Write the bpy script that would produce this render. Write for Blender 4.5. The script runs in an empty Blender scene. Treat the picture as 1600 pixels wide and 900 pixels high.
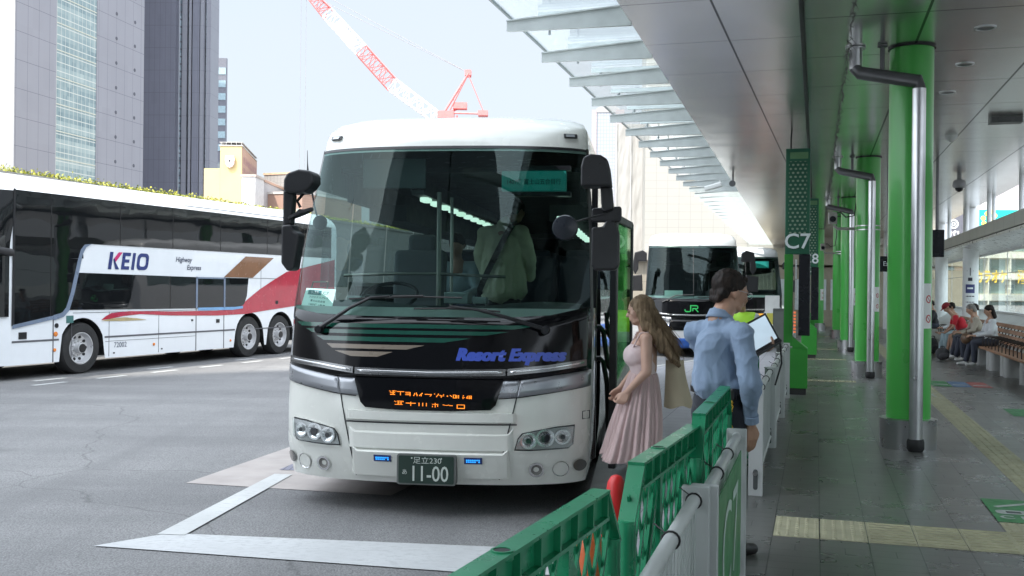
import bpy, bmesh, math, random
from mathutils import Vector, Matrix, noise
R = math.radians
random.seed(11)
scn = bpy.context.scene
COL = scn.collection

# ------------------------------------------------------------- camera, light, exposure
cd = bpy.data.cameras.new('camera'); cam = bpy.data.objects.new('camera', cd); COL.objects.link(cam)
cd.lens = 36; cd.sensor_width = 36; cd.clip_start = .05; cd.clip_end = 3000
cam.matrix_world = Matrix.Translation((0, 0, 1.76)) @ Matrix.Rotation(R(90), 4, 'X') @ Matrix.Rotation(R(.6), 4, 'Z')
scn.camera = cam
SUN = Vector((-.6, -.8, 0)).normalized() * math.cos(R(56)) + Vector((0, 0, math.sin(R(56))))
w = bpy.data.worlds.new('World'); scn.world = w; w.use_nodes = True
nt = w.node_tree; bg = nt.nodes['Background']
sky = nt.nodes.new('ShaderNodeTexSky'); sky.sky_type = 'NISHITA'; sky.sun_disc = False
sky.sun_elevation = R(56); sky.sun_rotation = math.atan2(SUN.x, SUN.y) % (2 * math.pi)
sky.dust_density = 4.0; sky.air_density = 1.3; sky.altitude = 30
# thin high cloud veil over the clear sky
tc = nt.nodes.new('ShaderNodeTexCoord'); nz = nt.nodes.new('ShaderNodeTexNoise'); nz.inputs['Scale'].default_value = 2.2
nz.inputs['Detail'].default_value = 6; mp = nt.nodes.new('ShaderNodeMapping'); mp.inputs['Scale'].default_value = (1, 1, 3)
nt.links.new(tc.outputs['Generated'], mp.inputs[0]); nt.links.new(mp.outputs[0], nz.inputs['Vector'])
mr = nt.nodes.new('ShaderNodeMapRange'); mr.inputs[1].default_value = .3; mr.inputs[2].default_value = .75
mr.inputs[3].default_value = .78; mr.inputs[4].default_value = .95
nt.links.new(nz.outputs[0], mr.inputs[0])
mx = nt.nodes.new('ShaderNodeMix'); mx.data_type = 'RGBA'
nt.links.new(mr.outputs[0], mx.inputs[0]); nt.links.new(sky.outputs[0], mx.inputs[6]); 
# forward-scattered glare: the veil is brighter towards the sun's side of the sky
dt = nt.nodes.new('ShaderNodeVectorMath'); dt.operation = 'DOT_PRODUCT'; nt.links.new(tc.outputs['Generated'], dt.inputs[0]); dt.inputs[1].default_value = SUN
gr = nt.nodes.new('ShaderNodeMapRange'); nt.links.new(dt.outputs['Value'], gr.inputs[0]); gr.inputs[1].default_value = -.05; gr.inputs[2].default_value = .8; gr.inputs[3].default_value = .315; gr.inputs[4].default_value = 1.5
vm = nt.nodes.new('ShaderNodeVectorMath'); vm.operation = 'SCALE'; vm.inputs[0].default_value = (8.5, 9.3, 10.3); nt.links.new(gr.outputs[0], vm.inputs['Scale'])
nt.links.new(vm.outputs[0], mx.inputs[7])
nt.links.new(mx.outputs[2], bg.inputs[0]); bg.inputs[1].default_value = .09
sd = bpy.data.lights.new('sun', 'SUN'); sd.energy = 2.1; sd.angle = R(.5); sd.color = (1, .95, .86)
so = bpy.data.objects.new('sun', sd); COL.objects.link(so); so.rotation_euler = SUN.to_track_quat('Z', 'Y').to_euler()
vs = scn.view_settings; vs.view_transform = 'Standard'; vs.look = 'None'; vs.gamma = 1; vs.exposure = 1.8; vs.use_curve_mapping = False
scn.cycles.max_bounces = 8; scn.cycles.glossy_bounces = 4; scn.cycles.transparent_max_bounces = 16
scn.cycles.use_denoising = True; scn.cycles.sample_clamp_indirect = 6

# ------------------------------------------------------------- frames
A = math.atan(475 / 1600); sA, cA = math.sin(A), math.cos(A)
def pw(s, t, z=0): return Vector((sA * t + cA * s, cA * t - sA * s, z))

# ------------------------------------------------------------- materials
MATS = {}
TMP = bpy.data.scenes.new('tmp')
def evalmesh(o):
    TMP.collection.objects.link(o); vl = TMP.view_layers[0]; vl.update(); dg = vl.depsgraph; dg.update()
    me = bpy.data.meshes.new_from_object(o.evaluated_get(dg)); bpy.data.objects.remove(o); return me
def nodes(name):
    m = bpy.data.materials.new(name); m.use_nodes = True
    return m, m.node_tree, m.node_tree.nodes['Principled BSDF']
def N(nt, typ, **kw):
    n = nt.nodes.new(typ)
    for k, v in kw.items(): setattr(n, k, v)
    return n
def val(nt, x, inp):
    if hasattr(x, 'is_output') or hasattr(x, 'links'): nt.links.new(x, inp)
    else: inp.default_value = x
def M_(nt, op, a, b=0., c=None):
    n = N(nt, 'ShaderNodeMath', operation=op); val(nt, a, n.inputs[0]); val(nt, b, n.inputs[1])
    if c is not None: val(nt, c, n.inputs[2])
    return n.outputs[0]
def mixc(nt, f, a, b):
    n = N(nt, 'ShaderNodeMix', data_type='RGBA'); val(nt, f, n.inputs[0])
    for x, i in ((a, 6), (b, 7)):
        if isinstance(x, (tuple, list)): n.inputs[i].default_value = (*x[:3], 1)
        else: nt.links.new(x, n.inputs[i])
    return n.outputs[2]
def objxyz(nt):
    t = N(nt, 'ShaderNodeTexCoord'); s = N(nt, 'ShaderNodeSeparateXYZ'); nt.links.new(t.outputs['Object'], s.inputs[0]); return t, s.outputs
def noise_(nt, vec, scale, detail=4, rough=.55, sc=(1, 1, 1)):
    mp = N(nt, 'ShaderNodeMapping'); mp.inputs['Scale'].default_value = sc; nt.links.new(vec, mp.inputs[0])
    n = N(nt, 'ShaderNodeTexNoise'); n.inputs['Scale'].default_value = scale; n.inputs['Detail'].default_value = detail; n.inputs['Roughness'].default_value = rough
    nt.links.new(mp.outputs[0], n.inputs['Vector']); return n.outputs[0]
def line(nt, c, period, width, off=0.):
    a = M_(nt, 'SUBTRACT', c, off); a = M_(nt, 'DIVIDE', a, period); a = M_(nt, 'FRACT', M_(nt, 'ADD', a, 100.5))
    a = M_(nt, 'ABSOLUTE', M_(nt, 'SUBTRACT', a, .5)); return M_(nt, 'LESS_THAN', a, width / 2 / period)
def ramp(nt, v, a, b, c=0., d=1.):
    m = N(nt, 'ShaderNodeMapRange'); nt.links.new(v, m.inputs[0])
    for i, x in enumerate((a, b, c, d)): m.inputs[i + 1].default_value = x
    return m.outputs[0]
def bump(nt, p, h, strength=.3, dist=.01):
    b = N(nt, 'ShaderNodeBump'); b.inputs['Strength'].default_value = strength; b.inputs['Distance'].default_value = dist
    nt.links.new(h, b.inputs['Height']); nt.links.new(b.outputs[0], p.inputs['Normal'])
def mat(name, col, rough=.5, metal=0., var=.12, vs=3., bmp=0., bs=60., coat=0., emit=0., spec=.5, dirt=0.):
    if name in MATS: return MATS[name]
    m, nt, p = nodes(name); t, xyz = objxyz(nt)
    n = noise_(nt, t.outputs['Object'], vs)
    dk = tuple(c * (1 - var) for c in col); lt = tuple(min(1, c * (1 + var)) for c in col)
    c = mixc(nt, ramp(nt, n, .3, .7), dk, lt)
    if dirt:
        d = noise_(nt, t.outputs['Object'], 6, 6, .7, (1, 1, .35)); c = mixc(nt, ramp(nt, d, .52, .8, 0, dirt), c, (.12, .1, .08))
    nt.links.new(c, p.inputs['Base Color'])
    rr = ramp(nt, noise_(nt, t.outputs['Object'], vs * 2.3), .3, .7, max(.02, rough * .85), min(1, rough * 1.15)); nt.links.new(rr, p.inputs['Roughness'])
    p.inputs['Metallic'].default_value = metal; p.inputs['Coat Weight'].default_value = coat; p.inputs['Coat Roughness'].default_value = .06
    p.inputs['Specular IOR Level'].default_value = spec
    if emit: nt.links.new(c, p.inputs['Emission Color']); p.inputs['Emission Strength'].default_value = emit
    if bmp: bump(nt, p, noise_(nt, t.outputs['Object'], bs, 3), bmp, .004)
    MATS[name] = m; return m
def glass(name, tint=(.5, .6, .6), gloss=.06, rough=.0, refl=(1, 1, 1), ior=1.5, bumpy=0.):
    if name in MATS: return MATS[name]
    m = bpy.data.materials.new(name); m.use_nodes = True; nt = m.node_tree; nt.nodes.clear()
    o = N(nt, 'ShaderNodeOutputMaterial'); tr = N(nt, 'ShaderNodeBsdfTransparent'); tr.inputs[0].default_value = (*tint, 1)
    gl = N(nt, 'ShaderNodeBsdfGlossy'); gl.inputs[0].default_value = (*refl, 1); gl.inputs['Roughness'].default_value = rough
    f = N(nt, 'ShaderNodeFresnel'); gm = N(nt, 'ShaderNodeNewGeometry')      # same reflectance from either side of the pane
    nt.links.new(M_(nt, 'ADD', ior, M_(nt, 'MULTIPLY', gm.outputs['Backfacing'], 1 / ior - ior)), f.inputs[0])
    s = N(nt, 'ShaderNodeMixShader'); a = M_(nt, 'MAXIMUM', f.outputs[0], gloss)
    if bumpy:
        t, xyz = objxyz(nt); b = N(nt, 'ShaderNodeBump'); b.inputs['Strength'].default_value = bumpy; b.inputs['Distance'].default_value = .02
        nt.links.new(noise_(nt, t.outputs['Object'], 1.3, 2), b.inputs['Height']); nt.links.new(b.outputs[0], gl.inputs['Normal'])
    nt.links.new(a, s.inputs[0]); nt.links.new(tr.outputs[0], s.inputs[1]); nt.links.new(gl.outputs[0], s.inputs[2]); nt.links.new(s.outputs[0], o.inputs[0])
    MATS[name] = m; return m
def gridmat(name, base, lc, gx, gz, wx, wz, axes=(0, 2), rough=.5, metal=0., var=.1, off=(0, 0), vs=.3, bmp=0.):
    if name in MATS: return MATS[name]
    m, nt, p = nodes(name); t, xyz = objxyz(nt)
    a = line(nt, xyz[axes[0]], gx, wx, off[0]) if gx else 0.; b = line(nt, xyz[axes[1]], gz, wz, off[1]) if gz else 0.
    l = M_(nt, 'MAXIMUM', a, b)
    n = noise_(nt, t.outputs['Object'], vs)
    # each panel a slightly different tone
    ca = M_(nt, 'FLOOR', M_(nt, 'ADD', M_(nt, 'DIVIDE', xyz[axes[0]], gx or 1e3), .5)); cb = M_(nt, 'FLOOR', M_(nt, 'ADD', M_(nt, 'DIVIDE', xyz[axes[1]], gz or 1e3), .5))
    wn = N(nt, 'ShaderNodeTexWhiteNoise', noise_dimensions='2D'); cx = N(nt, 'ShaderNodeCombineXYZ'); nt.links.new(ca, cx.inputs[0]); nt.links.new(cb, cx.inputs[1]); nt.links.new(cx.outputs[0], wn.inputs[0])
    f = M_(nt, 'ADD', M_(nt, 'MULTIPLY', ramp(nt, n, .3, .7), .6), M_(nt, 'MULTIPLY', wn.outputs[0], .4))
    c = mixc(nt, f, tuple(x * (1 - var) for x in base), tuple(min(1, x * (1 + var)) for x in base))
    nt.links.new(mixc(nt, l, c, lc), p.inputs['Base Color']); p.inputs['Roughness'].default_value = rough; p.inputs['Metallic'].default_value = metal
    if bmp: bump(nt, p, noise_(nt, t.outputs['Object'], 1.2, 2), bmp, .05)
    MATS[name] = m; return m

# ------------------------------------------------------------- objects
def tag(o, label=None, cat=None, group=None, kind=None):
    for k, v in (('label', label), ('category', cat), ('group', group), ('kind', kind)):
        if v: o[k] = v
    return o
def thing(name, label, cat, loc=(0, 0, 0), rz=0, group=None):
    o = bpy.data.objects.new(name, None); COL.objects.link(o); o.empty_display_size = .2
    o.location = loc; o.rotation_euler = (0, 0, rz); return tag(o, label, cat, group)
def pthing(name, label, cat, s=0, t=0, z=0, rz=0, group=None): return thing(name, label, cat, pw(s, t, z), rz - A, group)
def dup(root, loc, rz=None, label=None, name=None):
    r = root.copy(); COL.objects.link(r); r.location = loc
    if name: r.name = name
    if rz is not None: r.rotation_euler = (0, 0, rz)
    if label: r['label'] = label
    for ch in list(root.children):
        c = ch.copy(); COL.objects.link(c); c.parent = r
        for g in ch.children:
            d = g.copy(); COL.objects.link(d); d.parent = c
    return r
def link(name, me, m, parent=None, smooth=False, bev=0., seg=2):
    o = bpy.data.objects.new(name, me); COL.objects.link(o); me.materials.clear(); me.materials.append(m)
    if parent: o.parent = parent
    if smooth:
        for p in me.polygons: p.use_smooth = True
        if smooth != 'all': me.set_sharp_from_angle(angle=R(38))
    if bev:
        b = o.modifiers.new('bevel', 'BEVEL'); b.width = bev; b.segments = seg; b.limit_method = 'ANGLE'; b.angle_limit = R(35)
    return o
class MB:
    def __init__(s): s.v = []; s.f = []
    def add(s, vs, fs):
        b = len(s.v); s.v += [tuple(v) for v in vs]; s.f += [tuple(i + b for i in f) for f in fs]; return s
    def box(s, x0, x1, y0, y1, z0, z1):
        return s.add([(x, y, z) for z in (z0, z1) for y in (y0, y1) for x in (x0, x1)], [(0, 2, 3, 1), (4, 5, 7, 6), (0, 1, 5, 4), (2, 6, 7, 3), (0, 4, 6, 2), (1, 3, 7, 5)])
    def obb(s, c, sz, rot=None):
        rot = rot or Matrix.Identity(3); c = Vector(c)
        return s.add([c + rot @ Vector((x * sz[0] / 2, y * sz[1] / 2, z * sz[2] / 2)) for z in (-1, 1) for y in (-1, 1) for x in (-1, 1)], [(0, 2, 3, 1), (4, 5, 7, 6), (0, 1, 5, 4), (2, 6, 7, 3), (0, 4, 6, 2), (1, 3, 7, 5)])
    def quad(s, *p): return s.add(p, [tuple(range(len(p)))])
    def prism(s, pts, d):   # pts: 3d polygon, d: extrusion vector
        n = len(pts); d = Vector(d); P = [Vector(p) for p in pts]
        return s.add(P + [p + d for p in P], [tuple(range(n - 1, -1, -1)), tuple(range(n, 2 * n))] + [(i, (i + 1) % n, n + (i + 1) % n, n + i) for i in range(n)])
    def bar(s, a, b, w, h=None, up=(0, 0, 1)):
        a = Vector(a); b = Vector(b); d = (b - a); L = d.length; d.normalize(); h = h or w
        x = d.cross(Vector(up))
        if x.length < 1e-4: x = d.cross(Vector((1, 0, 0)))
        x.normalize(); z = x.cross(d); return s.obb((a + b) / 2, (w, L, h), Matrix((x, d, z)).transposed())
    def tube(s, pts, r, n=12, cap=True, r1=None):
        P = [Vector(p) for p in pts]; rings = []; up = Vector((0, 0, 1)); base = len(s.v); prev = None
        for i, p in enumerate(P):
            d = (P[min(i + 1, len(P) - 1)] - P[max(i - 1, 0)]).normalized()
            if prev is None:
                x = d.cross(up)
                if x.length < .05: x = d.cross(Vector((1, 0, 0)))
            else: x = prev - d * prev.dot(d)
            x.normalize(); prev = x; y = d.cross(x)
            rr = r[i] if isinstance(r, (list, tuple)) else (r if r1 is None else r + (r1 - r) * i / (len(P) - 1))
            rings.append([p + (x * math.cos(a) + y * math.sin(a)) * rr for a in [2 * math.pi * k / n for k in range(n)]])
        vs = [v for rg in rings for v in rg]; fs = []
        for i in range(len(P) - 1):
            for k in range(n): fs.append((i * n + k, i * n + (k + 1) % n, (i + 1) * n + (k + 1) % n, (i + 1) * n + k))
        if cap: fs += [tuple(range(n - 1, -1, -1)), tuple((len(P) - 1) * n + k for k in range(n))]
        return s.add(vs, fs)
    def lathe(s, prof, n=32, c=(0, 0, 0), axis='z', capped=True):   # prof: (r, h)
        c = Vector(c); vs = []
        for r, h in prof:
            for k in range(n):
                a = 2 * math.pi * k / n; q = (r * math.cos(a), r * math.sin(a), h)
                if axis == 'x': q = (q[2], q[0], q[1])
                if axis == 'y': q = (q[0], q[2], q[1])
                vs.append(c + Vector(q))
        m = len(prof); fs = [(i * n + k, i * n + (k + 1) % n, (i + 1) * n + (k + 1) % n, (i + 1) * n + k) for i in range(m - 1) for k in range(n)]
        if capped: fs += [tuple(range(n - 1, -1, -1)), tuple((m - 1) * n + k for k in range(n))]
        return s.add(vs, fs)
    def grid(s, fn, nu, nv):
        return s.add([fn(i / nu, j / nv) for j in range(nv + 1) for i in range(nu + 1)], [(j * (nu + 1) + i, j * (nu + 1) + i + 1, (j + 1) * (nu + 1) + i + 1, (j + 1) * (nu + 1) + i) for j in range(nv) for i in range(nu)])
    def build(s, name, m, parent=None, smooth=False, bev=0., seg=2, fix=True):
        me = bpy.data.meshes.new(name); me.from_pydata(s.v, [], s.f)
        if fix:
            bm = bmesh.new(); bm.from_mesh(me); bmesh.ops.recalc_face_normals(bm, faces=bm.faces); bm.to_mesh(me); bm.free()
        return link(name, me, m, parent, smooth, bev, seg)
def rrect(w, h, r, n=4, cx=0, cy=0):
    o = []
    for sx, sy, a0 in ((1, 1, 0), (-1, 1, 90), (-1, -1, 180), (1, -1, 270)):
        for k in range(n + 1):
            a = R(a0 + 90 * k / n); o.append((cx + sx * (w / 2 - r) + r * math.cos(a), cy + sy * (h / 2 - r) + r * math.sin(a)))
    return o
def text(name, s, size, m, parent, fn, align='CENTER', bold=0., shear=0., depth=.0, sx=1., space=1., dbl=0.):
    """text laid on a surface: fn(x, y, d) maps text plane to the surface, d is the height above it"""
    c = bpy.data.curves.new(name, 'FONT'); c.body = s; c.size = size; c.align_x = align; c.align_y = 'CENTER'; c.offset = bold; c.shear = shear
    c.resolution_u = 3; c.space_character = space
    me = evalmesh(bpy.data.objects.new(name, c))
    bm = bmesh.new(); bm.from_mesh(me)
    if depth:
        bmesh.ops.solidify(bm, geom=bm.faces[:], thickness=-depth)
    if dbl:
        q = bmesh.ops.duplicate(bm, geom=bm.verts[:] + bm.edges[:] + bm.faces[:])['geom']
        for v in q:
            if isinstance(v, bmesh.types.BMVert): v.co.x += dbl; v.co.z += .0006
    for v in bm.verts: v.co = fn(v.co.x * sx, v.co.y, v.co.z)
    bm.to_mesh(me); bm.free()
    return link(name, me, m, parent)
def blob(name, prims, m, parent=None, voxel=.012, smooth=4, post=None):
    """one continuous surface grown round tapered capsules and ellipsoids"""
    bm = bmesh.new()
    for p in prims:
        if p[0] == 'e':
            c, r = Vector(p[1]), p[2]; rot = p[3] if len(p) > 3 else Matrix.Identity(3)
            g = bmesh.ops.create_icosphere(bm, subdivisions=3, radius=1)
            for v in g['verts']: v.co = c + rot @ Vector((v.co.x * r[0], v.co.y * r[1], v.co.z * r[2]))
        else:
            a, ra, b, rb = Vector(p[0]), p[1], Vector(p[2]), p[3]; d = b - a; L = max(d.length, 1e-5); d /= L
            x = d.cross(Vector((0, 0, 1)))
            if x.length < .05: x = d.cross(Vector((1, 0, 0)))
            x.normalize(); y = d.cross(x); n = 14; rings = []
            fl = p[4] if len(p) > 4 else 1.
            for k in range(5): th = R(-90 + 20 * k + 2); rings.append((a + d * ra * math.sin(th), ra * math.cos(th)))
            rings.append((a, ra)); rings.append((b, rb))
            for k in range(5): th = R(8 + 20 * k); rings.append((b + d * rb * math.sin(th), rb * math.cos(th)))
            V = [[bm.verts.new(c + (x * math.cos(2 * math.pi * k / n) + y * math.sin(2 * math.pi * k / n) * fl) * r) for k in range(n)] for c, r in rings]
            for i in range(len(V) - 1):
                for k in range(n): bm.faces.new((V[i][k], V[i][(k + 1) % n], V[i + 1][(k + 1) % n], V[i + 1][k]))
            bm.faces.new(V[0][::-1]); bm.faces.new(V[-1])
    bmesh.ops.recalc_face_normals(bm, faces=bm.faces)
    me = bpy.data.meshes.new(name); bm.to_mesh(me); bm.free()
    o = bpy.data.objects.new(name, me)
    md = o.modifiers.new('r', 'REMESH'); md.mode = 'VOXEL'; md.voxel_size = voxel
    sm = o.modifiers.new('s', 'SMOOTH'); sm.iterations = smooth; sm.factor = .5
    me2 = evalmesh(o); me2.name = name
    if post:
        me2.update()
        ns = [n.vector.copy() for n in me2.vertex_normals]
        for v, q in zip(me2.vertices, [post(v.co.copy(), n) for v, n in zip(me2.vertices, ns)]): v.co = q
    return link(name, me2, m, parent, smooth='all')
# ============================================================= the setting
def m_asphalt():
    m, nt, p = nodes('asphalt'); t, xyz = objxyz(nt); O = t.outputs['Object']
    big = noise_(nt, O, .25, 5, .6); streak = noise_(nt, O, .5, 5, .65, (.35, 1.6, 1)); fine = noise_(nt, O, 70, 3, .8)
    c = mixc(nt, ramp(nt, big, .3, .7), (.20, .20, .20), (.29, .288, .283))
    c = mixc(nt, ramp(nt, streak, .38, .66, 0, .7), c, (.15, .15, .152))
    vo = N(nt, 'ShaderNodeTexVoronoi'); vo.inputs['Scale'].default_value = 75; nt.links.new(O, vo.inputs['Vector'])
    c = mixc(nt, ramp(nt, vo.outputs['Distance'], .1, .75, .0, .55), c, (.03, .03, .032))
    wn = ramp(nt, fine, .52, .72, 0, .6); c = mixc(nt, wn, c, (.34, .34, .34))
    oil = noise_(nt, O, .8, 4); c = mixc(nt, ramp(nt, oil, .64, .74, 0, .4), c, (.075, .075, .077))
    trk = noise_(nt, O, .6, 3, .5, (2.6, .10, 1)); c = mixc(nt, ramp(nt, trk, .52, .68, 0, .4), c, (.11, .11, .112))
    seal = N(nt, 'ShaderNodeTexVoronoi', feature='DISTANCE_TO_EDGE'); seal.inputs['Scale'].default_value = .16; mpp = N(nt, 'ShaderNodeVectorMath', operation='ADD'); nn_ = N(nt, 'ShaderNodeTexNoise'); nn_.inputs['Scale'].default_value = .7; nn_.inputs['Detail'].default_value = 5; nt.links.new(O, nn_.inputs['Vector']); nt.links.new(O, mpp.inputs[0]); nt.links.new(nn_.outputs['Color'], mpp.inputs[1]); nt.links.new(mpp.outputs[0], seal.inputs['Vector'])
    c = mixc(nt, ramp(nt, seal.outputs['Distance'], .0, .0025, .55, 0), c, (.05, .05, .05))
    nt.links.new(c, p.inputs['Base Color']); p.inputs['Roughness'].default_value = .72
    bump(nt, p, vo.outputs['Distance'], .6, .006); return m
def m_paint(name, col, wear, rough=.6):
    m, nt, p = nodes(name); t, xyz = objxyz(nt); O = t.outputs['Object']
    a = noise_(nt, O, 13, 8, .8, (1, 2.2, 1)); b = noise_(nt, O, 1.6, 5)
    c = mixc(nt, ramp(nt, b, .3, .7), tuple(x * .82 for x in col), col)
    f = M_(nt, 'MULTIPLY', ramp(nt, a, .57 - wear * .1, .72, 0, .8), ramp(nt, b, .35, .6, .25, 1))
    nt.links.new(mixc(nt, f, c, (.16, .16, .165)), p.inputs['Base Color']); p.inputs['Roughness'].default_value = rough
    bump(nt, p, noise_(nt, O, 70, 3, .8), .3, .004); return m
def m_tiles():
    m, nt, p = nodes('paving_tiles'); t, xyz = objxyz(nt); O = t.outputs['Object']; s, tt = xyz[0], xyz[1]
    L1 = line(nt, s, .3, .007, .04)
    row = M_(nt, 'FLOOR', M_(nt, 'DIVIDE', tt, .15)); odd = M_(nt, 'FLOORED_MODULO', row, 2.)
    L2 = line(nt, tt, .15, .006, 0.)
    tick = M_(nt, 'MULTIPLY', line(nt, s, .3, .006, .19), M_(nt, 'LESS_THAN', M_(nt, 'FLOORED_MODULO', row, 4.), .5))
    ci = M_(nt, 'FLOOR', M_(nt, 'DIVIDE', M_(nt, 'SUBTRACT', s, .04), .3))
    cx = N(nt, 'ShaderNodeCombineXYZ'); nt.links.new(ci, cx.inputs[0]); nt.links.new(M_(nt, 'FLOOR', M_(nt, 'DIVIDE', tt, .3)), cx.inputs[1])
    wn = N(nt, 'ShaderNodeTexWhiteNoise', noise_dimensions='2D'); nt.links.new(cx.outputs[0], wn.inputs[0])
    n = noise_(nt, O, 7, 3, .5); big = noise_(nt, O, .7, 4)
    f = M_(nt, 'ADD', M_(nt, 'MULTIPLY', wn.outputs[0], .5), M_(nt, 'MULTIPLY', n, .5))
    c = mixc(nt, f, (.078, .08, .076), (.135, .136, .126)); c = mixc(nt, ramp(nt, big, .4, .7, 0, .45), c, (.16, .155, .14))
    l = M_(nt, 'MAXIMUM', M_(nt, 'MAXIMUM', L1, tick), M_(nt, 'MULTIPLY', L2, .7))
    nt.links.new(mixc(nt, l, c, (.018, .02, .02)), p.inputs['Base Color'])
    r = ramp(nt, M_(nt, 'ADD', M_(nt, 'MULTIPLY', n, .6), M_(nt, 'MULTIPLY', wn.outputs[0], .4)), .1, .9, .24, .36); nt.links.new(r, p.inputs['Roughness'])
    return m
ASPH = m_asphalt(); WPAINT = m_paint('worn_white_paint', (.50, .51, .51), .75); WPAINT2 = m_paint('white_line_paint', (.50, .51, .50), .4)
def struct(name, mb, m, loc=(0, 0, 0), rz=0, **k):
    o = mb.build(name, m, None, **k); o.location = loc; o.rotation_euler = (0, 0, rz); o['kind'] = 'structure'; return o
g = MB(); g.quad((-900, -900, 0), (900, -900, 0), (900, 1500, 0), (-900, 1500, 0)); struct('road', g, ASPH)
def sheet(name, pts, z, m): g = MB(); g.quad(*[(x, y, z) for x, y in pts]); return struct(name, g, m)
sheet('concrete_patch', [(-2.87, 9.07), (-1.0, 8.62), (2.3, 20), (-.3, 20.5)], .004, mat('pinkish_concrete', (.36, .325, .305), .8, var=.14, vs=2, bmp=.3, bs=90))
sheet('drain_grate', [(-2.2, 9.75), (-.9, 9.55), (1.0, 20), (-.3, 20.2)], .008, gridmat('blue_grey_grate', (.2, .2, .25), (.09, .09, .12), .06, .06, .012, .012, (0, 1), .6))
sheet('road_marking', [(-2.78, 6.85), (-2.40, 7.22), (3.0, 6.55), (3.0, 6.02), (-.35, 6.32)], .007, WPAINT)
sheet('road_marking', [(-2.47, 7.18), (-2.27, 7.16), (-2.02, 9.5), (-2.19, 9.52)], .010, WPAINT2)
# dashed lane lines beside the double decker, and a solid one farther on
kd = Vector((math.sin(R(20.7)), math.cos(R(20.7)), 0)); kn = Vector((math.cos(R(20.7)), -math.sin(R(20.7)), 0)); K0 = Vector((-8.37, 19.97, 0))
for off, a0 in ((.95, -5.2), (.35, -4.6)):
    for i in range(12):
        a = K0 + kn * off + kd * (a0 + i * 1.5); b = a + kd * .75; g = MB()
        g.quad(*[v + Vector((0, 0, .005)) for v in (a, a + kn * .13, b + kn * .13, b)])
        if off > .5 or i % 2 == 0: struct('road_marking', g, WPAINT2)
# raised platform and boarding pavement
TILES = m_tiles()
g = MB(); pts = [(-.9, -14), (7.4, -14), (7.4, 75), (-.9, 75)]
g.prism([(x, y, 0) for x, y in pts], (0, 0, .15)); struct('platform_floor', g, TILES, rz=-A)
PAV = gridmat('grey_pavers', (.30, .30, .32), (.12, .12, .13), .6, .3, .008, .008, (0, 1), .75, vs=2)
g = MB(); e = [(.0, 2.2), (.30, 5.2), (.69, 8.0), (2.26, 20.2), (5.5, 25.6), (7.1, 38), (11, 48), (20, 46), (14, 40)]
def inv(X, Y): return (X * cA - Y * sA, X * sA + Y * cA)
E_ = [inv(*q) for q in e]; poly = [(-1.0, -14)] + [E_[0]] + E_[1:7] + [(-.94, 58), (-.94, -14)]
poly = [(-1.0, -13.9)] + E_[:6] + [(-2.0, 58), (-.904, 58), (-.904, -13.9)]
q_ = poly[:7]; q_[0] = (-1.0, -13.9); q_[-1] = (-2.0, 58)
for (a, b), (c, d) in zip(q_, q_[1:]): g.quad((a, b, .146), (-.903, b, .146), (-.903, d, .146), (c, d, .146))
struct('pavement', g, PAV, rz=-A)
KERB = mat('kerb_stone', (.36, .36, .35), .75, bmp=.3)
for a, b in zip(q_, q_[1:]):
    k = MB(); a3 = Vector((a[0], a[1], .076)); b3 = Vector((b[0], b[1], .076)); k.bar(a3, b3, .15, .152); struct('kerb', k, KERB, rz=-A)
# tactile paving: dots and bars as real relief
TAC = mat('tactile_tile', (.37, .355, .235), .6, var=.16, vs=5, bmp=.2, dirt=.35)
def tac(s0, s1, t0, t1, dots, along='s'):
    g = MB(); z = .154; g.box(s0, s1, t0, t1, .14, z)
    n = 5
    ns = max(1, round((s1 - s0) / .3)); ntt = max(1, round((t1 - t0) / .3))
    for i in range(ns):
        for j in range(ntt):
            a, b = s0 + i * .3, t0 + j * .3
            if dots:
                for p in range(5):
                    for q in range(5): g.lathe([(.017, z - .001), (.012, z + .005)], 8, (a + .03 + p * .06, b + .03 + q * .06, 0))
            elif along == 's':
                for q in range(4): g.box(a + .015, a + .285, b + .03 + q * .075, b + .05 + q * .075, z - .001, z + .005)
            else:
                for q in range(4): g.box(a + .03 + q * .075, a + .05 + q * .075, b + .015, b + .285, z - .001, z + .005)
    return struct('tactile_paving', g, TAC, rz=-A)
tac(-.255, .035, 6.95, 7.55, True); tac(.043, .337, 6.95, 7.55, True)
tac(.343, .637, 6.95, 7.55, False); tac(.643, .937, 6.95, 7.55, False); tac(.943, 1.55, 6.95, 7.55, False)
tac(1.25, 1.55, 7.56, 7.86, True); tac(1.62, 1.92, 6.9, 30, False, 't'); tac(1.62, 1.92, 30.01, 62, False, 't')
for t0 in (19.1, 25.2, 29.6, 38): tac(-.2, .7, t0, t0 + .3, True)
# floor graphics, painted on the tiles
FG = mat('floor_green', (.05, .23, .08), .5, var=.2, vs=9, dirt=.4); FP_ = mat('floor_purple', (.12, .09, .2), .5, var=.2, vs=9, dirt=.4)
FW = mat('floor_white', (.42, .44, .42), .5, var=.25, vs=14, dirt=.5)
def fsheet(name, s0, s1, t0, t1, m, z=.1545): g = MB(); g.quad((s0, t0, z), (s1, t0, z), (s1, t1, z), (s0, t1, z)); return struct(name, g, m, rz=-A)
fsheet('floor_marking', 1.245, 1.555, 7.87, 8.72, FG, .156); fsheet('floor_marking', 1.557, 1.9, 7.87, 8.72, FP_, .157)
def ftext(s, size, c, m=FW, z=.159, rot=0, sx=1.):
    cr, sr = math.cos(rot), math.sin(rot)
    o = text('floor_marking', s, size, m, None, lambda x, y, d: (c[0] + x * cr - y * sr, c[1] + x * sr + y * cr, z), sx=sx, bold=.004); o.rotation_euler = (0, 0, -A); o['kind'] = 'structure'
g = MB()
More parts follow.
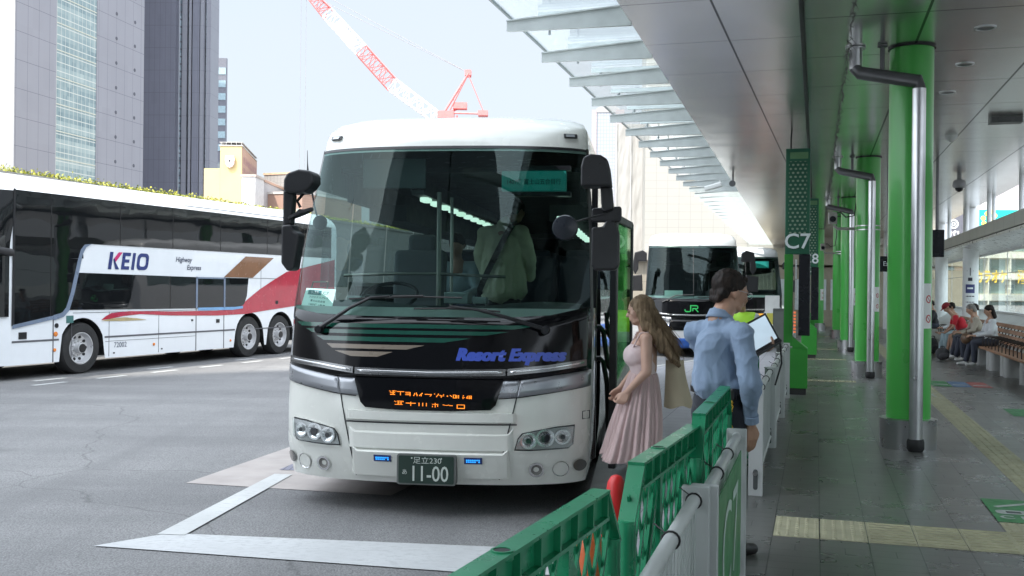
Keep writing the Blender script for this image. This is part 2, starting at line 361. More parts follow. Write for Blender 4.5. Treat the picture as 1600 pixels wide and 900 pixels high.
for pp in ([(1.29, 8.42), (1.32, 8.38), (1.56, 8.56), (1.56, 8.62)], [(1.83, 8.42), (1.80, 8.38), (1.56, 8.56), (1.56, 8.62)], [(1.53, 8.3), (1.59, 8.3), (1.59, 8.56), (1.53, 8.56)]): g.quad(*[(x, y, .1585) for x, y in pp])
struct('floor_marking', g, FW, rz=-A)
for cx, m2 in ((1.40, FW), (1.74, FW)):
    g = MB(); g.quad(*[(x, y, .1585) for x, y in rrect(.24, .14, .05, 4, cx, 8.22)]); struct('floor_marking', g, m2, rz=-A)
g = MB(); g.box(1.35, 1.45, 8.19, 8.25, .1586, .16); g.box(1.69, 1.79, 8.19, 8.25, .1586, .16); struct('floor_marking', g, mat('floor_dark', (.04, .05, .05)), rz=-A)
ftext('C D', .14, (1.40, 8.03)); ftext('A', .14, (1.74, 8.03))
g = MB(); n = 48
g.add([(2.5 + r * math.cos(2 * math.pi * k / n), 17.2 + r * 1.05 * math.sin(2 * math.pi * k / n), .1555) for r in (.72, .76) for k in range(n)], [(k, (k + 1) % n, n + (k + 1) % n, n + k) for k in range(n)])
struct('floor_marking', g, FW, rz=-A)
for s0, mm in ((1.95, FG), (2.27, mat('floor_blue', (.08, .16, .3), dirt=.4)), (2.59, mat('floor_red', (.35, .08, .07), dirt=.4))): fsheet('floor_marking', s0, s0 + .3, 18.9, 20.0, mm); fsheet('floor_marking', s0 + .03, s0 + .27, 19.2, 19.32, FW, .158)
fsheet('floor_marking', 2.5, 2.8, 14.7, 15.6, FG); fsheet('floor_marking', 2.82, 3.1, 14.7, 15.6, MATS['floor_blue'])

# ============================================================= canopy
CEIL = gridmat('ceiling_panels', (.80, .80, .78), (.03, .03, .03), 1.225, 1.67, .026, .018, (0, 1), .22, 1.0, .09, (.95, 9.94), .5, bmp=.10)
t = pthing('station_canopy', 'long steel and glass canopy with brushed metal ceiling over the platform', 'canopy')
g = MB(); g.box(-.135, 4.53, -14, 76, 4.3, 4.5); g.build('ceiling', CEIL, t)
def m_soffit():
    m, nt, p = nodes('soffit_panels'); tt, xyz = objxyz(nt)
    l = line(nt, xyz[1], 1.54, .012, 10.61); dg = M_(nt, 'SUBTRACT', xyz[0], M_(nt, 'MULTIPLY', xyz[1], .0272)); d = M_(nt, 'LESS_THAN', M_(nt, 'ABSOLUTE', M_(nt, 'ADD', dg, 1.157)), .011)
    nt.links.new(mixc(nt, M_(nt, 'MAXIMUM', l, d), (.84, .82, .79), (.03, .03, .03)), p.inputs['Base Color']); p.inputs['Metallic'].default_value = 1; p.inputs['Roughness'].default_value = .24
    bump(nt, p, noise_(nt, tt.outputs['Object'], .8, 2, .5, (1, .6, 1)), .22, .08); return m
g = MB(); g.prism([(-1.42, -14, 4.3), (-.17, -14, 4.3), (-.17, 76, 4.3), (-2.55, 76, 4.3)], (0, 0, .03)); g.build('soffit', m_soffit(), t)
FASC = mat('grey_steel', (.42, .45, .44), .45, .3)
g = MB(); g.prism([(-1.41, -14, 4.335), (-1.35, -14, 4.335), (-2.48, 76, 4.335), (-2.54, 76, 4.335)], (0, 0, .42)); g.build('fascia', FASC, t)
g = MB(); g.prism([(-1.36, -14, 4.8), (4.53, -14, 4.8), (4.53, 76, 4.8), (-2.49, 76, 4.8)], (0, 0, .2)); g.build('roof_deck', mat('roof_deck', (.35, .35, .36), .8), t)
g = MB(); g.box(-.165, -.14, -14, 76, 4.2, 4.33); g.box(-.165, -.125, -14, 76, 4.22, 4.235); g.build('edge_beam', mat('dark_channel', (.05, .055, .055), .5), t)
BL = mat('pale_green_steel', (.50, .53, .52), .4, .0, dirt=.1)
def sedge(tt): return -1.42 - (tt + 14) * .01255
g = MB(); g.prism([(-1.24, 0, 4.295), (0, 0, 4.28), (0, 0, 4.47), (-1.24, 0, 4.39)], (0, .04, 0)); g.prism([(-1.24, -.02, 4.391), (0, -.02, 4.471), (0, .045, 4.471), (-1.24, .045, 4.391)], (0, 0, .012))
blade = g.build('blade', BL, t)
g = MB(); g.box(-1.10, .02, -.03, .03, 4.60, 4.655); bar = g.build('glazing_bar', mat('frosted_bar', (.72, .78, .77), .35), t)
g = MB(); g.tube([(-.98, 0, 4.60), (-.98, -.5, 4.40)], .009, 6); g.tube([(-.98, 0, 4.6), (-.98, 0, 4.42)], .014, 6); rod = g.build('hanger_rod', mat('rod_steel', (.25, .27, .27), .4, .6), t)
g = MB(); g.box(-1.45, -.02, .01, 1.40, 4.665, 4.68); gp = g.build('glass_panel', glass('canopy_glass', (.93, .95, .95), .02, .0, ior=1.2), t)
sl = BL
for i in range(-6, 40):
    tt = 9.68 + i * 1.415
    for src, dy in ((blade, 0), (bar, .72), (rod, .72), (gp, 0)):
        o = src if i == -6 else src.copy()
        if i != -6: COL.objects.link(o); o.parent = t
        o.location = (sedge(tt + dy), tt + dy, 0)
g = MB(); g.prism([(sedge(-14) - 1.47, -14, 4.655), (sedge(-14) - 1.445, -14, 4.655), (sedge(76) - 1.445, 76, 4.655), (sedge(76) - 1.47, 76, 4.655)], (0, 0, .03)); g.build('glass_edge', mat('glass_edge', (.12, .16, .16), .3), t)

# green columns
GREEN = mat('green_column_paint', (.07, .44, .07), .32, var=.02, vs=.6, coat=.35, dirt=.10)
STEEL = mat('brushed_steel', (.50, .50, .50), .3, 1., var=.08, vs=2)
ALU = mat('satin_aluminium', (.62, .62, .63), .32, 1., var=.05)
RUB = mat('black_rubber', (.02, .02, .02), .6)
DARKG = mat('dark_grey_pipe', (.16, .16, .165), .4, .6)
NOTE = mat('white_notice', (.75, .76, .74), .5); REDI = mat('red_ink', (.5, .05, .05)); 
def column(s, tt, label, pipe, sticker=True, z1=4.3):
    c = pthing('green_column', label, 'column', s, tt, .15, group='green round columns along the platform')
    g = MB(); g.lathe([(.218, .3), (.218, z1 - .15)], 48); g.build('shaft', GREEN, c, smooth=True)
    g = MB(); g.lathe([(.28, .0), (.28, .29), (.285, .292), (.285, .305), (.225, .31)], 48); g.build('base', STEEL, c, smooth=True)
    g = MB(); g.lathe([(.235, z1 - .17), (.235, z1 - .152)], 40); g.build('collar', mat('black_collar', (.02, .02, .02)), c, smooth=True)
    if pipe:
        g = MB(); x, y = .05, -.29; zt = 3.72
        g.tube([(x, y, .09), (x, y, zt - .05)], .066, 24); g.build('drain_pipe', ALU, c, smooth=True)
        g = MB(); g.tube([(x, y, zt - .052), (x, y, zt + .02), (-.52, y + .12, zt + .16), (-.56, y + .13, zt + .22)], .068, 24, False)
        g.build('elbow', DARKG, c, smooth=True)
        g = MB(); g.tube([(-.56, y + .13, zt + .2), (-.56, y + .13, z1 - .16)], .066, 24); g.lathe([(.1, z1 - .17), (.1, z1 - .155)], 20, (-.56, y + .13, 0)); g.build('upper_pipe', ALU, c, smooth=True)
        g = MB(); g.tube([(-.3, y + .07, zt + .15), (-.3, y + .07, z1 - .16)], .025, 10); g.lathe([(.05, z1 - .175), (.05, z1 - .155)], 14, (-.3, y + .07, 0)); g.build('hanger', DARKG, c, smooth=True)
        g = MB(); g.lathe([(.07, 0), (.085, .03), (.085, .1), (.075, .125)], 20, (x, y, 0)); g.build('foot', RUB, c, smooth=True)
    if sticker:
        def onc(x, y, d): a = x / .221 - R(45); rr = .2195 + d; return (rr * math.cos(a), rr * math.sin(a), y)
        g = MB(); g.grid(lambda u, v: onc(-.09 + .18 * u, 1.24 + .46 * v, 0), 8, 1); st = g.build('notice', NOTE, c, smooth=True)
        for zz in (1.34, 1.54):
            g = MB(); n = 20; g.add([onc(.03 + r * math.cos(2 * math.pi * k / n), zz + r * math.sin(2 * math.pi * k / n), .002) for r in (.03, .042) for k in range(n)], [(k, (k + 1) % n, n + (k + 1) % n, n + k) for k in range(n)])
            g.add([onc(.03 + a, zz + b, .002) for a, b in ((-.028, .022), (-.022, .028), (.028, -.022), (.022, -.028))], [(0, 1, 2, 3)]); g.build('symbol', REDI, st)
    return c
column(.93, 11.38, 'nearest green column with a silver drain pipe down its front', True)
column(.93, 20.45, 'green column behind the nearest one, with drain pipe and security camera', True)
column(.85, 29.1, 'third green column from the front, partly hidden, without a pipe', True)
column(.76, 36.6, 'green column fourth along the platform, only a narrow strip showing', False)
column(.09, 43.7, 'farthest green column, standing clear beside the end wall of glass', False)
# security camera bracketed to the second column
def cctv(s, tt, z, label, rz=0, sc=1.):
    c = pthing('security_camera', label, 'camera', s, tt, z, rz, group='security cameras of the station')
    g = MB(); g.tube([(-.24 * sc, 0, 0), (-.55 * sc, -.05, 0), (-.62 * sc, -.05, .06)], .028 * sc, 10); g.build('bracket', mat('beige_grey_metal', (.35, .34, .31), .5), c, smooth=True)
    g = MB(); g.obb((-.64 * sc, -.12, .2 * sc), (.16 * sc, .3 * sc, .2 * sc), Matrix.Rotation(R(12), 3, 'X')); h = g.build('housing', MATS['beige_grey_metal'], c, bev=.02)
    g = MB(); g.lathe([(.055 * sc, -.30), (.06 * sc, -.27)], 16, (-.64 * sc, -.0, .17 * sc), 'y'); g.build('lens', mat('lens_black', (.01, .01, .012), .1), h)
    g = MB(); g.lathe([(.224, -.035), (.224, -.015)], 32, (0, 0, 0)); g.lathe([(.224, .04), (.224, .06)], 32); g.build('strap', STEEL, c, smooth=True)
    g = MB(); g.tube([(-.6, 0, .28), (-.5, 0, .32), (-.4, 0, .22), (-.25, 0, .25), (-.2, 0, .6), (-.2, 0, 1.)], .012, 8); g.build('cable', RUB, c, smooth=True)
    return c
cctv(.93, 20.45, 2.95, 'box camera on an arm strapped to the second green column')
cctv(.85, 36.2, 3.05, 'small camera on an arm fixed to a distant green column')

# stop pylons
PYG = mat('dark_green_perforated', (.02, .12, .065), .4, var=.1)
PYB = mat('bright_green_panel', (.04, .30, .04), .35, var=.06, coat=.3)
def m_dots():
    m, nt, p = nodes('perforated_panel'); t, xyz = objxyz(nt)
    r = M_(nt, 'FLOOR', M_(nt, 'DIVIDE', xyz[2], .062)); sh = M_(nt, 'MULTIPLY', M_(nt, 'FLOORED_MODULO', r, 2.), .036)
    fx = M_(nt, 'SUBTRACT', M_(nt, 'FRACT', M_(nt, 'ADD', M_(nt, 'DIVIDE', M_(nt, 'ADD', xyz[0], sh), .072), 50.)), .5)
    fz = M_(nt, 'SUBTRACT', M_(nt, 'FRACT', M_(nt, 'DIVIDE', xyz[2], .062)), .5)
    d = M_(nt, 'SQRT', M_(nt, 'ADD', M_(nt, 'MULTIPLY', fx, fx), M_(nt, 'MULTIPLY', fz, fz)))
    nt.links.new(mixc(nt, M_(nt, 'LESS_THAN', d, .27), (.015, .09, .05), (.25, .33, .24)), p.inputs['Base Color']); p.inputs['Roughness'].default_value = .45; return m
DOTS = m_dots()
WHT = mat('white_lettering', (.8, .85, .85), .5); SCR = mat('dark_screen', (.012, .012, .016), .25); BLK = mat('black_plastic', (.018, .018, .02), .42, bmp=.1, bs=120)
def pylon(s, tt, code, label):
    c = pthing('stop_pylon', label, 'sign pillar', s, tt, .15, group='green bus stop pylons')
    g = MB(); g.box(-.185, .185, -.13, .13, 2.18, 3.82); g.build('head_box', PYG, c, bev=.01)
    g = MB(); g.box(-.135, .135, -.135, -.131, 2.5, 3.62); g.build('perforated_screen', DOTS, c)
    g = MB(); g.box(-.12, .15, -.14, -.131, 3.66, 3.76); g.build('top_vent', mat('vent_green', (.12, .26, .12)), c)
    g = MB(); g.box(-.19, -.06, -.13, .13, .75, 2.179); g.box(-.185, .17, -.13, .13, .1, .72)
    g.prism([(-.06, -.13, .72), (.17, -.13, .72), (-.06, -.13, .9)], (0, .26, 0)); g.build('post', PYB, c, bev=.006)
    g = MB(); g.box(-.15, .15, -.11, .11, 0, .1); g.build('plinth', mat('dark_plinth', (.03, .03, .03)), c)
    g = MB(); g.box(.03, .20, -.42, .12, .93, 2.17); sc = g.build('display', SCR, c, bev=.01)
    g = MB(); g.box(-.03, .0, -.12, -.1, 1.8, 2.1); g.box(-.03, 0, -.12, -.1, 1.5, 1.78); g.build('white_card', NOTE, sc)
    g = MB()
    for k in range(7): g.box(-.045, -.01, -.13, -.12, .96 + k * .05, .99 + k * .05)
    g.build('timetable', mat('orange_display', (.9, .22, .08), emit=.2), sc)
    text('lettering', code, .33, WHT, c, lambda x, y, d: (x, -.142 - d, 2.37 + y), bold=.004)
    g = MB(); g.tube([(-.11, 0, 3.82), (-.11, 0, 4.0), (-.10, .0, 4.17)], .012, 8); g.build('cable', RUB, c, smooth=True)
    return c
pylon(-.285, 16.6, 'C7', 'tall green stop pylon marked C7 with a perforated top')
pylon(-.14, 25.5, 'C8', 'second green stop pylon, half hidden behind the one marked C7')
pylon(-.2, 38.0, 'C9', 'farthest green stop pylon down the platform')

# ceiling fittings
WP = mat('white_plastic', (.7, .7, .68), .4)
for i, (s, tt) in enumerate(((1.53, 10.68), (1.56, 12.33), (1.57, 14.01))):
    c = pthing('downlight', ('unlit round downlight nearest the top right corner', 'middle one of three unlit round downlights right of the near column', 'farthest of three unlit downlights right of the near column')[i], 'ceiling light', s, tt, 4.3, group='round downlights')
    g = MB(); g.lathe([(.1, 0), (.1, -.008), (.085, -.012), (.08, -.004)], 28, capped=False); g.build('rim', ALU, c, smooth=True)
    g = MB(); g.lathe([(.082, -.002), (.082, -.003)], 24); g.build('lens', mat('unlit_lens', (.3, .3, .3), .2), c)
c = pthing('ceiling_speaker', 'square ceiling vent box among the metal panels at the right', 'vent', 2.6, 16.2, 4.3); g = MB(); g.box(-.22, .22, -.1, .1, -.09, 0); g.build('box', mat('speaker_grey', (.3, .3, .29)), c, bev=.01)
g = MB()
for k in range(5): g.box(-.2, .2, -.103, -.1, -.08 + k * .015, -.073 + k * .015)
g.build('slots', SCR, c)
c = pthing('motion_sensor', 'small white conical sensor on the ceiling above the near column', 'sensor', 2.07, 17.9, 4.3); g = MB(); g.lathe([(.1, 0), (.085, -.05), (.02, -.1)], 20); g.build('cone', WP, c, smooth=True)
c = pthing('dome_camera', 'grey dome camera hanging from the ceiling above the bench', 'camera', 2.95, 24.0, 4.3)
g = MB(); g.tube([(0, 0, 0), (0, 0, -.1)], .05); g.lathe([(.1, -.1), (.13, -.14), (.14, -.22), (.12, -.27)], 24); g.build('housing', mat('dome_grey', (.35, .35, .36), .4), c, smooth=True)
g = MB(); g.lathe([(.09, -.27), (.07, -.33), (.02, -.36)], 20); g.build('dome', SCR, c, smooth=True)
# spiky bird deterrent chain under the ceiling
g = MB(); rnd = random.Random(3)
pts = []
tt = 7.5
while tt < 42: pts.append(Vector((.29 + rnd.uniform(-.02, .02), tt, 4.22 + rnd.uniform(-.03, .03)))); tt += .16
for a, b in zip(pts, pts[1:]):
    g.tube([a, b], .004, 4, False)
    for k in range(2):
        d = Vector((rnd.uniform(-.06, .06), rnd.uniform(-.08, .08), rnd.uniform(-.07, .05))); g.tube([a - d * .3, a + d], .005, 4, True, .001)
o = g.build('bird_deterrent_chain', mat('chain_metal', (.12, .12, .11), .5, .5)); o.rotation_euler = (0, 0, -A); tag(o, 'thin spiky chain strung along under the metal ceiling', 'chain')
# hanging signs
def hang(s, tt, z0, z1, w, label, txt, col, rz=0):
    c = pthing('hanging_sign', label, 'sign', s, tt, 4.3, rz, group='hanging platform signs')
    g = MB(); g.tube([(0, 0, 0), (0, 0, z1 - 4.3)], .03, 8); g.build('hanger', DARKG, c)
    g = MB(); g.box(-w / 2, w / 2, -.06, .06, z0 - 4.3, z1 - 4.3); b = g.build('box', SCR, c, bev=.01)
    if txt.strip(): text('lettering', txt, (z1 - z0) * .42, col, b, lambda x, y, d: (x * .9, -.0615 - d, (z0 + z1) / 2 - 4.3 + y))
    return c
hang(1.42, 22.6, 2.18, 2.50, .34, 'small black hanging sign between the green columns', 'Exit', WHT)
hang(2.25, 21.5, 2.45, 2.98, .26, 'black sign box sticking out right of the near column', ' ', mat('sign_green', (.1, .7, .2), emit=.2))
hang(1.6, 24.8, 2.4, 2.95, .14, 'narrow black sign with green figure seen left of the near column', '非', MATS['sign_green'])

# ============================================================= right-hand side: posts, beam, windows, slope, bench
WCOL = mat('white_column_paint', (.78, .80, .80), .35, var=.05)
SW = 4.1
t = pthing('platform_side_wall', 'white framed window wall with a deep beam along the right side', 'wall')
BEAM = gridmat('beam_cladding', (.52, .53, .50), (.12, .12, .12), 1000, 1.35, .01, .014, (0, 1), .35, .3)
g = MB(); g.prism([(SW, -5, 3.215), (SW + .2, -5, 3.215), (SW + .2, -5, 3.52), (SW, -5, 3.52)], (0, 75, 0)); g.build('beam', BEAM, t)
g = MB(); g.box(SW + .012, SW + .19, -5, 70, 3.19, 3.213); g.build('beam_shadow_gap', RUB, t)
g = MB(); g.prism([(SW + .0, -5, 3.185), (SW + .0, -5, 3.12), (SW + .8, -5, 2.95), (SW + .8, -5, 3.185)], (0, 75, 0)); g.build('lower_soffit', mat('white_soffit', (.72, .73, .72), .3, .4), t)
g = MB(); g.box(SW + .78, SW + .86, -5, 70, 2.88, 2.945); g.box(SW + .78, SW + .86, -5, 70, 1.2, 1.26)
for k in range(58): (g.box(SW + .81, SW + .825, -5 + k * 1.3, -4.975 + k * 1.3, 1.262, 2.878) if k % 3 == 0 else None)
g.box(SW + .809, SW + .831, -5, 70, 2.3, 2.315); g.build('window_frame', mat('pale_frame', (.6, .62, .62), .4), t)
g = MB(); g.box(SW + .815, SW + .822, -5, 70, 1.25, 2.885); g.build('window', glass('side_glass', (.90, .94, .92), .01, ior=1.1), t)
SLOPE = gridmat('slope_panels', (.50, .51, .50), (.15, .15, .15), 1000, 1.2, .01, .018, (0, 1), .35, .1)
g = MB(); g.prism([(SW - .05, -5, .15), (SW + .86, -5, .15), (SW + .86, -5, 1.195), (SW + .76, -5, 1.195), (SW - .05, -5, .62)], (0, 75, 0)); sl = g.build('sloping_sill', SLOPE, t)
text('lettering', 'PLATFORM', .1, mat('faded_red', (.3, .16, .14)), sl, lambda x, y, d: (SW + .3 + y * .9, 22.2 + x * 1.5, .62 + (.35 + y * .9) * .71 + .006), bold=.002)
# upper gallery posts
for i, (s, tt, w_) in enumerate(((SW + .1, 24.1, .06), (SW + .1, 28.4, .06), (SW + .3, 29.0, .045), (SW + .1, 32.4, .06), (SW + .1, 36.5, .06), (SW + .3, 40.5, .045), (SW + .1, 46, .05), (SW + .1, 52, .05))):
    g = MB(); g.tube([(s, tt, 3.5), (s, tt, 4.3)], w_, 16); g.build('mullion', WCOL, t, smooth=True)
# openings in the ceiling's right edge: the ceiling stops short, beyond it the sky and shop signs
def wcol(s, tt, label, sign=False):
    c = pthing('white_column', label, 'column', s, tt, .15, group='white round columns by the windows')
    g = MB(); g.lathe([(.22, 0), (.22, 4.14)], 40); g.build('shaft', WCOL, c, smooth=True)
    if sign:
        ink = mat('dark_ink', (.03, .03, .05))
        def onc(x, y, d): a = x / .222 - R(100); return ((.2215 + d) * math.cos(a), (.2215 + d) * math.sin(a), y)
        g = MB()
        for a in (((-.1, 2.26), (-.085, 2.25), (0, 2.34), (0, 2.36)), ((.1, 2.26), (.085, 2.25), (0, 2.34), (0, 2.36)), ((-.012, 2.12), (.012, 2.12), (.012, 2.34), (-.012, 2.34))): g.quad(*[onc(x, y, 0) for x, y in a])
        for x0, x1, y0, y1 in ((-.06, .06, 1.96, 2.06), (-.12, .12, 1.49, 1.52), (-.12, .12, 1.32, 1.345), (-.12, .0, 1.2, 1.21), (-.12, -.02, 1.16, 1.17), (-.12, .02, 1.1, 1.11), (-.12, -.04, 1.05, 1.06), (-.14, -.06, .78, .88)):
            g.grid(lambda u, v: onc(x0 + (x1 - x0) * u, y0 + (y1 - y0) * v, 0), 4, 1)
        g.build('wayfinding_print', ink, c)
        g = MB(); g.grid(lambda u, v: onc(-.13 + .26 * u, 1.6 + .26 * v, .001), 6, 1); b = g.build('blue_panel', mat('navy_panel', (.05, .06, .18)), c)
        g = MB(); g.grid(lambda u, v: onc(-.08 + .16 * u, 1.72 + .05 * v, .003), 6, 1); g.build('bar', WHT, b)
    return c
wcol(4.42, 33.2, 'white round column behind the bench with arrow and blue wayfinding print', True)
wcol(4.42, 40.6, 'white round column just right of the nearest green column', False)
wcol(4.42, 22.5, 'white round column beyond the right edge of the picture', False)
wcol(3.0, 47, 'distant white round column between the green columns', False)
# bench
WOOD = mat('bench_wood', (.30, .155, .085), .5, var=.25, vs=6, bmp=.15)
CONC = mat('bench_concrete', (.34, .34, .33), .8, bmp=.4, bs=80)
b = pthing('bench', 'long wooden slat bench on concrete feet by the windows', 'bench', 3.45, 0, .15)
g = MB()
for k in range(4): g.box(-.02 + k * .12, .09 + k * .12, 17.0, 33, .40, .44)
g.build('seat', WOOD, b, bev=.006)
g = MB()
for k in range(4): g.obb((.50 + k * .045, 25, .54 + k * .115), (.03, 16, .085), Matrix.Rotation(R(18), 3, 'Y'))
g.build('backrest', WOOD, b, bev=.005)
IR = mat('dark_iron', (.05, .04, .035), .5, .6)
for k in range(40):
    g = MB(); y = 17.2 + k * .4; g.tube([(.06, y, .44), (.06, y, .62), (.12, y, .66), (.42, y, .66), (.5, y, .60), (.46, y, .44)], .011, 6)
    g.tube([(.46, y, .42), (.66, y, .92)], .012, 6)
    g.build('armrest', IR, b, smooth=True)
tt = 19.75
i = 0
for tt in (17.9, 19.86, 21.5, 21.85, 23.2, 23.55, 25.2, 26.6, 28, 29.5, 31):
    g = MB(); g.prism([(x, y + tt, 0) for x, y in rrect(.42, .26, .1, 4, .22, 0)], (0, 0, .395)); g.build('foot', CONC, b, smooth=True)
# ============================================================= background buildings (all true distance)
def px(x, y, Y):      # direction noted from the photo, taken to a real distance
    u = (x - 800) / 1600; v = (450 - y + .0105 * (x - 800)) / 1600; return Vector((u * Y, Y, 1.76 + v * Y))
# wall with planter hedge across the forecourt
t = pthing('boundary_wall', 'pale panelled wall behind the double decker, topped by a clipped hedge', 'wall', -17.6, 0, 0)
g = MB(); g.box(-.4, 0, -10, 90, 0, 4.2); g.build('wall', gridmat('pale_wall_panels', (.52, .50, .49), (.25, .24, .23), 1000, 3.2, .01, .03, (0, 1), .7), t)
g = MB(); g.box(-.5, .06, -10, 90, 4.2, 4.28); g.build('coping', mat('dark_coping', (.25, .24, .22), .7), t)
rnd = random.Random(5)
def leaves(name, label, s, t0, t1, z, wd, h, n, cols):
    o = pthing(name, label, 'hedge', s, 0, z)
    for ci, col in enumerate(cols):
        g = MB()
        for _ in range(n // len(cols)):
            t_ = rnd.uniform(t0, t1); hh = h * (.55 + .45 * noise.noise(Vector((t_ * .9, 3, 0)))) + .06
            c = Vector((rnd.uniform(-wd, wd) / 2, t_, abs(rnd.gauss(0, .45)) * hh)); r = rnd.uniform(.02, .05)
            a = Vector((rnd.gauss(0, 1), rnd.gauss(0, 1), rnd.gauss(0, 1))).normalized() * r; b = a.cross(Vector((rnd.gauss(0, 1), rnd.gauss(0, 1), rnd.gauss(0, 1)))).normalized() * r * .6
            g.quad(c - a, c + b, c + a, c - b)
        g.build('foliage', mat('hedge_leaf' + 'abc'[ci], col, .55, var=.3, vs=20), o, fix=False)
    return o
leaves('hedge', 'sunlit yellow green hedge running along the top of the pale wall', -17.75, 0, 90, 4.28, .5, .13, 20000, ((.26, .27, .03), (.42, .40, .05), (.12, .15, .03)))

# big grey tower
T1 = gridmat('tower_grey_tile', (.33, .325, .355), (.12, .12, .14), 2.3, 3.75, .045, .05, (1, 2), .45, .1, .05, (.2, .9), .1)
T1b = gridmat('tower_light_tile', (.30, .295, .295), (.3, .3, .3), 1000, 3.75, .04, .05, (1, 2), .5, 0, .04, (0, .9))
ang = math.atan(300 / 1600)
def winmat(name, dark, light, frame, gx, gz, axes, wx, wz, scale=.25):
    m, nt, p = nodes(name); t, xyz = objxyz(nt)
    l = M_(nt, 'MAXIMUM', line(nt, xyz[axes[0]], gx, wx), line(nt, xyz[axes[1]], gz, wz))
    ca = M_(nt, 'FLOOR', M_(nt, 'ADD', M_(nt, 'DIVIDE', xyz[axes[0]], gx), .5)); cb = M_(nt, 'FLOOR', M_(nt, 'ADD', M_(nt, 'DIVIDE', xyz[axes[1]], gz), .5))
    cx = N(nt, 'ShaderNodeCombineXYZ'); nt.links.new(ca, cx.inputs[0]); nt.links.new(cb, cx.inputs[1])
    wn = N(nt, 'ShaderNodeTexWhiteNoise', noise_dimensions='2D'); nt.links.new(cx.outputs[0], wn.inputs[0])
    wr = N(nt, 'ShaderNodeTexWhiteNoise', noise_dimensions='1D'); nt.links.new(cb, wr.inputs['W'])
    f = M_(nt, 'ADD', M_(nt, 'MULTIPLY', wn.outputs[0], .35), M_(nt, 'MULTIPLY', wr.outputs[0], .65))
    nt.links.new(mixc(nt, l, mixc(nt, f, dark, light), frame), p.inputs['Base Color']); p.inputs['Roughness'].default_value = .12; p.inputs['Specular IOR Level'].default_value = .8
    b = N(nt, 'ShaderNodeBump'); b.inputs['Strength'].default_value = .12; nt.links.new(noise_(nt, t.outputs['Object'], scale, 3), b.inputs['Height']); nt.links.new(b.outputs[0], p.inputs['Normal'])
    return m
base = px(20, 450, 133); base.z = 0
t = thing('office_tower', 'huge grey tiled tower with a tall pale glass strip at the left edge', 'building', base, -ang)
D = 31.0
g = MB(); g.box(-30, 0, 0, 8.6, 0, 110); g.box(-30, 0, 18.2, D, 0, 110); g.box(-30, -.25, 8.6, 18.2, 0, 110); g.build('wall', T1, t)
g = MB(); g.box(-29.8, -.02, -.06, -.01, 0, 110); g.build('end_wall', T1b, t)
g = MB(); g.box(-.24, -.12, 8.62, 18.18, 0, 110); cw = g.build('curtain_wall', winmat('curtain_glass', (.16, .24, .26), (.42, .50, .48), (.62, .64, .58), .98, 1.25, (1, 2), .07, .12), t)
g = MB()
for k in range(30): g.box(-.119, -.08, 8.62, 18.18, 3.75 * k + .3, 3.75 * k + .45)
g.build('floor_band', mat('cream_band', (.62, .62, .52), .5), cw)
g = MB()
for k in range(30):
    for y in (23.2, 28.3): g.lathe([(.28, .0), (.28, .03)], 12, (0, y, 3.75 * k + 1.6), 'x')
g.build('vent', mat('vent_dark', (.1, .1, .12)), t)
# dark ribbed tower
t = thing('ribbed_tower', 'very tall dark slate tower with vertical ribs', 'building', px(246, 450, 178) * Vector((1, 1, 0)), -R(3))
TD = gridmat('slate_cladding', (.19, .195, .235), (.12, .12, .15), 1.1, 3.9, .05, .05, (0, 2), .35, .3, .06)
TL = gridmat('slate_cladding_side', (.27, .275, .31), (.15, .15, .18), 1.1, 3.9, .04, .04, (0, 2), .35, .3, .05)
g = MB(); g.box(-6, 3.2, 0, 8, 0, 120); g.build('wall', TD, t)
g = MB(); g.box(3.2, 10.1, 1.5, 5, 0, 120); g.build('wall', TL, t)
for x0, x1, y0, hh, mm in ((3.2, 3.5, .9, 99, TD), (4.3, 5.3, .6, 120, TL), (5.8, 6.3, .4, 120, TL), (6.6, 8.0, .2, 120, TD), (8.1, 8.9, .4, 120, TL), (9.2, 10.15, .8, 120, TL)):
    g = MB(); g.box(x0, x1, y0, 2.6, 0, hh); g.build('rib', mm, t)
for x0 in (3.62, 5.45, 9.0):
    g = MB(); g.box(x0, x0 + .22, 1.1, 1.5, 0, 120); g.build('window_strip', winmat('strip_glass', (.1, .13, .17), (.4, .5, .55), (.15, .15, .18), 5, 1.3, (0, 2), .01, .3) if x0 < 4 else bpy.data.materials['strip_glass'], t)
g = MB(); g.box(3.52, 3.62, .9, 2, 3, 96); g.build('light_edge', mat('pale_edge', (.5, .52, .56), .4), t)
# lower far block with ribbon windows
t.scale = (.86, 1, 1)
b0 = px(333, 450, 205); b0.z = 0
t = thing('far_block', 'distant grey office block with a column of pale windows', 'building', b0, 0)
g = MB(); g.box(-4, 2.2, 0, .8, 0, 47.2); g.build('wall', mat('far_grey', (.20, .205, .24), .5), t)
for k in range(7):
    f = MB(); z = 28.6 + 2.55 * k; f.box(.3, 2.1, -.08, .0, z, z + 1.35); f.build('window', mat('far_window', (.42, .55, .6), .15), t)
g = MB(); g.box(.2, 2.15, -.09, 0, 19, 26.3); g.build('screen_wall', winmat('far_curtain', (.25, .3, .33), (.5, .52, .48), (.45, .46, .42), .5, .8, (0, 2), .06, .08), t)
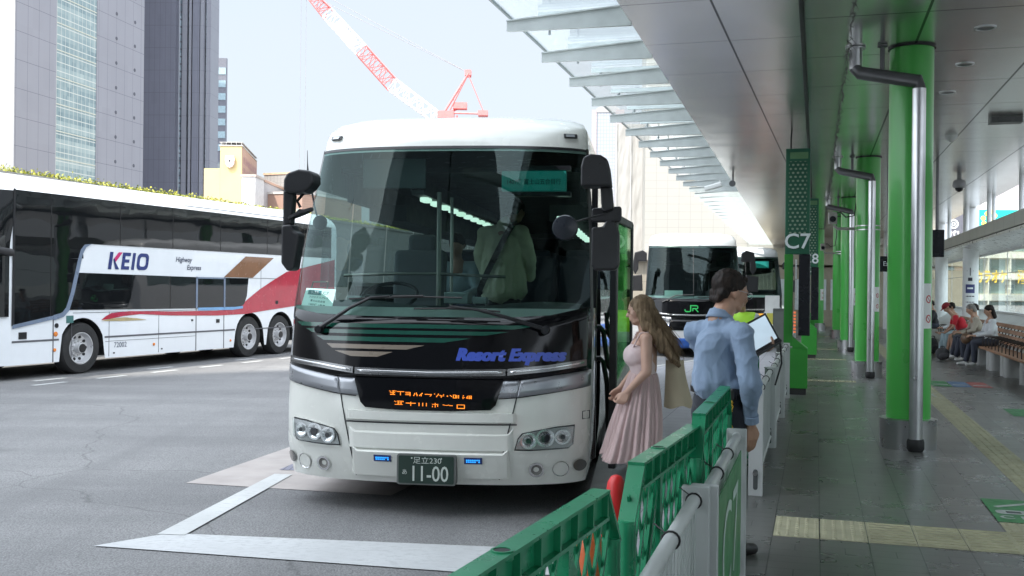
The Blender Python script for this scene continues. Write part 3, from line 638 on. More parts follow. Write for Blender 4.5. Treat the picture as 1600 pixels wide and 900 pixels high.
# yellow hotel with the round crest
Y0 = 120; q = px(317, 450, Y0); q.z = 0
YEL = mat('yellow_render', (.62, .49, .235), .7, var=.05, vs=.3); ORG = gridmat('salmon_tile', (.46, .29, .21), (.35, .22, .17), .6, .3, .03, .03, (1, 2), .7)
t = thing('yellow_hotel', 'yellow hotel with a round crest on its upper corner block', 'building', q, 0)
zt = px(342, 228, Y0).z; zl = px(317, 263, Y0).z
dv = Vector((-2.0, 15, 0))       # receding right side
def wedge(x0, x1, z0, z1, name, m, d=dv):
    g = MB(); g.prism([(x0, 0, z0), (x1, 0, z0), (x1, 0, z1), (x0, 0, z1)], d); return g.build(name, m, t)
wedge(0, 1.87, 0, zl, 'low_wing', YEL); wedge(1.88, 4.4, 0, zt - .02, 'tower_wall', YEL)
g = MB(); a = Vector((4.43, .04, 0)); g.prism([a, a + dv * .98, a + dv * .98 + Vector((0, 0, zt - .1)), a + Vector((0, 0, zt - .1))], (.02, 0, 0)); sidew = g.build('side_wall', ORG, t)
g = MB(); g.prism([(1.75, -.1, zt), (4.5, -.1, zt), Vector((4.5, -.1, zt)) + dv, Vector((1.75, -.1, zt)) + dv], (0, 0, .12))
for k in range(5): g.box(1.95 + .6 * k, 2.0 + .6 * k, -.05, .0, zt + .12, zt + .42)
g.prism([(1.8, -.05, zt + .42), (4.5, -.05, zt + .42), Vector((4.5, -.05, zt + .42)) + dv, Vector((1.8, -.05, zt + .42)) + dv], (0, 0, .06)); g.build('roof_rail', mat('roof_grey', (.5, .48, .46)), t)
# crest: rounded shield with wheel of spokes
cz = px(358, 252, Y0).z; cx_ = px(358, 252, Y0).x - q.x
g = MB(); g.prism([(cx_ + x, -.35, cz + z) for x, z in [(-.5, .62), (.5, .62), (.56, .2), (.5, -.35), (.3, -.65), (0, -.78), (-.3, -.65), (-.5, -.35), (-.56, .2)]], (0, .22, 0)); cr = g.build('crest', mat('crest_pink', (.72, .5, .5), .5), t)
g = MB()
for k in range(4):
    a = math.pi * k / 4; g.bar((cx_ - .5 * math.cos(a), -.37, cz - .5 * math.sin(a)), (cx_ + .5 * math.cos(a), -.37, cz + .5 * math.sin(a)), .05, .16 if k % 2 else .12)
g.build('crest_spoke', mat('crest_white', (.85, .82, .8)), cr)
g = MB()
for sx in (-1, 1):
    for z in (-.33, .05, .4): g.bar((cx_ + sx * .12, -.38, cz + z * .4), (cx_ + sx * .4, -.38, cz + z), .03, .05)
g.build('crest_mark', mat('crest_dark', (.25, .1, .1)), cr)
SG = mat('sign_maroon', (.35, .16, .15))
for i, s_ in enumerate(('SUNROUTE', 'PLAZA')):
    un = dv.normalized()
    text('lettering', s_, 1.15, SG, sidew, lambda x, y, d, i=i: Vector((4.47, 0, 0)) + un * (1.2 + x) + Vector((0, 0, px(380, 249, Y0).z + y - 1.25 * i)), align='LEFT', bold=.04, sx=2.2)
for x, z in ((4.9, 7), (6.2, 7.4)): pass
# sheds and lower blocks right of the hotel
def simple(name, label, x0, x1, y1, Y, side, m1, m2=None, rz=0, cat='building', wins=None, dep=14):
    a = px(x0, 450, Y); wd = (x1 - x0) / 1600 * Y; h = px((x0 + x1) / 2, y1, Y).z; o = thing(name, label, cat, (a.x, a.y, 0), rz)
    g = MB(); g.box(0, wd, 0, dep, 0, h); g.build('wall', m1, o)
    g = MB(); g.box(-.1, wd + .1, -.1, dep + .1, h + .002, h + .25); g.build('parapet', m2 or m1, o)
    if wins:
        cols, z0, z1, n, gap, wm = wins
        for zz in (z0 if isinstance(z0, (list, tuple)) else [z0]):
            for k in range(cols):
                f = MB(); cw_ = wd * .9 / cols; f.box(wd * .05 + cw_ * (k + gap), wd * .05 + cw_ * (k + 1 - gap), -.06, .02, zz, zz + z1); f.build('window', wm, o)
    return o
WW = mat('pale_window', (.55, .6, .62), .2)
simple('plant_house', 'small white roof hut beside the yellow hotel', 376, 397, 276, 112, 0, mat('hut_white', (.62, .6, .58)), mat('hut_cap', (.5, .42, .36)))
simple('louvred_annex', 'narrow grey louvred annex between the hut and the brick block', 398, 411, 284, 116, 0, gridmat('louvres', (.38, .36, .36), (.18, .17, .17), .35, 1000, .08, .01, (0, 2), .6), ORG)
simple('brick_block', 'salmon brick block with a row of pale windows, partly behind the bus mirror', 410, 480, 304, 118, 0, ORG, mat('block_coping', (.6, .55, .5)), R(-20), wins=(9, [9.4], 1.1, 1, .15, WW))
simple('grey_roof_block', 'grey cladded block rising behind the salmon brick block', 411, 470, 274, 127, 0, gridmat('ribbed_grey', (.30, .29, .28), (.2, .2, .2), .5, 1.2, .06, .05, (0, 2), .6), mat('orange_trim', (.5, .36, .25)), R(-24))
# roof things
g = MB(); f = px(340, 258, Y0); g.tube([(f.x, Y0 + 2, zl), (f.x, Y0 + 2, zl + .9)], .1, 8); g.obb((f.x, Y0 + 2, zl + 1.2), (.7, .4, .5)); o = g.build('roof_vent', mat('hut_white', (.62, .6, .58))); tag(o, 'small white vent on the low roof of the yellow hotel', 'vent')
t = thing('floodlight', 'floodlight on a short post above the wall hedge', 'lamp', px(346, 325, 50) * Vector((1, 1, 0)) + Vector((0, 0, 5)))
g = MB(); g.tube([(-.15, 0, -.7), (-.15, 0, .1)], .03, 6); g.build('post', DARKG, t)
g = MB(); g.obb((0, 0, .25), (.5, .2, .3), Matrix.Rotation(R(20), 3, 'Y')); g.build('lamp_head', mat('lamp_head_grey', (.3, .28, .26)), t, bev=.02)
g = MB(); g.obb((0, -.11, .24), (.4, .02, .2), Matrix.Rotation(R(20), 3, 'Y')); g.build('lens', WW, t)

# white hazy tower and the sheeted building
FAR = mat('bleached_tower', (.36, .355, .355), .8, var=.03)
a = px(922, 450, 330); t = thing('pale_tower', 'pale sunlit high-rise with a pointed crown far behind the bus', 'building', (a.x, a.y, 0), R(-6))
def Z(y, Y=330, x=945): return px(x, y, Y).z
g = MB(); g.box(0, 10.5, 0, 12, 0, Z(176)); g.build('wall', gridmat('bleached_grid', (.33, .33, .35), (.26, .28, .31), .95, 1.15, .35, .4, (0, 2), .7, vs=.05), t)
for x0, x1 in ((.0, 1.6), (7.6, 10.4)):
    g = MB(); g.box(x0, x1, -.3, 0, 0, Z(172)); g.build('pier', gridmat('salmon_pier', (.36, .30, .295), (.30, .28, .3), 3, 1.15, .05, .3, (0, 2), .7), t)
g = MB(); g.prism([(1.5, -.2, Z(176)), (8.8, -.2, Z(176)), (8.8, -.2, Z(170)), (5, -.2, Z(160)), (1.5, -.2, Z(170))], (0, 10, 0)); g.build('crown', FAR, t)
g = MB(); g.tube([(2.4, 0, Z(172)), (5, 0, Z(158)), (8.4, 0, Z(170))], .15, 5); g.tube([(5, 0, Z(160)), (5, 0, Z(152))], .08, 5); g.build('mast', FAR, t)
def sheetm():
    m, nt, p = nodes('scaffold_sheet'); t_, xyz = objxyz(nt)
    n = noise_(nt, t_.outputs['Object'], .5, 5, .6, (2.2, 1, .5)); nt.links.new(mixc(nt, n, (.36, .352, .335), (.41, .40, .385)), p.inputs['Base Color']); p.inputs['Roughness'].default_value = .85
    wv = noise_(nt, t_.outputs['Object'], .35, 3, .5, (3, 1, .8)); bump(nt, p, wv, .35, .3); return m
a = px(961, 450, 62); t = thing('sheeted_building', 'building wrapped in pale wrinkled scaffold sheeting', 'building', (a.x, a.y, 0), R(-8))
zt = px(985, 195, 62).z; zb = px(985, 385, 62).z
def wr(u, v): 
    x = u * 1.75; z = 2 + (zt - 2) * v; return (x, -.12 + .05 * noise.noise(Vector((x * 2.2, 0, z * .7))) + .025 * noise.noise(Vector((x * 6, 2, z * 1.5 - x * 2))), z)
g = MB(); g.grid(wr, 40, 120); g.build('sheeting', sheetm(), t, smooth='all')
g = MB(); g.box(.0, 1.75, 0, 8, 0, zt - .3); g.build('wall', mat('bleached_tower', (.8, .78, .78)), t)
for x in (-.02, .85, 1.73):
    g = MB(); g.box(x, x + .03, -.28, -.25, 1.5, zt + .6); g.build('scaffold_pole', mat('pole_grey', (.5, .5, .5)), t)
g = MB()
for x in (.06, .8, .92, 1.65):
    z = 3
    while z < zt: g.obb((x, -.27, z), (.04, .02, .04)); z += 1.85
g.build('tie', mat('tie_dark', (.3, .3, .3)), t)
# big cream station wall
CW = gridmat('cream_station_tile', (.37, .355, .32), (.30, .29, .265), .64, .44, .03, .025, (0, 2), .6, 0, .02, vs=.05)
a = px(1006, 450, 58); t = thing('station_wall', 'tall sunlit cream tiled wall closing the view beyond the coaches', 'building', (a.x, a.y, 0), R(-5))
g = MB(); g.box(0, 16, 0, 6, 3.9, 22); g.build('wall', CW, t)
g = MB(); g.box(-3.2, 16, -.05, 6, 0, 3.4); g.build('lower_wall', gridmat('cream_lower', (.28, .25, .20), (.20, .18, .15), 1.15, 1.1, .04, .04, (0, 2), .7, vs=.1), t)
g = MB(); g.box(-3.4, 16, -.5, 6, 3.4, 3.9); g.build('ledge', mat('cream_ledge', (.33, .315, .28), .6), t)
c0 = px(1190, 450, 47)
t = thing('cream_kiosk', 'low cream building with a heavy cornice at the end of the forecourt', 'building', (c0.x, c0.y, 0), R(-4))
CR = mat('cream_paint', (.34, .30, .23), .7)
g = MB(); g.box(.5, 9, 0, 5, 0, px(1200, 403, 47).z - .5); g.build('wall', CR, t)
zc = px(1200, 388, 47).z
g = MB(); g.prism([(.5, -.1, zc - .75), (9, -.1, zc - .75), (9, -.1, zc), (0, -.1, zc), (.1, -.1, zc - .35), (.5, -.1, zc - .4)], (0, 5.2, 0)); g.build('cornice', mat('cream_cornice', (.38, .34, .26), .6), t)
for k in range(4):
    f = MB(); f.box(.7 + k * .8, 1.3 + k * .8, -.04, 0, .9, 2.3); f.build('window', WW, t)
# end wall of the platform with white glazing
t = pthing('end_screen', 'white framed glass screen closing the far end of the platform', 'screen', -2.0, 60, .15)
g = MB()
for k in range(9): g.box(-.04 + k * .8, .04 + k * .8, -.05, .05, .6, 2.9)
g.box(-.05, 6.6, -.045, .045, 2.85, 2.95); g.box(-.05, 6.6, -.045, .045, .6, .68); g.box(-.05, 6.6, -.045, .045, 1.9, 1.96); g.build('frame', WCOL, t)
g = MB(); g.box(0, 6.4, .0, .01, .68, 2.85); g.build('glass', glass('side_glass', (.9, .95, .93), .05), t)
g = MB(); g.box(-.1, 6.6, -.1, .1, 2.95, 4.1); g.build('transom_wall', mat('pale_beige', (.55, .52, .45), .6), t)
g = MB(); g.box(-.1, 6.6, -.12, .12, 0, .6); g.build('base_wall', mat('grey_base', (.4, .4, .4), .6), t)
t = pthing('access_ramp', 'grey sloping ramp with handrail at the far end of the platform', 'ramp', .4, 55, .15)
g = MB(); g.prism([(0, 0, 0), (3, 0, 0), (3, 0, .1), (0, 0, .9)], (0, 1.6, 0)); g.build('ramp', mat('grey_base', (.4, .4, .4)), t)
g = MB(); g.tube([(0, 0, 1.6), (.2, 0, 1.6), (1.6, 0, .5), (2.2, 0, .5)], .03, 8); g.build('handrail', DARKG, t, smooth=True)

# crane
RED = mat('crane_hazed_red', (.72, .20, .19), .5); WHI = mat('crane_white', (.85, .83, .83), .6)  # distance haze is put into the red by paling it to pink
t = thing('luffing_crane', 'red and white lattice tower crane leaning over the skyline', 'crane', (px(712, 450, 150).x, 150, 0))
o0 = Vector(t.location)
def C(x, y, dy=0): p = px(x, y, 150 + dy); return p - o0
def lattice(g, p0, p1, w0, w1, n, r=.045):
    r *= 1.15
    d = (p1 - p0).normalized(); up = Vector((0, 1, 0)); s = d.cross(up).normalized(); prev = None
    for i in range(n + 1):
        f = i / n; c = p0.lerp(p1, f); w_ = w0 + (w1 - w0) * f; q = [c + s * w_ + up * w_, c - s * w_ + up * w_, c - s * w_ - up * w_, c + s * w_ - up * w_]
        if prev:
            for k in range(4): g.tube([prev[k], q[k]], r * 1.6, 4, False); g.tube([prev[k], q[(k + 1) % 4]] if i % 2 else [prev[(k + 1) % 4], q[k]], r, 4, False); g.tube([q[k], q[(k + 1) % 4]], r, 4, False)
        prev = q
stops = [((697, 197), (610, 133), WHI, .8, .95, 8), ((610, 133), (562, 80), RED, .95, .95, 6), ((562, 80), (508, 22), WHI, .95, .9, 7), ((508, 22), (480, -8), RED, .9, .6, 4), ((480, -8), (420, -75), WHI, .6, .4, 5)]
for a_, b_, m_, w0, w1, n in stops: g = MB(); lattice(g, C(*a_), C(*b_), w0, w1, n, .05); g.build('boom', m_, t)
g = MB(); pA, pB = C(521, 38, -1.1), C(548, 70, -1.1); dd = (pB - pA).normalized(); nn = Vector((dd.z, 0, -dd.x)); g.quad(pA - nn * .75, pB - nn * .75, pB + nn * .75, pA + nn * .75); bd = g.build('name_board', WHI, t)
text('lettering', 'NAKAYAMA', 1.05, mat('board_ink', (.35, .33, .33)), bd, lambda x, y, d: pA.lerp(pB, .5) + dd * x * .8 - nn * y * .8 + Vector((0, -.05 - d, 0)))
g = MB()
for dy in (-.8, .8): g.tube([C(686, 184, dy), C(729, 114, dy)], .17, 6); g.tube([C(700, 172, dy), C(728, 116, dy)], .12, 6); g.tube([C(727, 114, dy), C(755, 180, dy)], .08, 6); g.tube([C(686, 176, dy), C(756, 178, dy)], .14, 6)
for f in (.3, .5, .7): g.tube([C(686 + 43 * f, 184 - 70 * f, -.8), C(686 + 43 * f, 184 - 70 * f, .8)], .08, 5); g.tube([C(690 + 38 * f, 176 - 62 * f, -.8), C(700 + 28 * f, 172 - 56 * f, -.8)], .06, 5)
g.obb(C(716, 166), (2.0, 1.6, .9)); g.obb(C(694, 180), (2.4, 2, 1.)); g.obb(C(728, 115), (.9, 1.8, .8)); g.obb(C(752, 178), (1.4, 2.2, .7))
g.tube([C(700, 176), C(715, 168), C(722, 166)], .18, 6); g.build('machinery_frame', RED, t)
g = MB(); lattice(g, C(702, 182), C(702, 182) * Vector((1, 1, 0)), .9, .9, 12, .08); g.build('mast', RED, t)
g = MB(); g.tube([C(729, 114), C(480, -8)], .035, 4); g.tube([C(729, 114), C(478, -20)], .035, 4)
for xx in (466, 474): g.tube([C(xx, -20), C(xx, 330)], .022, 4)
g.build('cable', mat('cable_grey', (.35, .33, .34)), t)

# buildings seen through the right-hand windows, and the shop signs above the beam
def FB(x, y, Y=150): return px(x, y, Y)
o0 = FB(1505, 450); t = thing('apartment_block', 'cream block with rows of balconies and yellow shop lettering seen through the side windows', 'building', (o0.x, 150, 0))
AP = mat('sunny_cream', (.62, .57, .44), .7, var=.05, vs=.3); APG = mat('block_glass', (.20, .27, .25), .2, var=.4, vs=.35)
g = MB(); g.box(0, 30, 0, 12, -3, 12.6); g.build('wall', AP, t)
for k in range(6):
    z = -1.5 + 3.1 * k - .95; g = MB(); g.box(-.2, 30, -1.0, 0, z, z + .9); g.build('balcony', mat('balcony_cream', (.66, .63, .54), .7), t)
for k in range(5):
    for j in range(9):
        z = -1.4 + 3.1 * k; f = MB(); f.box(.5 + j * 3.2, 2.9 + j * 3.2, -.06, 0, z, z + 1.9); f.build('window', APG, t)
g = MB()
for j in range(8): g.box(3.15 + j * 3.2, 3.3 + j * 3.2, -1.05, 0, -3, 12)
g.build('party_fin', mat('balcony_cream', (.6, .6, .6)), t)
YS = mat('yellow_sign', (.75, .50, .05), emit=.2)
for s_, x in (('カラオケ', 3.6), ('酒場', 8.6), ('まんが', 12.6)): text('lettering', s_, 1.9, YS, t, lambda a, b, d, xx=x: (xx + a, -1.06, 4.0 + b * 1.1), bold=.05, sx=.62)
o1 = FB(1440, 450); t = thing('orange_block', 'salmon coloured block with a rust sign seen left of the printed white column', 'building', (o1.x, 149, 0))
g = MB(); g.box(0, 5.6, 0, 10, -3, 9.6); g.build('wall', mat('salmon_wall', (.58, .40, .27), .7), t)
for k in range(4):
    g = MB(); g.box(.8, 4.3, -.08, 0, -1.2 + 2.7 * k, .2 + 2.7 * k); g.build('window', APG, t)
g = MB(); g.box(1.6, 4.4, -.2, -.09, 1.6, 2.7); g.build('sign_board', mat('rust_sign', (.55, .2, .12)), t)
o2 = FB(1526, 450, 140); t = thing('teal_billboard', 'large teal shop billboard with yellow dots above the long beam', 'billboard', (o2.x, 140, 0))
zz = lambda y: FB(1560, y, 140).z
g = MB(); g.box(0, 9.5, 0, .5, zz(380), zz(328)); b = g.build('board', mat('teal_board', (.01, .42, .36), .4, var=.03, emit=.12), t)
g = MB()
for x, y in ((1535, 341), (1541, 334), (1548, 331), (1553, 337), (1536, 349), (1549, 343), (1545, 352)): c_ = FB(x, y, 140) - Vector((o2.x, 140, 0)); g.lathe([(.33, -.05), (.33, 0)], 12, (c_.x, 0, c_.z), 'y')
g.build('dot', mat('yellow_dot', (.8, .65, .1), emit=.3), b)
g = MB(); g.box(0, 9.5, .1, .5, zz(327), zz(312)); g.build('white_panel', WHI, t); g = MB(); g.box(0, 9.5, .2, .6, zz(311), zz(280)); g.build('pink_panel', mat('pink_glass', (.5, .42, .44), .3), t)
text('lettering', 'サロン', 1.3, WHI, b, lambda x, y, d: (4.6 + x, -.06, zz(350) + y), bold=.05)
o3 = FB(1455, 450, 145); t = thing('dark_shopfront', 'dark shop sign with white lettering and a round badge above the beam', 'billboard', (o3.x, 145, 0))
g = MB(); g.box(0, 4.6, 0, .5, zz(385) + .2, zz(318)); b = g.build('board', mat('charcoal_board', (.16, .15, .18), .5), t)
text('lettering', 'ロ・パレ', 1.3, WHI, b, lambda x, y, d: (2.4 + x, -.06, zz(369) + y + .3), bold=.06, sx=.8)
g = MB(); n = 24; c_ = FB(1489, 350, 145) - Vector((o3.x, 145, 0))
for r0, r1 in ((.45, .68), (.15, .28)): g.add([(c_.x + r * math.cos(2 * math.pi * k / n), -.06, c_.z + r * math.sin(2 * math.pi * k / n)) for r in (r0, r1) for k in range(n)], [(k, (k + 1) % n, n + (k + 1) % n, n + k) for k in range(n)])
g.build('badge', WHI, b)
# unseen tower added behind the photographer to shade the forecourt
t = thing('shade_tower', 'unseen tall tower added behind the camera to shade the forecourt', 'building', (-28.5, -21.8, 0), math.atan2(.545, .838))
g = MB(); g.box(-55, 0, -70, 0, 0, 100); g.build('wall', gridmat('shade_tower_facade', (.34, .33, .32), (.12, .14, .16), 3.2, 3.6, 1.5, 1.3, (0, 2), .4, vs=.1), t)
# ============================================================= coaches
def lerp(x, T):
    if x <= T[0][0]: return T[0][1]
    for (a, b), (c, d) in zip(T, T[1:]):
        if x <= c: return b + (d - b) * (x - a) / (c - a)
    return T[-1][1]
Wt = [(.2, 1.20), (.45, 1.235), (.8, 1.245), (1.6, 1.243), (2.2, 1.215), (2.9, 1.165), (3.03, 1.16), (3.12, 1.15), (3.2, 1.11), (3.27, 1.0), (3.32, .8), (3.35, .45)]
Rt = [(.2, .06), (.5, 0), (.9, .03), (1.3, .10), (1.6, .16), (2.2, .36), (2.9, .64), (3.03, .69), (3.12, .76), (3.2, .9), (3.27, 1.1), (3.32, 1.45), (3.35, 2.1)]
Pt = [(.2, .40), (1.0, .45), (1.6, .45), (2.9, .36), (3.2, .33), (3.35, .2)]
def fy(x, z):
    u = min(1, abs(x) / lerp(z, Wt)); return lerp(z, Rt) - lerp(z, Pt) * (1 - u ** 2.6) ** .6
def FS(x, z, off=0.):
    wz = lerp(z, Wt) * .999; x = max(-wz, min(wz, x)); y = fy(x, z)
    if not off: return Vector((x, y, z))
    e = .01; a = x - e if x > 0 else x; b = x if x > 0 else x + e
    tx = Vector((b - a, fy(b, z) - fy(a, z), 0)); tz = Vector((0, fy(x, z + e) - fy(x, z - e), 2 * e))
    n = tz.cross(tx).normalized()
    if n.y > 0: n = -n
    return Vector((x, y, z)) + n * off
def band(g, prof_lo, prof_hi, off, thick=0., nx=0, nz=3):
    """patch of the front surface between two polylines [(x, z)]; with a rim going back to the body"""
    xs = sorted(set([p[0] for p in prof_lo + prof_hi])); x0 = max(prof_lo[0][0], prof_hi[0][0]); x1 = min(prof_lo[-1][0], prof_hi[-1][0])
    xs = [x for x in xs if x0 <= x <= x1]; fine = []
    for a, b in zip(xs, xs[1:]):
        k = max(1, int((b - a) / .04)); fine += [a + (b - a) * i / k for i in range(k)]
    fine.append(xs[-1]); n = len(fine)
    vs = [FS(x, lerp(x, prof_lo) + (lerp(x, prof_hi) - lerp(x, prof_lo)) * j / nz, off) for j in range(nz + 1) for x in fine]
    fs = [(j * n + i, j * n + i + 1, (j + 1) * n + i + 1, (j + 1) * n + i) for j in range(nz) for i in range(n - 1)]
    if thick:
        rim = [i for i in range(n)] + [j * n + n - 1 for j in range(1, nz + 1)] + [nz * n + i for i in range(n - 2, -1, -1)] + [j * n for j in range(nz - 1, 0, -1)]
        b = len(vs); pos = []
        for r in rim:
            j, i = divmod(r, n); x = fine[i]; pos.append(FS(x, lerp(x, prof_lo) + (lerp(x, prof_hi) - lerp(x, prof_lo)) * j / nz, off - thick))
        vs += pos; m = len(rim); fs += [(rim[k], rim[(k + 1) % m], b + (k + 1) % m, b + k) for k in range(m)]
    g.add(vs, fs); return g
def polyband(g, poly, off, thick=0.):
    xs = sorted(set(p[0] for p in poly)); lo, hi = [], []
    n = len(poly); xx = []
    for a, b in zip(xs, xs[1:]): k = max(1, int((b - a) / .03)); xx += [a + (b - a) * i / k for i in range(k)]
    xx.append(xs[-1]); xx[0] += 1e-4; xx[-1] -= 1e-4
    for x in xx:
        zs = []
        for i in range(n):
            (a, za), (b, zb) = poly[i], poly[(i + 1) % n]
            if a != b and min(a, b) <= x <= max(a, b): zs.append(za + (zb - za) * (x - a) / (b - a))
        lo.append((x, min(zs))); hi.append((x, max(zs)))
    return band(g, lo, hi, off, thick)
def disc(g, x, z, r, off, n=20, r0=0., dep=0.):
    c = FS(x, z, off); 
    rr = [r0, r] if r0 else [r]
    V = [FS(x + q * math.cos(2 * math.pi * k / n), z + q * math.sin(2 * math.pi * k / n), off - dep * (1 if q == r0 else 0)) for q in rr for k in range(n)]
    if r0: g.add(V, [(k, (k + 1) % n, n + (k + 1) % n, n + k) for k in range(n)])
    else: g.add([FS(x, z, off - dep)] + V, [(0, 1 + k, 1 + (k + 1) % n) for k in range(n)])
    return g
def slab(g, pts, y0, y1): return g.prism([(x, y0, z) for x, z in pts], (0, y1 - y0, 0))
CHR = mat('chrome', (.80, .80, .80), .16, .85, var=.03); GREY = mat('silver_grey_paint', (.30, .31, .33), .3, .5, var=.05, coat=.5)
BPANEL = mat('gloss_black_panel', (.004, .004, .005), .10, spec=.28, var=.2); BTRIM = mat('black_trim', (.012, .012, .014), .35)
WSG = glass('windscreen_glass', (.37, .49, .47), .028, .0, (.80, 1, .98), 1.27, .03); SIDEG = mat('dark_side_glass', (.01, .013, .014), .04, var=.1, coat=.5)
BODYW = mat('white_bus_paint', (.74, .745, .69), .25, var=.04, coat=.7, dirt=.10)
LENS = glass('clear_lens', (.93, .96, .96), .06, ior=1.3); TYRE = mat('tyre', (.02, .02, .02), .75, bmp=.2)
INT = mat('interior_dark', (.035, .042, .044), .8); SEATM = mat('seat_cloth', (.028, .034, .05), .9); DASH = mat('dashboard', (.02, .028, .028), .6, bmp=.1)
LED = mat('orange_led', (1., .24, .015), emit=.42); LEDB = mat('blue_led', (.02, .28, .9), emit=.6); ALW = mat('polished_wheel', (.62, .62, .63), .3, .45, var=.04)
MIR = mat('mirror_glass', (.5, .55, .6), .02, 1.)
def wheel(g_t, g_r, x, y, r=.5, side=1, w_=.3):
    g_t.lathe([(r * .6, -w_ / 2), (r * .94, -w_ / 2), (r, -w_ / 2 + .04), (r, w_ / 2 - .04), (r * .94, w_ / 2), (r * .6, w_ / 2)], 40, (x, y, r), 'x')
def coach(name, label, loc, rz, body, group, L=11.8, full=True, stripes=None):
    c = thing(name, label, 'bus', loc, rz, group)
    Zs = [.24, .27, .35, .5, .8, 1.1, 1.3, 1.6, 1.8, 2.2, 2.6, 2.9, 2.97, 3.03, 3.08, 3.12, 3.16, 3.2, 3.24, 3.27, 3.295, 3.32, 3.335, 3.35]
    F = 40; us = [-math.cos(math.pi * i / F) for i in range(F + 1)]; us = [math.copysign(abs(u) ** .9, u) for u in us]
    Ys = [.75, 1.65, 3, 4.3, 5.6, 6.9, 8.2, 9.5, 10.8]
    rings = []
    for z in Zs:
        W_, R_ = lerp(z, Wt), lerp(z, Rt); rg = [(u * W_, fy(u * W_, z), z) for u in us]
        re = L - (R_ - .1 if z > 2.9 else .05) * .6
        rg += [(W_, max(y, R_ + .01 * (k + 1)), z) for k, y in enumerate(Ys)] + [(W_, re - .3, z), (W_ - .1, re - .05, z), (W_ - .3, re, z), (-W_ + .3, re, z), (-W_ + .1, re - .05, z), (-W_, re - .3, z)] + [(-W_, max(y, R_ + .01 * (k + 1)), z) for k, y in reversed(list(enumerate(Ys)))]
        rings.append(rg)
    n = len(rings[0]); g = MB(); g.v = [v for r in rings for v in r]; nY = len(Ys)
    for j in range(len(Zs) - 1):
        zm = (Zs[j] + Zs[j + 1]) / 2
        for i in range(n):
            if 1.6 < zm < 2.9 and 1 <= i < F - 1: continue                       # windscreen
            if i >= F and zm > 1.8 and zm < 2.6 and (F + 2 <= i < F + nY or n - nY <= i < n - 2): continue    # side windows
            if full and zm < 2.2 and zm > .3 and i == F + 1: continue                # open front door
            if 1.6 < zm < 2.6 and i in (F, n - 1, n - 2) and full: continue
            g.f.append((j * n + i, j * n + (i + 1) % n, (j + 1) * n + (i + 1) % n, (j + 1) * n + i))
    g.f.append(tuple((len(Zs) - 1) * n + k for k in range(n)))
    g.build('body', body, c, smooth=True)
    g = MB(); g.box(-1.15, 1.15, .1, L - .3, .22, .3); g.box(-1.1, 1.1, .5, 1.5, .18, .22); g.build('underbody', INT, c)
    # windscreen
    g = MB(); zt = lambda u: 2.935; zb = lambda u: 1.50 + .05 * abs(u) ** 3
    g.grid(lambda a, b: FS((-1 + 2 * a) * .985 * lerp(zb(-1 + 2 * a) + (zt(0) - zb(-1 + 2 * a)) * b, Wt), zb(-1 + 2 * a) + (zt(0) - zb(-1 + 2 * a)) * b, .004), 60, 20)
    ws = g.build('windscreen', WSG, c, smooth='all', fix=False)
    g = MB(); band(g, [(-1.17, 2.918), (1.17, 2.918)], [(-1.17, 2.942), (1.17, 2.942)], .007); band(g, [(-.006, 1.54), (.006, 1.54)], [(-.006, 2.9), (.006, 2.9)], .006, 0, 0, 12) if not full else None
    for sx in (-1, 1):
        g.grid(lambda a, b: FS(sx * (.985 + .014 * a) * lerp(1.5 + 1.45 * b, Wt), 1.5 + 1.45 * b, .006 + .004 * a), 2, 14)
    g.build('windscreen_seal', BTRIM, c, smooth=True)
    # side glass
    for sx in (-1, 1):
        for k in range(1, nY):
            y0, y1 = Ys[k - 1], Ys[k]
            if full and sx == 1 and k == 1: continue
            g = MB(); g.grid(lambda a, b: (sx * (lerp(1.75 + .9 * b, Wt) + .003), y0 + .02 + (y1 - y0 - .04) * a, 1.75 + .9 * b), 1, 3)
            g.build('side_window', glass('tinted_side_glass', (.58, .66, .66), .06), c, fix=False)
    # black panel, grey trim
    g = MB(); band(g, [(-1.24, 1.10), (-.9, 1.06), (-.55, 1.035), (.55, 1.035), (.9, 1.06), (1.24, 1.12)], [(-1.24, 1.58), (-.93, 1.54), (-.55, 1.528), (.55, 1.526), (.93, 1.55), (1.24, 1.62)], .006, .004, 0, 5); fp = g.build('front_panel', BPANEL, c, smooth='all')
    if stripes: stripes(c, fp)
    g = MB(); xs = [-1.17, -.9, -.585]
    def trim(x0, x1, za, zb, zc=None):
        gg = MB(); xm = (x0 + x1) / 2; zc = zc or (za + zb) / 2
        band(gg, [(x0, za - .025), (xm, zc - .025), (x1, zb - .025)], [(x0, za + .025), (xm, zc + .025), (x1, zb + .025)], .022, .02)
        o = gg.build('trim_strip', mat('dark_trim_silver', (.22, .22, .22), .25, .8), c, smooth=True)
        gg = MB(); band(gg, [(x0 + .02, za - .009), (xm, zc - .009), (x1 - .02, zb - .009)], [(x0 + .02, za + .009), (xm, zc + .009), (x1 - .02, zb + .009)], .026, .004); gg.build('strip_inlay', mat('inlay_silver', (.5, .5, .5), .2, .9), o, smooth='all')
    trim(-1.195, -.59, 1.165, 1.105, 1.14); trim(-.575, .605, 1.102, 1.108, 1.095); trim(.62, 1.195, 1.11, 1.178, 1.138)
    for sx in (-1, 1):
        g = MB(); polyband(g, [(sx * 1.238, 1.12), (sx * .725, 1.05), (sx * .70, .922), (sx * 1.238, .995)], .009, .006)
        g.build('corner_panel', GREY, c, smooth='all')
        g = MB(); polyband(g, [(sx * .72, 1.048), (sx * .56, 1.042), (sx * .53, .915), (sx * .695, .922)], .009, .006); g.build('corner_panel', GREY, c, smooth='all')
    g = MB(); band(g, [(-.575, 1.03), (-.52, .865), (-.48, .825), (-.2, .812), (.2, .812), (.5, .825), (.54, .865), (.59, 1.03)], [(-.575, 1.05), (.59, 1.05)], .012, .01); led = g.build('destination_panel', BPANEL, c, smooth=True)
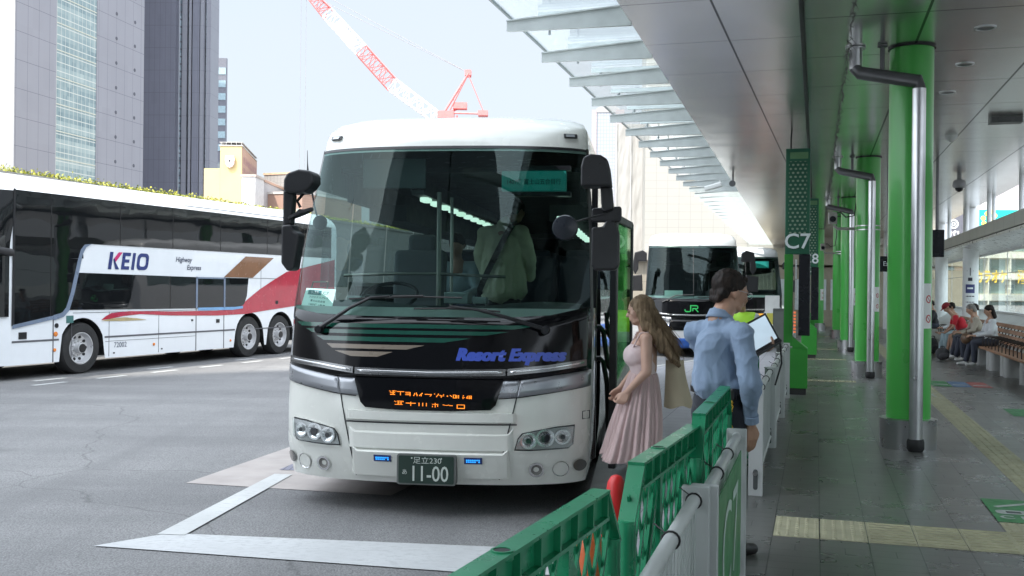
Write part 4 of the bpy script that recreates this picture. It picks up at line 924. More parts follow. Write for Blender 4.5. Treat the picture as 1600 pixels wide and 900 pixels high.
    if full:
        # bumper mouldings
        def ledge(x0, x1, z0, z1, o_, up=True, step=0.):
            """moulding standing proud of the bumper with one chamfered long edge"""
            c_ = .016; rows = [(z0, -.004), (z0 + .001, o_), (z1 - c_, o_), (z1, -.004)] if up else [(z0, -.004), (z0 + c_, o_), (z1 - .001, o_), (z1, -.004)]
            n_ = int((x1 - x0) / .03); gg = MB()
            def pt(a_, j):
                x = x0 + (x1 - x0) * a_; z, q = rows[j]; e = min(a_, 1 - a_) * (x1 - x0)
                if step and j >= 2: z += step * max(0, 1 - e / .05)
                return FS(x, z, q if 0 < a_ < 1 else -.004)
            gg.add([pt(i / n_, j) for j in range(4) for i in range(n_ + 1)], [(j * (n_ + 1) + i, j * (n_ + 1) + i + 1, (j + 1) * (n_ + 1) + i + 1, (j + 1) * (n_ + 1) + i) for j in range(3) for i in range(n_)])
            return gg.build('bumper_moulding', body, c, smooth=True)
        ledge(-.64, .70, .716, .80, .020, False); ledge(-.625, .68, .512, .645, .016, True, .05); ledge(-.60, .655, .30, .507, .030, True, .05)
        gg = MB(); band(gg, [(-.64, .704), (.70, .708)], [(-.64, .716), (.70, .718)], .003, 0, 0, 1); gg.build('bumper_groove_shade', BTRIM, c)  # dark line painted for the groove and the shadow below the upper moulding
        for sx in (-1, 1):
            g = MB(); P = [(sx * .722, 1.042), (sx * .655, .74), (sx * .60, .50), (sx * .565, .285)]
            for a, b in zip(P, P[1:]): g.tube([FS(a[0], a[1], .004), FS(b[0], b[1], .004)], .005, 5, False)
            P = [(sx * 1.235, .995), (sx * .715, .92), (sx * .56, .91)]
            for k in range(14):
                f0, f1 = k / 14, (k + 1) / 14; a = (P[0][0] + (P[2][0] - P[0][0]) * f0, lerp(abs(P[0][0] + (P[2][0] - P[0][0]) * f0), [(.56, .91), (.715, .92), (1.235, .995)])); b = (P[0][0] + (P[2][0] - P[0][0]) * f1, lerp(abs(P[0][0] + (P[2][0] - P[0][0]) * f1), [(.56, .91), (.715, .92), (1.235, .995)]))
                g.tube([FS(*a, .003), FS(*b, .003)], .004, 4, False)
            g.build('panel_seam', BTRIM, c)
    # headlights
    hl = [(.69, .528), (.715, .61), (.745, .645), (.835, .662), (.985, .686), (1.115, .694), (1.105, .56), (1.07, .533), (.80, .524)]
    for sx in (-1, 1):
        P = [(sx * x, z) for x, z in hl]
        g = MB(); PP = [(sx * (x * 1.035 - .03), .61 + (z - .61) * 1.25) for x, z in hl]; polyband(g, PP, .012, .01); g.build('headlight_surround', body if full else BTRIM, c, smooth=True)
        g = MB(); polyband(g, [(sx * (.9 + (x - .9) * 1.045), .61 + (z - .61) * 1.13) for x, z in hl], .013, .004); g.build('lamp_gasket', BTRIM, c)
        g = MB(); polyband(g, P, .014, .0); h = g.build('headlight', mat('lamp_bowl', (.42, .43, .42), .25, .6), c, smooth='all')
        g = MB()
        for x, z, r in ((.785, .593, .062), (.905, .613, .068), (1.03, .615, .058)):
            disc(g, sx * x, z, r, .030, 24, r * .78); disc(g, sx * x, z, r * .78, .030, 24, r * .3, .02)
        g.build('reflector', CHR, h, smooth='all')
        g = MB()
        for x, z, r in ((.785, .593, .02), (.905, .613, .034), (1.03, .615, .018)): disc(g, sx * x, z, r, .034, 16)
        g.build('projector', mat('projector_dark', (.03, .03, .035), .08), h)
        g = MB(); polyband(g, P, .036, .03); g.build('lens', LENS, h, smooth='all')
        if full:
            g = MB(); disc(g, sx * .845, .363, .058, .012, 24, .042); fg = g.build('fog_light', CHR, c, smooth='all')
            g = MB(); disc(g, sx * 1.025, .362, .062, .006, 24, .054, .01); g.build('cap_ring', CHR, c, smooth='all')
            g = MB(); disc(g, sx * .845, .363, .042, .01, 20, 0, .02); g.build('lens', mat('fog_glass', (.2, .19, .18), .1), fg)
            g = MB(); disc(g, sx * 1.025, .362, .055, .0065, 20); g.build('blank_cap', body, c, smooth='all')
            g = MB(); disc(g, sx * 1.165, .38, .048, .008, 20); g.build('corner_lamp', mat('smoky_lamp', (.12, .12, .11), .1, coat=.6), c, smooth='all')
            g = MB(); g.prism([FS(sx * x, z, .0) + Vector((0, .02, 0)) for x, z in ((.97, 3.03), (1.08, 3.035), (1.075, 3.075), (.965, 3.07))], (0, -.05, 0)); mk = g.build('marker_lamp', BTRIM, c, bev=.006)
            g = MB(); g.prism([FS(sx * x, z, .0) + Vector((0, -.031, 0)) for x, z in ((.99, 3.038), (1.06, 3.042), (1.055, 3.066), (.985, 3.063))], (0, -.006, 0)); g.build('lens', mat('marker_glass', (.35, .37, .38), .15, coat=1), mk)
    # interior
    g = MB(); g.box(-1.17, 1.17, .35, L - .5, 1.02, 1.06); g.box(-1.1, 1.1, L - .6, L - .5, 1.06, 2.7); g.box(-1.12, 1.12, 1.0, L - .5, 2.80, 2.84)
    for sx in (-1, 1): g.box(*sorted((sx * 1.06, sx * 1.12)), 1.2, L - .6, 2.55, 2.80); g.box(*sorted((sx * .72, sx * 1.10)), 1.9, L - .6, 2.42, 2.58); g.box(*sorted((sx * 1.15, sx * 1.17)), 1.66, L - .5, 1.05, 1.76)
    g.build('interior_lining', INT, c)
    g = MB()
    g.grid(lambda a, b: (-1.14 + 2.28 * a, fy(-1.14 + 2.28 * a, 1.6) + .05 + b * (.62 - fy(-1.14 + 2.28 * a, 1.6)), 1.57 + .05 * math.sin(b * 3.1) + .03 * math.sin(a * 9)), 24, 6); g.box(-1.1, .5, .55, .68, 1.1, 1.60)
    g.build('dashboard', DASH, c, smooth=True)
    if full:
        for y in [3.3 + .85 * k for k in range(9)]:
            for x in (-.86, -.42, .42, .86):
                g = MB(); g.obb((x, y + .25, 1.42), (.42, .45, .14)); g.obb((x, y + .5, 1.78), (.42, .14, .72), Matrix.Rotation(R(-12), 3, 'X')); g.obb((x, y + .58, 2.12), (.26, .1, .18), Matrix.Rotation(R(-12), 3, 'X')); g.build('passenger_seat', SEATM, c, bev=.04)
        LT = mat('cabin_light', (.75, 1., .8), emit=.55)
        for xx, zz_, y0_ in ((-.40, 2.56, 1.35), (.90, 2.375, 1.2)):
            for k in range(10):
                g = MB(); y = y0_ + .46 * k; g.prism([(xx + x, y + q, zz_) for x, q in rrect(.085, .22, .042, 5)], (0, 0, .04)); g.build('cabin_lamp', LT, c, bev=.01)
        g = MB(); g.box(-.46, -.34, 1.0, 6.4, 2.602, 2.64); g.box(-.47, -.455, 1.0, 6.4, 2.64, 2.80); g.build('lamp_rail', mat('rail_liner', (.10, .115, .11), .5), c)
        g = MB(); g.tube([(-.20, 1.0, 1.1), (-.20, 1.0, 2.62)], .022, 10); g.tube([(-.14, 1.3, 1.1), (-.14, 1.3, 2.6)], .016, 8); g.tube([(-1.1, 1.05, 1.86), (-.6, 1.0, 1.88), (-.2, 1.0, 1.88), (.4, 1.1, 1.86)], .014, 8); g.build('grab_rail', mat('rail_dull', (.38, .38, .34), .35, .8), c, smooth=True)
        # driver's place on the image left
        g = MB(); g.obb((-.45, 1.35, 1.80), (.50, .14, .62), Matrix.Rotation(R(-8), 3, 'X')); g.obb((-.45, 1.1, 1.45), (.5, .5, .14)); g.obb((-.44, 1.42, 2.16), (.28, .1, .2)); g.build('driver_seat', mat('driver_seat_cloth', (.15, .16, .17), .9), c, bev=.06, seg=3)
        g = MB(); n = 28; cc = Vector((-.52, .48, 1.68)); ax = Matrix.Rotation(R(28), 3, 'X'); g.tube([cc + ax @ Vector((.24 * math.cos(2 * math.pi * k / n), .24 * math.sin(2 * math.pi * k / n), 0)) for k in range(n + 1)], .016, 8, False); g.tube([cc + ax @ Vector((-.22, 0, 0)), cc + ax @ Vector((.22, 0, 0))], .018, 6); g.tube([cc, cc + Vector((0, .05, -.3))], .035, 8); g.build('steering_wheel', BTRIM, c, smooth=True)
        # destination display behind the glass
        g = MB(); g.box(.46, 1.0, .36, .46, 2.57, 2.74); d = g.build('destination_display', mat('teal_display', (.015, .20, .17), .3, emit=.13), c, bev=.008)
        text('lettering', '1407便 富士山五合目行', .052, mat('display_ink', (.004, .05, .05)), d, lambda x, y, q: (.73 + x, .357 - q, 2.645 + y), sx=.86, bold=.0008)
        g = MB(); g.box(.42, 1.04, .35, .48, 2.53, 2.565); g.box(.42, 1.04, .35, .48, 2.745, 2.78); g.build('display_frame', BTRIM, d)
        # sun blinds and clutter
        g = MB(); g.box(-.75, -.20, .42, .44, 2.60, 2.86); g.build('sun_blind', mat('blind_grey', (.10, .12, .12), .7), c, bev=.01)
        g = MB(); g.box(-.05, .16, .50, .72, 1.62, 1.72); g.box(.2, .32, .5, .6, 1.62, 1.68); g.box(-.85, -.72, .3, .42, 1.6, 1.68); g.build('dash_clutter', mat('pale_box', (.3, .34, .33)), c, bev=.01)
        text('lettering', 'Resort Express', .122, mat('resort_blue', (.055, .10, .48), .35), fp, lambda x, y, q: FS(.627 + x, 1.238 + y * 1.05, .009), bold=.005, shear=.25, sx=1.04, space=1.04, dbl=.011)
    return c, ws, fp, led
# --- the white coach in front
def green_stripes(c, fp):
    GS = mat('dark_green_stripe', (.008, .075, .05), .15, coat=.5); TN = mat('tan_stripe', (.22, .18, .14), .3, coat=.4)
    for x0, x0b, x1b, x1, z1, z0, m in ((-1.16, -1.10, .66, .86, 1.468, 1.437, GS), (-1.05, -.99, .44, .62, 1.418, 1.388, GS), (-.94, -.87, .12, .33, 1.365, 1.330, GS), (-.84, -.79, -.17, -.03, 1.306, 1.272, TN), (-.76, -.62, -.40, -.28, 1.252, 1.212, TN)):
        g = MB(); band(g, [(x0, z1 - .002), (x0b, z0), (x1b, z0), (x1, z1 - .001)], [(x0, z1), (x1, z1)], .0085, 0); g.build('stripe', m, fp, smooth='all', fix=False)
RZ = -R(7.5)
BUS, WS, FPN, LEDP = coach('tour_coach', 'white coach facing the camera with a black nose panel and green stripes', (-.60, 8.28, 0), RZ, BODYW, 'coaches standing in the bays', stripes=green_stripes)
def led_text(g, glyphs, x0, z0, pw_, h):
    for (a, b, c_, d_) in glyphs:
        band(g, [(x0 + a, z0 + b), (x0 + c_, z0 + b)], [(x0 + a, z0 + d_), (x0 + c_, z0 + d_)], .016, 0, 0, 1)
# fragmentary scan lines of the scrolling message, as caught by the photo: (px in a 200 px wide crop)
segs = [(155, 98, 160, 103), (165, 100, 172, 106), (182, 96, 204, 100), (182, 106, 204, 109), (162, 112, 204, 116), (164, 124, 205, 129), (186, 100, 190, 128),
        (208, 97, 214, 103), (220, 101, 280, 105), (247, 105, 252, 130), (290, 104, 332, 108), (292, 114, 330, 117), (290, 122, 334, 126), (326, 104, 332, 134),
        (358, 122, 364, 132), (364, 110, 369, 122), (378, 106, 383, 120), (384, 118, 390, 132), (404, 124, 412, 130), (410, 118, 420, 124), (418, 110, 424, 132), (426, 106, 432, 114),
        (450, 114, 508, 118), (498, 118, 504, 126), (490, 126, 500, 130), (527, 108, 531, 114), (544, 126, 550, 134), (550, 118, 556, 126), (558, 108, 563, 120), (572, 116, 578, 124), (582, 120, 586, 136), (590, 122, 608, 125), (600, 112, 606, 118),
        (630, 120, 640, 128), (655, 116, 662, 122), (664, 122, 672, 128), (680, 112, 684, 138), (684, 112, 700, 115), (698, 112, 702, 138), (684, 134, 700, 138), (708, 114, 712, 138), (722, 114, 727, 138),
        (760, 114, 765, 120), (758, 124, 763, 140), (768, 128, 774, 133), (786, 130, 796, 136), (792, 118, 797, 138), (800, 116, 830, 119), (804, 124, 828, 127), (802, 132, 830, 136), (808, 116, 812, 140), (824, 116, 829, 140),
        (200, 172, 206, 178), (210, 176, 216, 182), (222, 172, 268, 176), (226, 186, 262, 190), (204, 198, 270, 202), (230, 176, 234, 198), (254, 176, 258, 198), (270, 172, 276, 180), (296, 184, 378, 189), (334, 176, 339, 206),
        (402, 180, 407, 206), (432, 180, 437, 206), (462, 180, 467, 206), (512, 186, 562, 190), (534, 178, 539, 212), (554, 190, 560, 206), (512, 200, 518, 210), (598, 188, 612, 192), (612, 192, 640, 195), (640, 188, 650, 192), (652, 192, 680, 196),
        (712, 184, 774, 188), (712, 184, 717, 214), (770, 184, 775, 214), (712, 210, 774, 215)]
g = MB()
for a, b, c_, d_ in segs:
    X = lambda p: -.287 + (p - 155) * .647 / 678; Zf = lambda q, p: .957 - (q - 98) * .001 - (p - 155) * .000012
    xa, xb = X(a), max(X(c_), X(a) + .006); za, zb = Zf(d_, a), Zf(b, a)
    band(g, [(xa, za), (xb, za)], [(xa, zb), (xb, zb)], .016, 0, 0, 1)
g.build('led_lettering', LED, LEDP)
# number plate
g = MB(); Y_ = -.475
g.prism([(x, Y_, z) for x, z in rrect(.46, .235, .02, 3, .022, .367)], (0, .07, 0)); pl = g.build('plate_frame', mat('plate_frame_grey', (.18, .19, .18), .4, .5), BUS, bev=.003)
g = MB(); g.prism([(x, Y_ - .004, z) for x, z in rrect(.43, .21, .012, 3, .022, .367)], (0, .004, 0)); pp = g.build('plate', mat('plate_green', (.018, .04, .03), .35), pl)
PI = mat('plate_ink', (.55, .60, .55), .5)
text('digits', '11-00', .165, PI, pp, lambda x, y, d: (.045 + x, Y_ - .0065, .332 + y), bold=.0012, sx=.80, space=1.0)
text('lettering', '足立230', .058, PI, pp, lambda x, y, d: (.03 + x, Y_ - .0065, .435 + y), sx=1.1)
text('lettering', 'あ', .045, PI, pp, lambda x, y, d: (-.145 + x, Y_ - .0065, .345 + y))
g = MB()
for x in (-.09, .14): g.lathe([(.006, -.008), (.006, 0)], 10, (x, Y_, .455), 'y')
g.build('plate_bolt', PI, pp)
# blue lamps
for x0 in (-.40, .305):
    g = MB(); band(g, [(x0, .421), (x0 + .137, .421)], [(x0, .470), (x0 + .137, .470)], .036, .02); bl = g.build('blue_lamp', mat('blue_lamp_case', (.03, .05, .16), .3), BUS, smooth=True)
    g = MB(); rnd = random.Random(3)
    for k in range(7):
        for j in range(2):
            a = x0 + .016 + k * .0155; b = .433 + j * .014; 
            if rnd.random() < .85: band(g, [(a, b), (a + .010, b)], [(a, b + .010), (a + .010, b + .010)], .0375, 0, 0, 1)
    g.build('blue_led', LEDB, bl)
# small hatch outline right of the headlight
g = MB(); q = [(1.185, .80), (1.235, .80), (1.235, .74), (1.185, .74)]
for a, b in zip(q, q[1:] + q[:1]): g.tube([FS(*a, .002), FS(*b, .002)], .003, 4, False)
g.build('tow_cover_seam', BTRIM, BUS)
# card with the stop number, standing behind the glass
def card(x, y, z): return Vector((x, fy(x, z) + .05 - (z - 1.6) * -.05, z))
CQ = [(-1.155, 1.598), (-.832, 1.562), (-.785, 1.735), (-1.098, 1.742)]
def cardmap(u, v, d=0):
    a = Vector(CQ[0]).lerp(Vector(CQ[1]), u); b = Vector(CQ[3]).lerp(Vector(CQ[2]), u); p = a.lerp(b, v); return Vector((p.x, -.10 - (p.x + .95) * .65 - d, p.y))
g = MB(); g.quad(cardmap(0, 0), cardmap(1, 0), cardmap(1, 1), cardmap(0, 1)); cdp = g.build('stop_card', mat('pale_green_card', (.66, .98, .88), .7, emit=.16), BUS)  # slight glow added so the paper card looks brighter behind tinted glass
INK = mat('card_ink', (.06, .16, .16))
g = MB(); g.quad(cardmap(.10, .66, .002), cardmap(.55, .66, .002), cardmap(.55, .90, .002), cardmap(.10, .90, .002)); g.build('time_field', mat('card_teal', (.10, .35, .36)), cdp)
text('lettering', '9:35', .2, mat('card_white', (.8, .98, .9)), cdp, lambda x, y, d: cardmap(.33 + x * .8, .78 + y, .004), bold=.004)
text('lettering', 'C7', .2, INK, cdp, lambda x, y, d: cardmap(.70 + x * .8, .78 + y, .004))
for s_, z, sz in (('フジエクスプレス', .54, .115), ('富士山五合目', .35, .115), ('1407便 1号車', .15, .135)): text('lettering', s_, sz, INK, cdp, lambda x, y, d, z=z: cardmap(.5 + x * .72, z + y, .004), bold=.003)
g = MB(); g.tube([cardmap(.1, 1, -.02) + Vector((0, .03, 0)), cardmap(.1, 1.35, -.02) + Vector((0, .03, 0)), cardmap(.62, 1.36, -.02) + Vector((0, .03, 0)), cardmap(.64, .95, -.02) + Vector((0, .03, 0))], .006, 6); g.build('card_holder', mat('holder_tan', (.4, .36, .28)), cdp)
# wipers
def wiper(P, blade):
    g = MB(); g.tube([FS(x, z, o_) for x, z, o_ in P], [.02, .014, .012, .008], 8); w_ = g.build('wiper', BTRIM, BUS, smooth=True)
    g = MB(); g.tube([FS(x, z, .03) for x, z in blade], .008, 6); g.tube([FS(x, z, .05) for x, z in blade[1:-1]], .010, 6); g.build('wiper_blade', RUB, w_, smooth=True)
    g = MB(); g.lathe([(.028, -.05), (.035, -.02), (.035, .02)], 14, FS(P[0][0], P[0][1], .03), 'y'); g.build('pivot', BTRIM, w_, smooth=True)
wiper([(-.90, 1.41, .05), (-.62, 1.58, .07), (-.46, 1.645, .075), (-.32, 1.668, .05)], [(-.66, 1.65), (-.3, 1.665), (-.05, 1.672), (.25, 1.668)])
wiper([(.89, 1.43, .05), (.6, 1.52, .07), (.38, 1.575, .075), (.16, 1.60, .05)], [(-.12, 1.585), (.15, 1.59), (.45, 1.578), (.55, 1.570)])
# mirrors: outlines noted at the mirror's own distance, given real depth
def MP(x, y, Y):                      # photo point at real distance Y, into the coach's frame
    p = px(x, y, Y) - Vector((-.60, 8.28, 0)); return Matrix.Rotation(-RZ, 3, 'Z') @ p
def mslab(name, pts, Y, d, par, m=BLK, bev=.03):
    g = MB(); P = [MP(x, y, Y) for x, y in pts]; g.prism(P, (0, d, 0)); return g.build(name, m, par, bev=min(bev, .018), seg=3)
mh = mslab('mirror_housing', [(440, 296), (441, 280), (446, 270), (464, 264), (482, 266), (487, 271), (488, 284), (481, 294), (473, 300), (456, 302), (445, 301)], 7.95, .2, BUS)
mslab('mirror_arm', [(440, 296), (457, 302), (453.5, 352), (440, 354)], 8.0, .1, mh, bev=.02)
mslab('lower_housing', [(438, 352), (454, 350), (458, 361), (465, 364), (466, 369), (458, 421), (448, 424), (438, 411)], 7.95, .16, mh)
g = MB(); g.tube([MP(478, 296, 8.1), MP(463, 314, 8.05), MP(468, 324, 8.05)], .012, 8); g.build('strut', BLK, mh, smooth=True)
g = MB(); e1 = (MP(488, 324, 8.0) - MP(448, 341, 8.0)); cc = MP(468, 332, 8.0); e1n = e1.normalized(); e2 = Vector((0, 1, 0)); n_ = e1n.cross(e2).normalized()
n = 24; g.add([cc + e1n * (.105 * math.cos(2 * math.pi * k / n)) + e2 * (.07 * math.sin(2 * math.pi * k / n)) + n_ * h for h in (-.02, .0) for k in range(n)] + [cc + n_ * .03, cc - n_ * .022], [(k, (k + 1) % n, n + (k + 1) % n, n + k) for k in range(n)] + [(n + k, n + (k + 1) % n, 2 * n + 1) for k in range(n)] + [(k, (k + 1) % n, 2 * n) for k in range(n)])
g.build('kerb_mirror', BLK, mh, smooth=True)
g = MB(); g.tube([MP(486, 300, 8.9), MP(490, 322, 8.9), MP(494, 337, 8.9)], .008, 8); g.lathe([(.06, -.015), (.066, 0), (.055, .03), (.02, .05)], 24, MP(499, 348, 8.9), 'y'); g.tube([MP(499, 356, 8.9), MP(500, 366, 8.9), MP(512, 368, 8.9)], .007, 6); g.build('round_mirror', BLK, mh, smooth=True)
g = MB(); g.tube([MP(479, 266, 8.4), MP(478.5, 255, 8.4), MP(478, 235, 8.4)], [.008, .004, .002], 8); g.build('antenna', BLK, BUS, smooth=True)
mh = mslab('mirror_housing', [(905.5, 291), (905.5, 260), (909, 245), (920, 240), (936, 241.5), (947, 248), (951, 262), (954.5, 291)], 7.65, .22, BUS)
mslab('mirror_arm', [(936, 291), (954.5, 291), (958, 327), (942, 332), (938.5, 327)], 7.75, .12, mh, bev=.02)
mslab('mirror_bracket', [(925, 325), (968, 322), (970, 326), (970, 343), (967, 347), (925, 347), (923, 343), (923, 328)], 7.9, .08, mh, bev=.02)
mslab('lower_housing', [(923, 355), (941, 354), (945, 345), (957, 343), (963, 352), (967, 365), (967, 415), (962, 422), (928, 423), (923, 414)], 7.7, .18, mh)
g = MB(); g.tube([MP(948, 333, 7.65), MP(925, 339, 7.6), MP(900, 346, 7.5), MP(890, 353, 7.45)], .007, 8); g.build('stalk', BLK, mh, smooth=True)
g = MB(); g.lathe([(.06, .02), (.095, 0), (.085, -.03), (.02, -.045)], 28, MP(882, 356, 7.45), 'y'); rm = g.build('round_mirror', mat('blue_black', (.015, .018, .025), .3), mh, smooth=True)
g = MB(); 
for x, y in ((920, 253), (936, 256), (918, 275), (941, 322)): g.lathe([(.010, -.006), (.010, 0)], 8, MP(x, y, 7.645), 'y')
g.build('screw', RUB, mh)
# open door standing out from the side
d0 = Vector((MP(958, 450, 8.6).x, MP(958, 450, 8.6).y, 0)); d1 = Vector((MP(986, 450, 9.5).x, MP(986, 450, 9.5).y, 0)); dd = (d1 - d0); dl = dd.length; du = dd / dl; dn = Vector((du.y, -du.x, 0))
def DO(a, z, o_=0): return d0 + du * a + dn * o_ + Vector((0, 0, z))
g = MB(); g.prism([DO(0, .25, -.03), DO(.075, .25, -.03), DO(.075, 2.40, -.03), DO(0, 2.42, -.03)], dn * .06); g.prism([DO(dl - .05, .27, -.03), DO(dl, .3, -.03), DO(dl, 2.36, -.03), DO(dl - .05, 2.38, -.03)], dn * .05)
g.prism([DO(.07, 2.33, -.03), DO(dl - .05, 2.31, -.03), DO(dl - .05, 2.38, -.03), DO(.07, 2.40, -.03)], dn * .05); dr = g.build('door_frame', BTRIM, BUS, bev=.01)
g = MB(); g.prism([DO(.075, .27, -.02), DO(dl - .05, .29, -.02), DO(dl - .05, 1.18, -.02), DO(.075, .95, -.02)], dn * .04); g.build('door_panel', BODYW, dr)
g = MB(); g.prism([DO(.3, .72, .022), DO(.62, .98, .022), DO(.66, .92, .022), DO(.4, .45, .022)], dn * .004); g.build('handle_recess', BTRIM, dr)
g = MB(); g.prism([DO(.075, .95, .0), DO(dl - .05, 1.18, .0), DO(dl - .05, 2.31, .0), DO(.075, 2.33, .0)], dn * .008); g.build('door_glass', glass('door_glass', (.35, .62, .40), .30, .02, (.75, 1, .75)), dr)
g = MB()
def hp(x, y, Y=8.9): return MP(x, y, Y)
g.tube([hp(931, 511), hp(938, 511), hp(943, 517), hp(951, 570), hp(957, 580)], .022, 8); g.tube([hp(931, 560), hp(938, 560), hp(944, 566), hp(950, 600), hp(953, 680)], .022, 8)
g.tube([hp(957, 470), hp(948, 500), hp(950, 520), hp(955, 528)], .018, 8); g.tube([hp(947, 488), hp(951, 515), hp(957, 505)], .018, 8); g.build('door_arm', BTRIM, BUS, smooth=True)
g = MB(); g.box(1.22, 1.25, .68, .76, .3, 2.9); g.box(1.20, 1.235, .66, .70, .3, 2.7); g.build('door_pillar', BTRIM, BUS)
g = MB(); g.box(.7, 1.2, .8, 1.6, .35, .42); g.box(.6, 1.0, .8, 1.6, .6, .66); g.build('door_step', mat('step_grey', (.15, .15, .15)), BUS)
for sx in (-1, 1):
    for y in (2.6, 8.7):
        g = MB(); wheel(g, None, sx * 1.06, y); tw = g.build('wheel', TYRE, BUS, smooth=True)
        g = MB(); g.lathe([(.3, 0), (.28, -.04), (.1, -.06), (.09, .02)], 24, (sx * 1.2, y, .5), 'x'); g.build('rim', STEEL, tw, smooth=True)

# --- the second coach, blue waist band
def jr(c, fp):
    JG = mat('logo_green', (.03, .42, .10), .4, emit=.05); z0 = 1.19; h = .17; st = .028
    g = MB()
    def stroke(P, closed=False):
        for a, b in zip(P, P[1:]):
            d = Vector((b[0] - a[0], b[1] - a[1])).normalized(); nn = Vector((-d.y, d.x)) * st / 2
            Q = [(a[0] + nn.x, a[1] + nn.y), (b[0] + nn.x, b[1] + nn.y), (b[0] - nn.x, b[1] - nn.y), (a[0] - nn.x, a[1] - nn.y)]
            g.quad(*[FS(x - .02, z, .012) for x, z in Q])
    stroke([(-.20, z0 + .06), (-.20, z0 + .02), (-.17, z0), (-.08, z0), (-.055, z0 + .02), (-.055, z0 + h)])
    stroke([(-.055, z0 + h - .014), (.10, z0 + h - .014), (.13, z0 + h - .035), (.13, z0 + .10), (.11, z0 + .08), (.0, z0 + .08)]); stroke([(.0, z0 + .014), (.0, z0 + .09)]); stroke([(.06, z0 + .08), (.14, z0 - .008)])
    g.build('logo', JG, fp)
p2 = px(1157, 450, 26.9); JRW = mat('coach_white', (.60, .61, .62), .3, var=.02, coat=.5)
c2, ws2, fp2, ld2 = coach('blue_banded_coach', 'white coach with blue bumper bands and a green emblem, waiting in the next bay', (0, 0, 0), RZ, JRW, 'coaches standing in the bays', full=False, stripes=jr)
cl = px(1010, 450, 27.2); c2.location = ((cl.x + p2.x) / 2, 27.05, 0)
BLU = mat('coach_blue', (.03, .13, .50), .3, coat=.5)
for z0, z1 in ((.72, .86), (.24, .50)):
    g = MB(); band(g, [(-1.24, z0), (1.24, z0)], [(-1.24, z1), (1.24, z1)], .008, .004, 0, 3); g.build('blue_band', BLU, c2, smooth='all')
g = MB(); band(g, [(-.62, .70), (.62, .70)], [(-.7, .98), (.7, .98)], .014, .008); g.build('grille', BPANEL, c2, smooth='all')
g = MB(); band(g, [(-.12, .8), (.12, .8)], [(-.12, .87), (.12, .87)], .018, 0); g.build('plate', mat('orange_panel', (.5, .2, .05), emit=.1), c2)
g = MB(); g.prism([(-.75, -.15, 1.60), (-.28, -.2, 1.60), (-.28, -.2, 1.74), (-.75, -.15, 1.74)], (0, .005, 0)); g.build('stop_card', mat('pale_card', (.6, .75, .72)), c2)
g = MB(); g.tube([FS(-.8, 1.42, .04), FS(-.45, 1.60, .05), FS(0, 1.62, .03)], .014, 6); g.tube([FS(.8, 1.42, .04), FS(.45, 1.56, .05), FS(.1, 1.57, .03)], .014, 6); g.build('wiper', BTRIM, c2)
def far_mirrors(c, m=BLK):
    for sx in (-1, 1):
        xo = 1.22 * sx; g = MB()
        slab(g, [(xo, 2.72), (xo + .12 * sx, 2.8), (xo + .32 * sx, 2.74), (xo + .38 * sx, 2.3), (xo + .30 * sx, 2.15), (xo + .22 * sx, 2.3), (xo + .22 * sx, 2.5), (xo, 2.5)], -.3, -.12)
        slab(g, [(xo + .1 * sx, 1.72), (xo + .42 * sx, 1.72), (xo + .44 * sx, 2.12), (xo + .12 * sx, 2.16)], -.28, -.12)
        g.build('side_mirror', m, c, bev=.02)
far_mirrors(c2)
# --- third coach, red lower half
c3, ws3, fp3, ld3 = coach('red_coach', 'coach with a red lower front, half hidden behind the blue banded one', (px(1165, 450, 35.6).x, 35.6, 0), RZ, JRW, 'coaches standing in the bays', full=False)
REDP = mat('coach_red', (.55, .03, .03), .3, coat=.5)
g = MB(); band(g, [(-1.24, .24), (1.24, .24)], [(-1.24, .80), (1.24, .80)], .008, .004, 0, 5); g.build('red_front', REDP, c3, smooth='all')
g = MB(); band(g, [(-.3, .86), (.9, .86)], [(-.3, .97), (.9, .97)], .018, 0); g.build('destination_sign', mat('amber_sign', (.55, .26, .03), emit=.25), c3)
g = MB(); g.box(.35, .8, .2, .3, 2.55, 2.78); g.build('display', mat('teal_display', (.02, .3, .25)), c3)
far_mirrors(c3)

# ============================================================= double decker
KW = mat('deck_white', (.78, .80, .82), .22, var=.02, coat=.7, dirt=.04)
def m_kglass():
    m, nt, p = nodes('deck_dark_glass'); t_, xyz = objxyz(nt); p.inputs['Base Color'].default_value = (.008, .009, .010, 1); p.inputs['Roughness'].default_value = .02; p.inputs['Specular IOR Level'].default_value = .5; p.inputs['IOR'].default_value = 1.5
    bump(nt, p, noise_(nt, t_.outputs['Object'], .9, 2, .5, (1, .6, 1.4)), .12, .04); return m
KG = m_kglass(); KS = mat('blue_grey_trim', (.20, .25, .34), .3, .3)
K = thing('double_decker_bus', 'white double decker highway coach with red swoosh and dark upper windows', 'bus', (-8.37, 19.97, 0), -R(20.7))
def side(name, pts, m, off, par=K, th=.004, x0=0.): g = MB(); g.prism([(x0 + off, y, z) for y, z in pts], (-th, 0, 0)); return g.build(name, m, par)
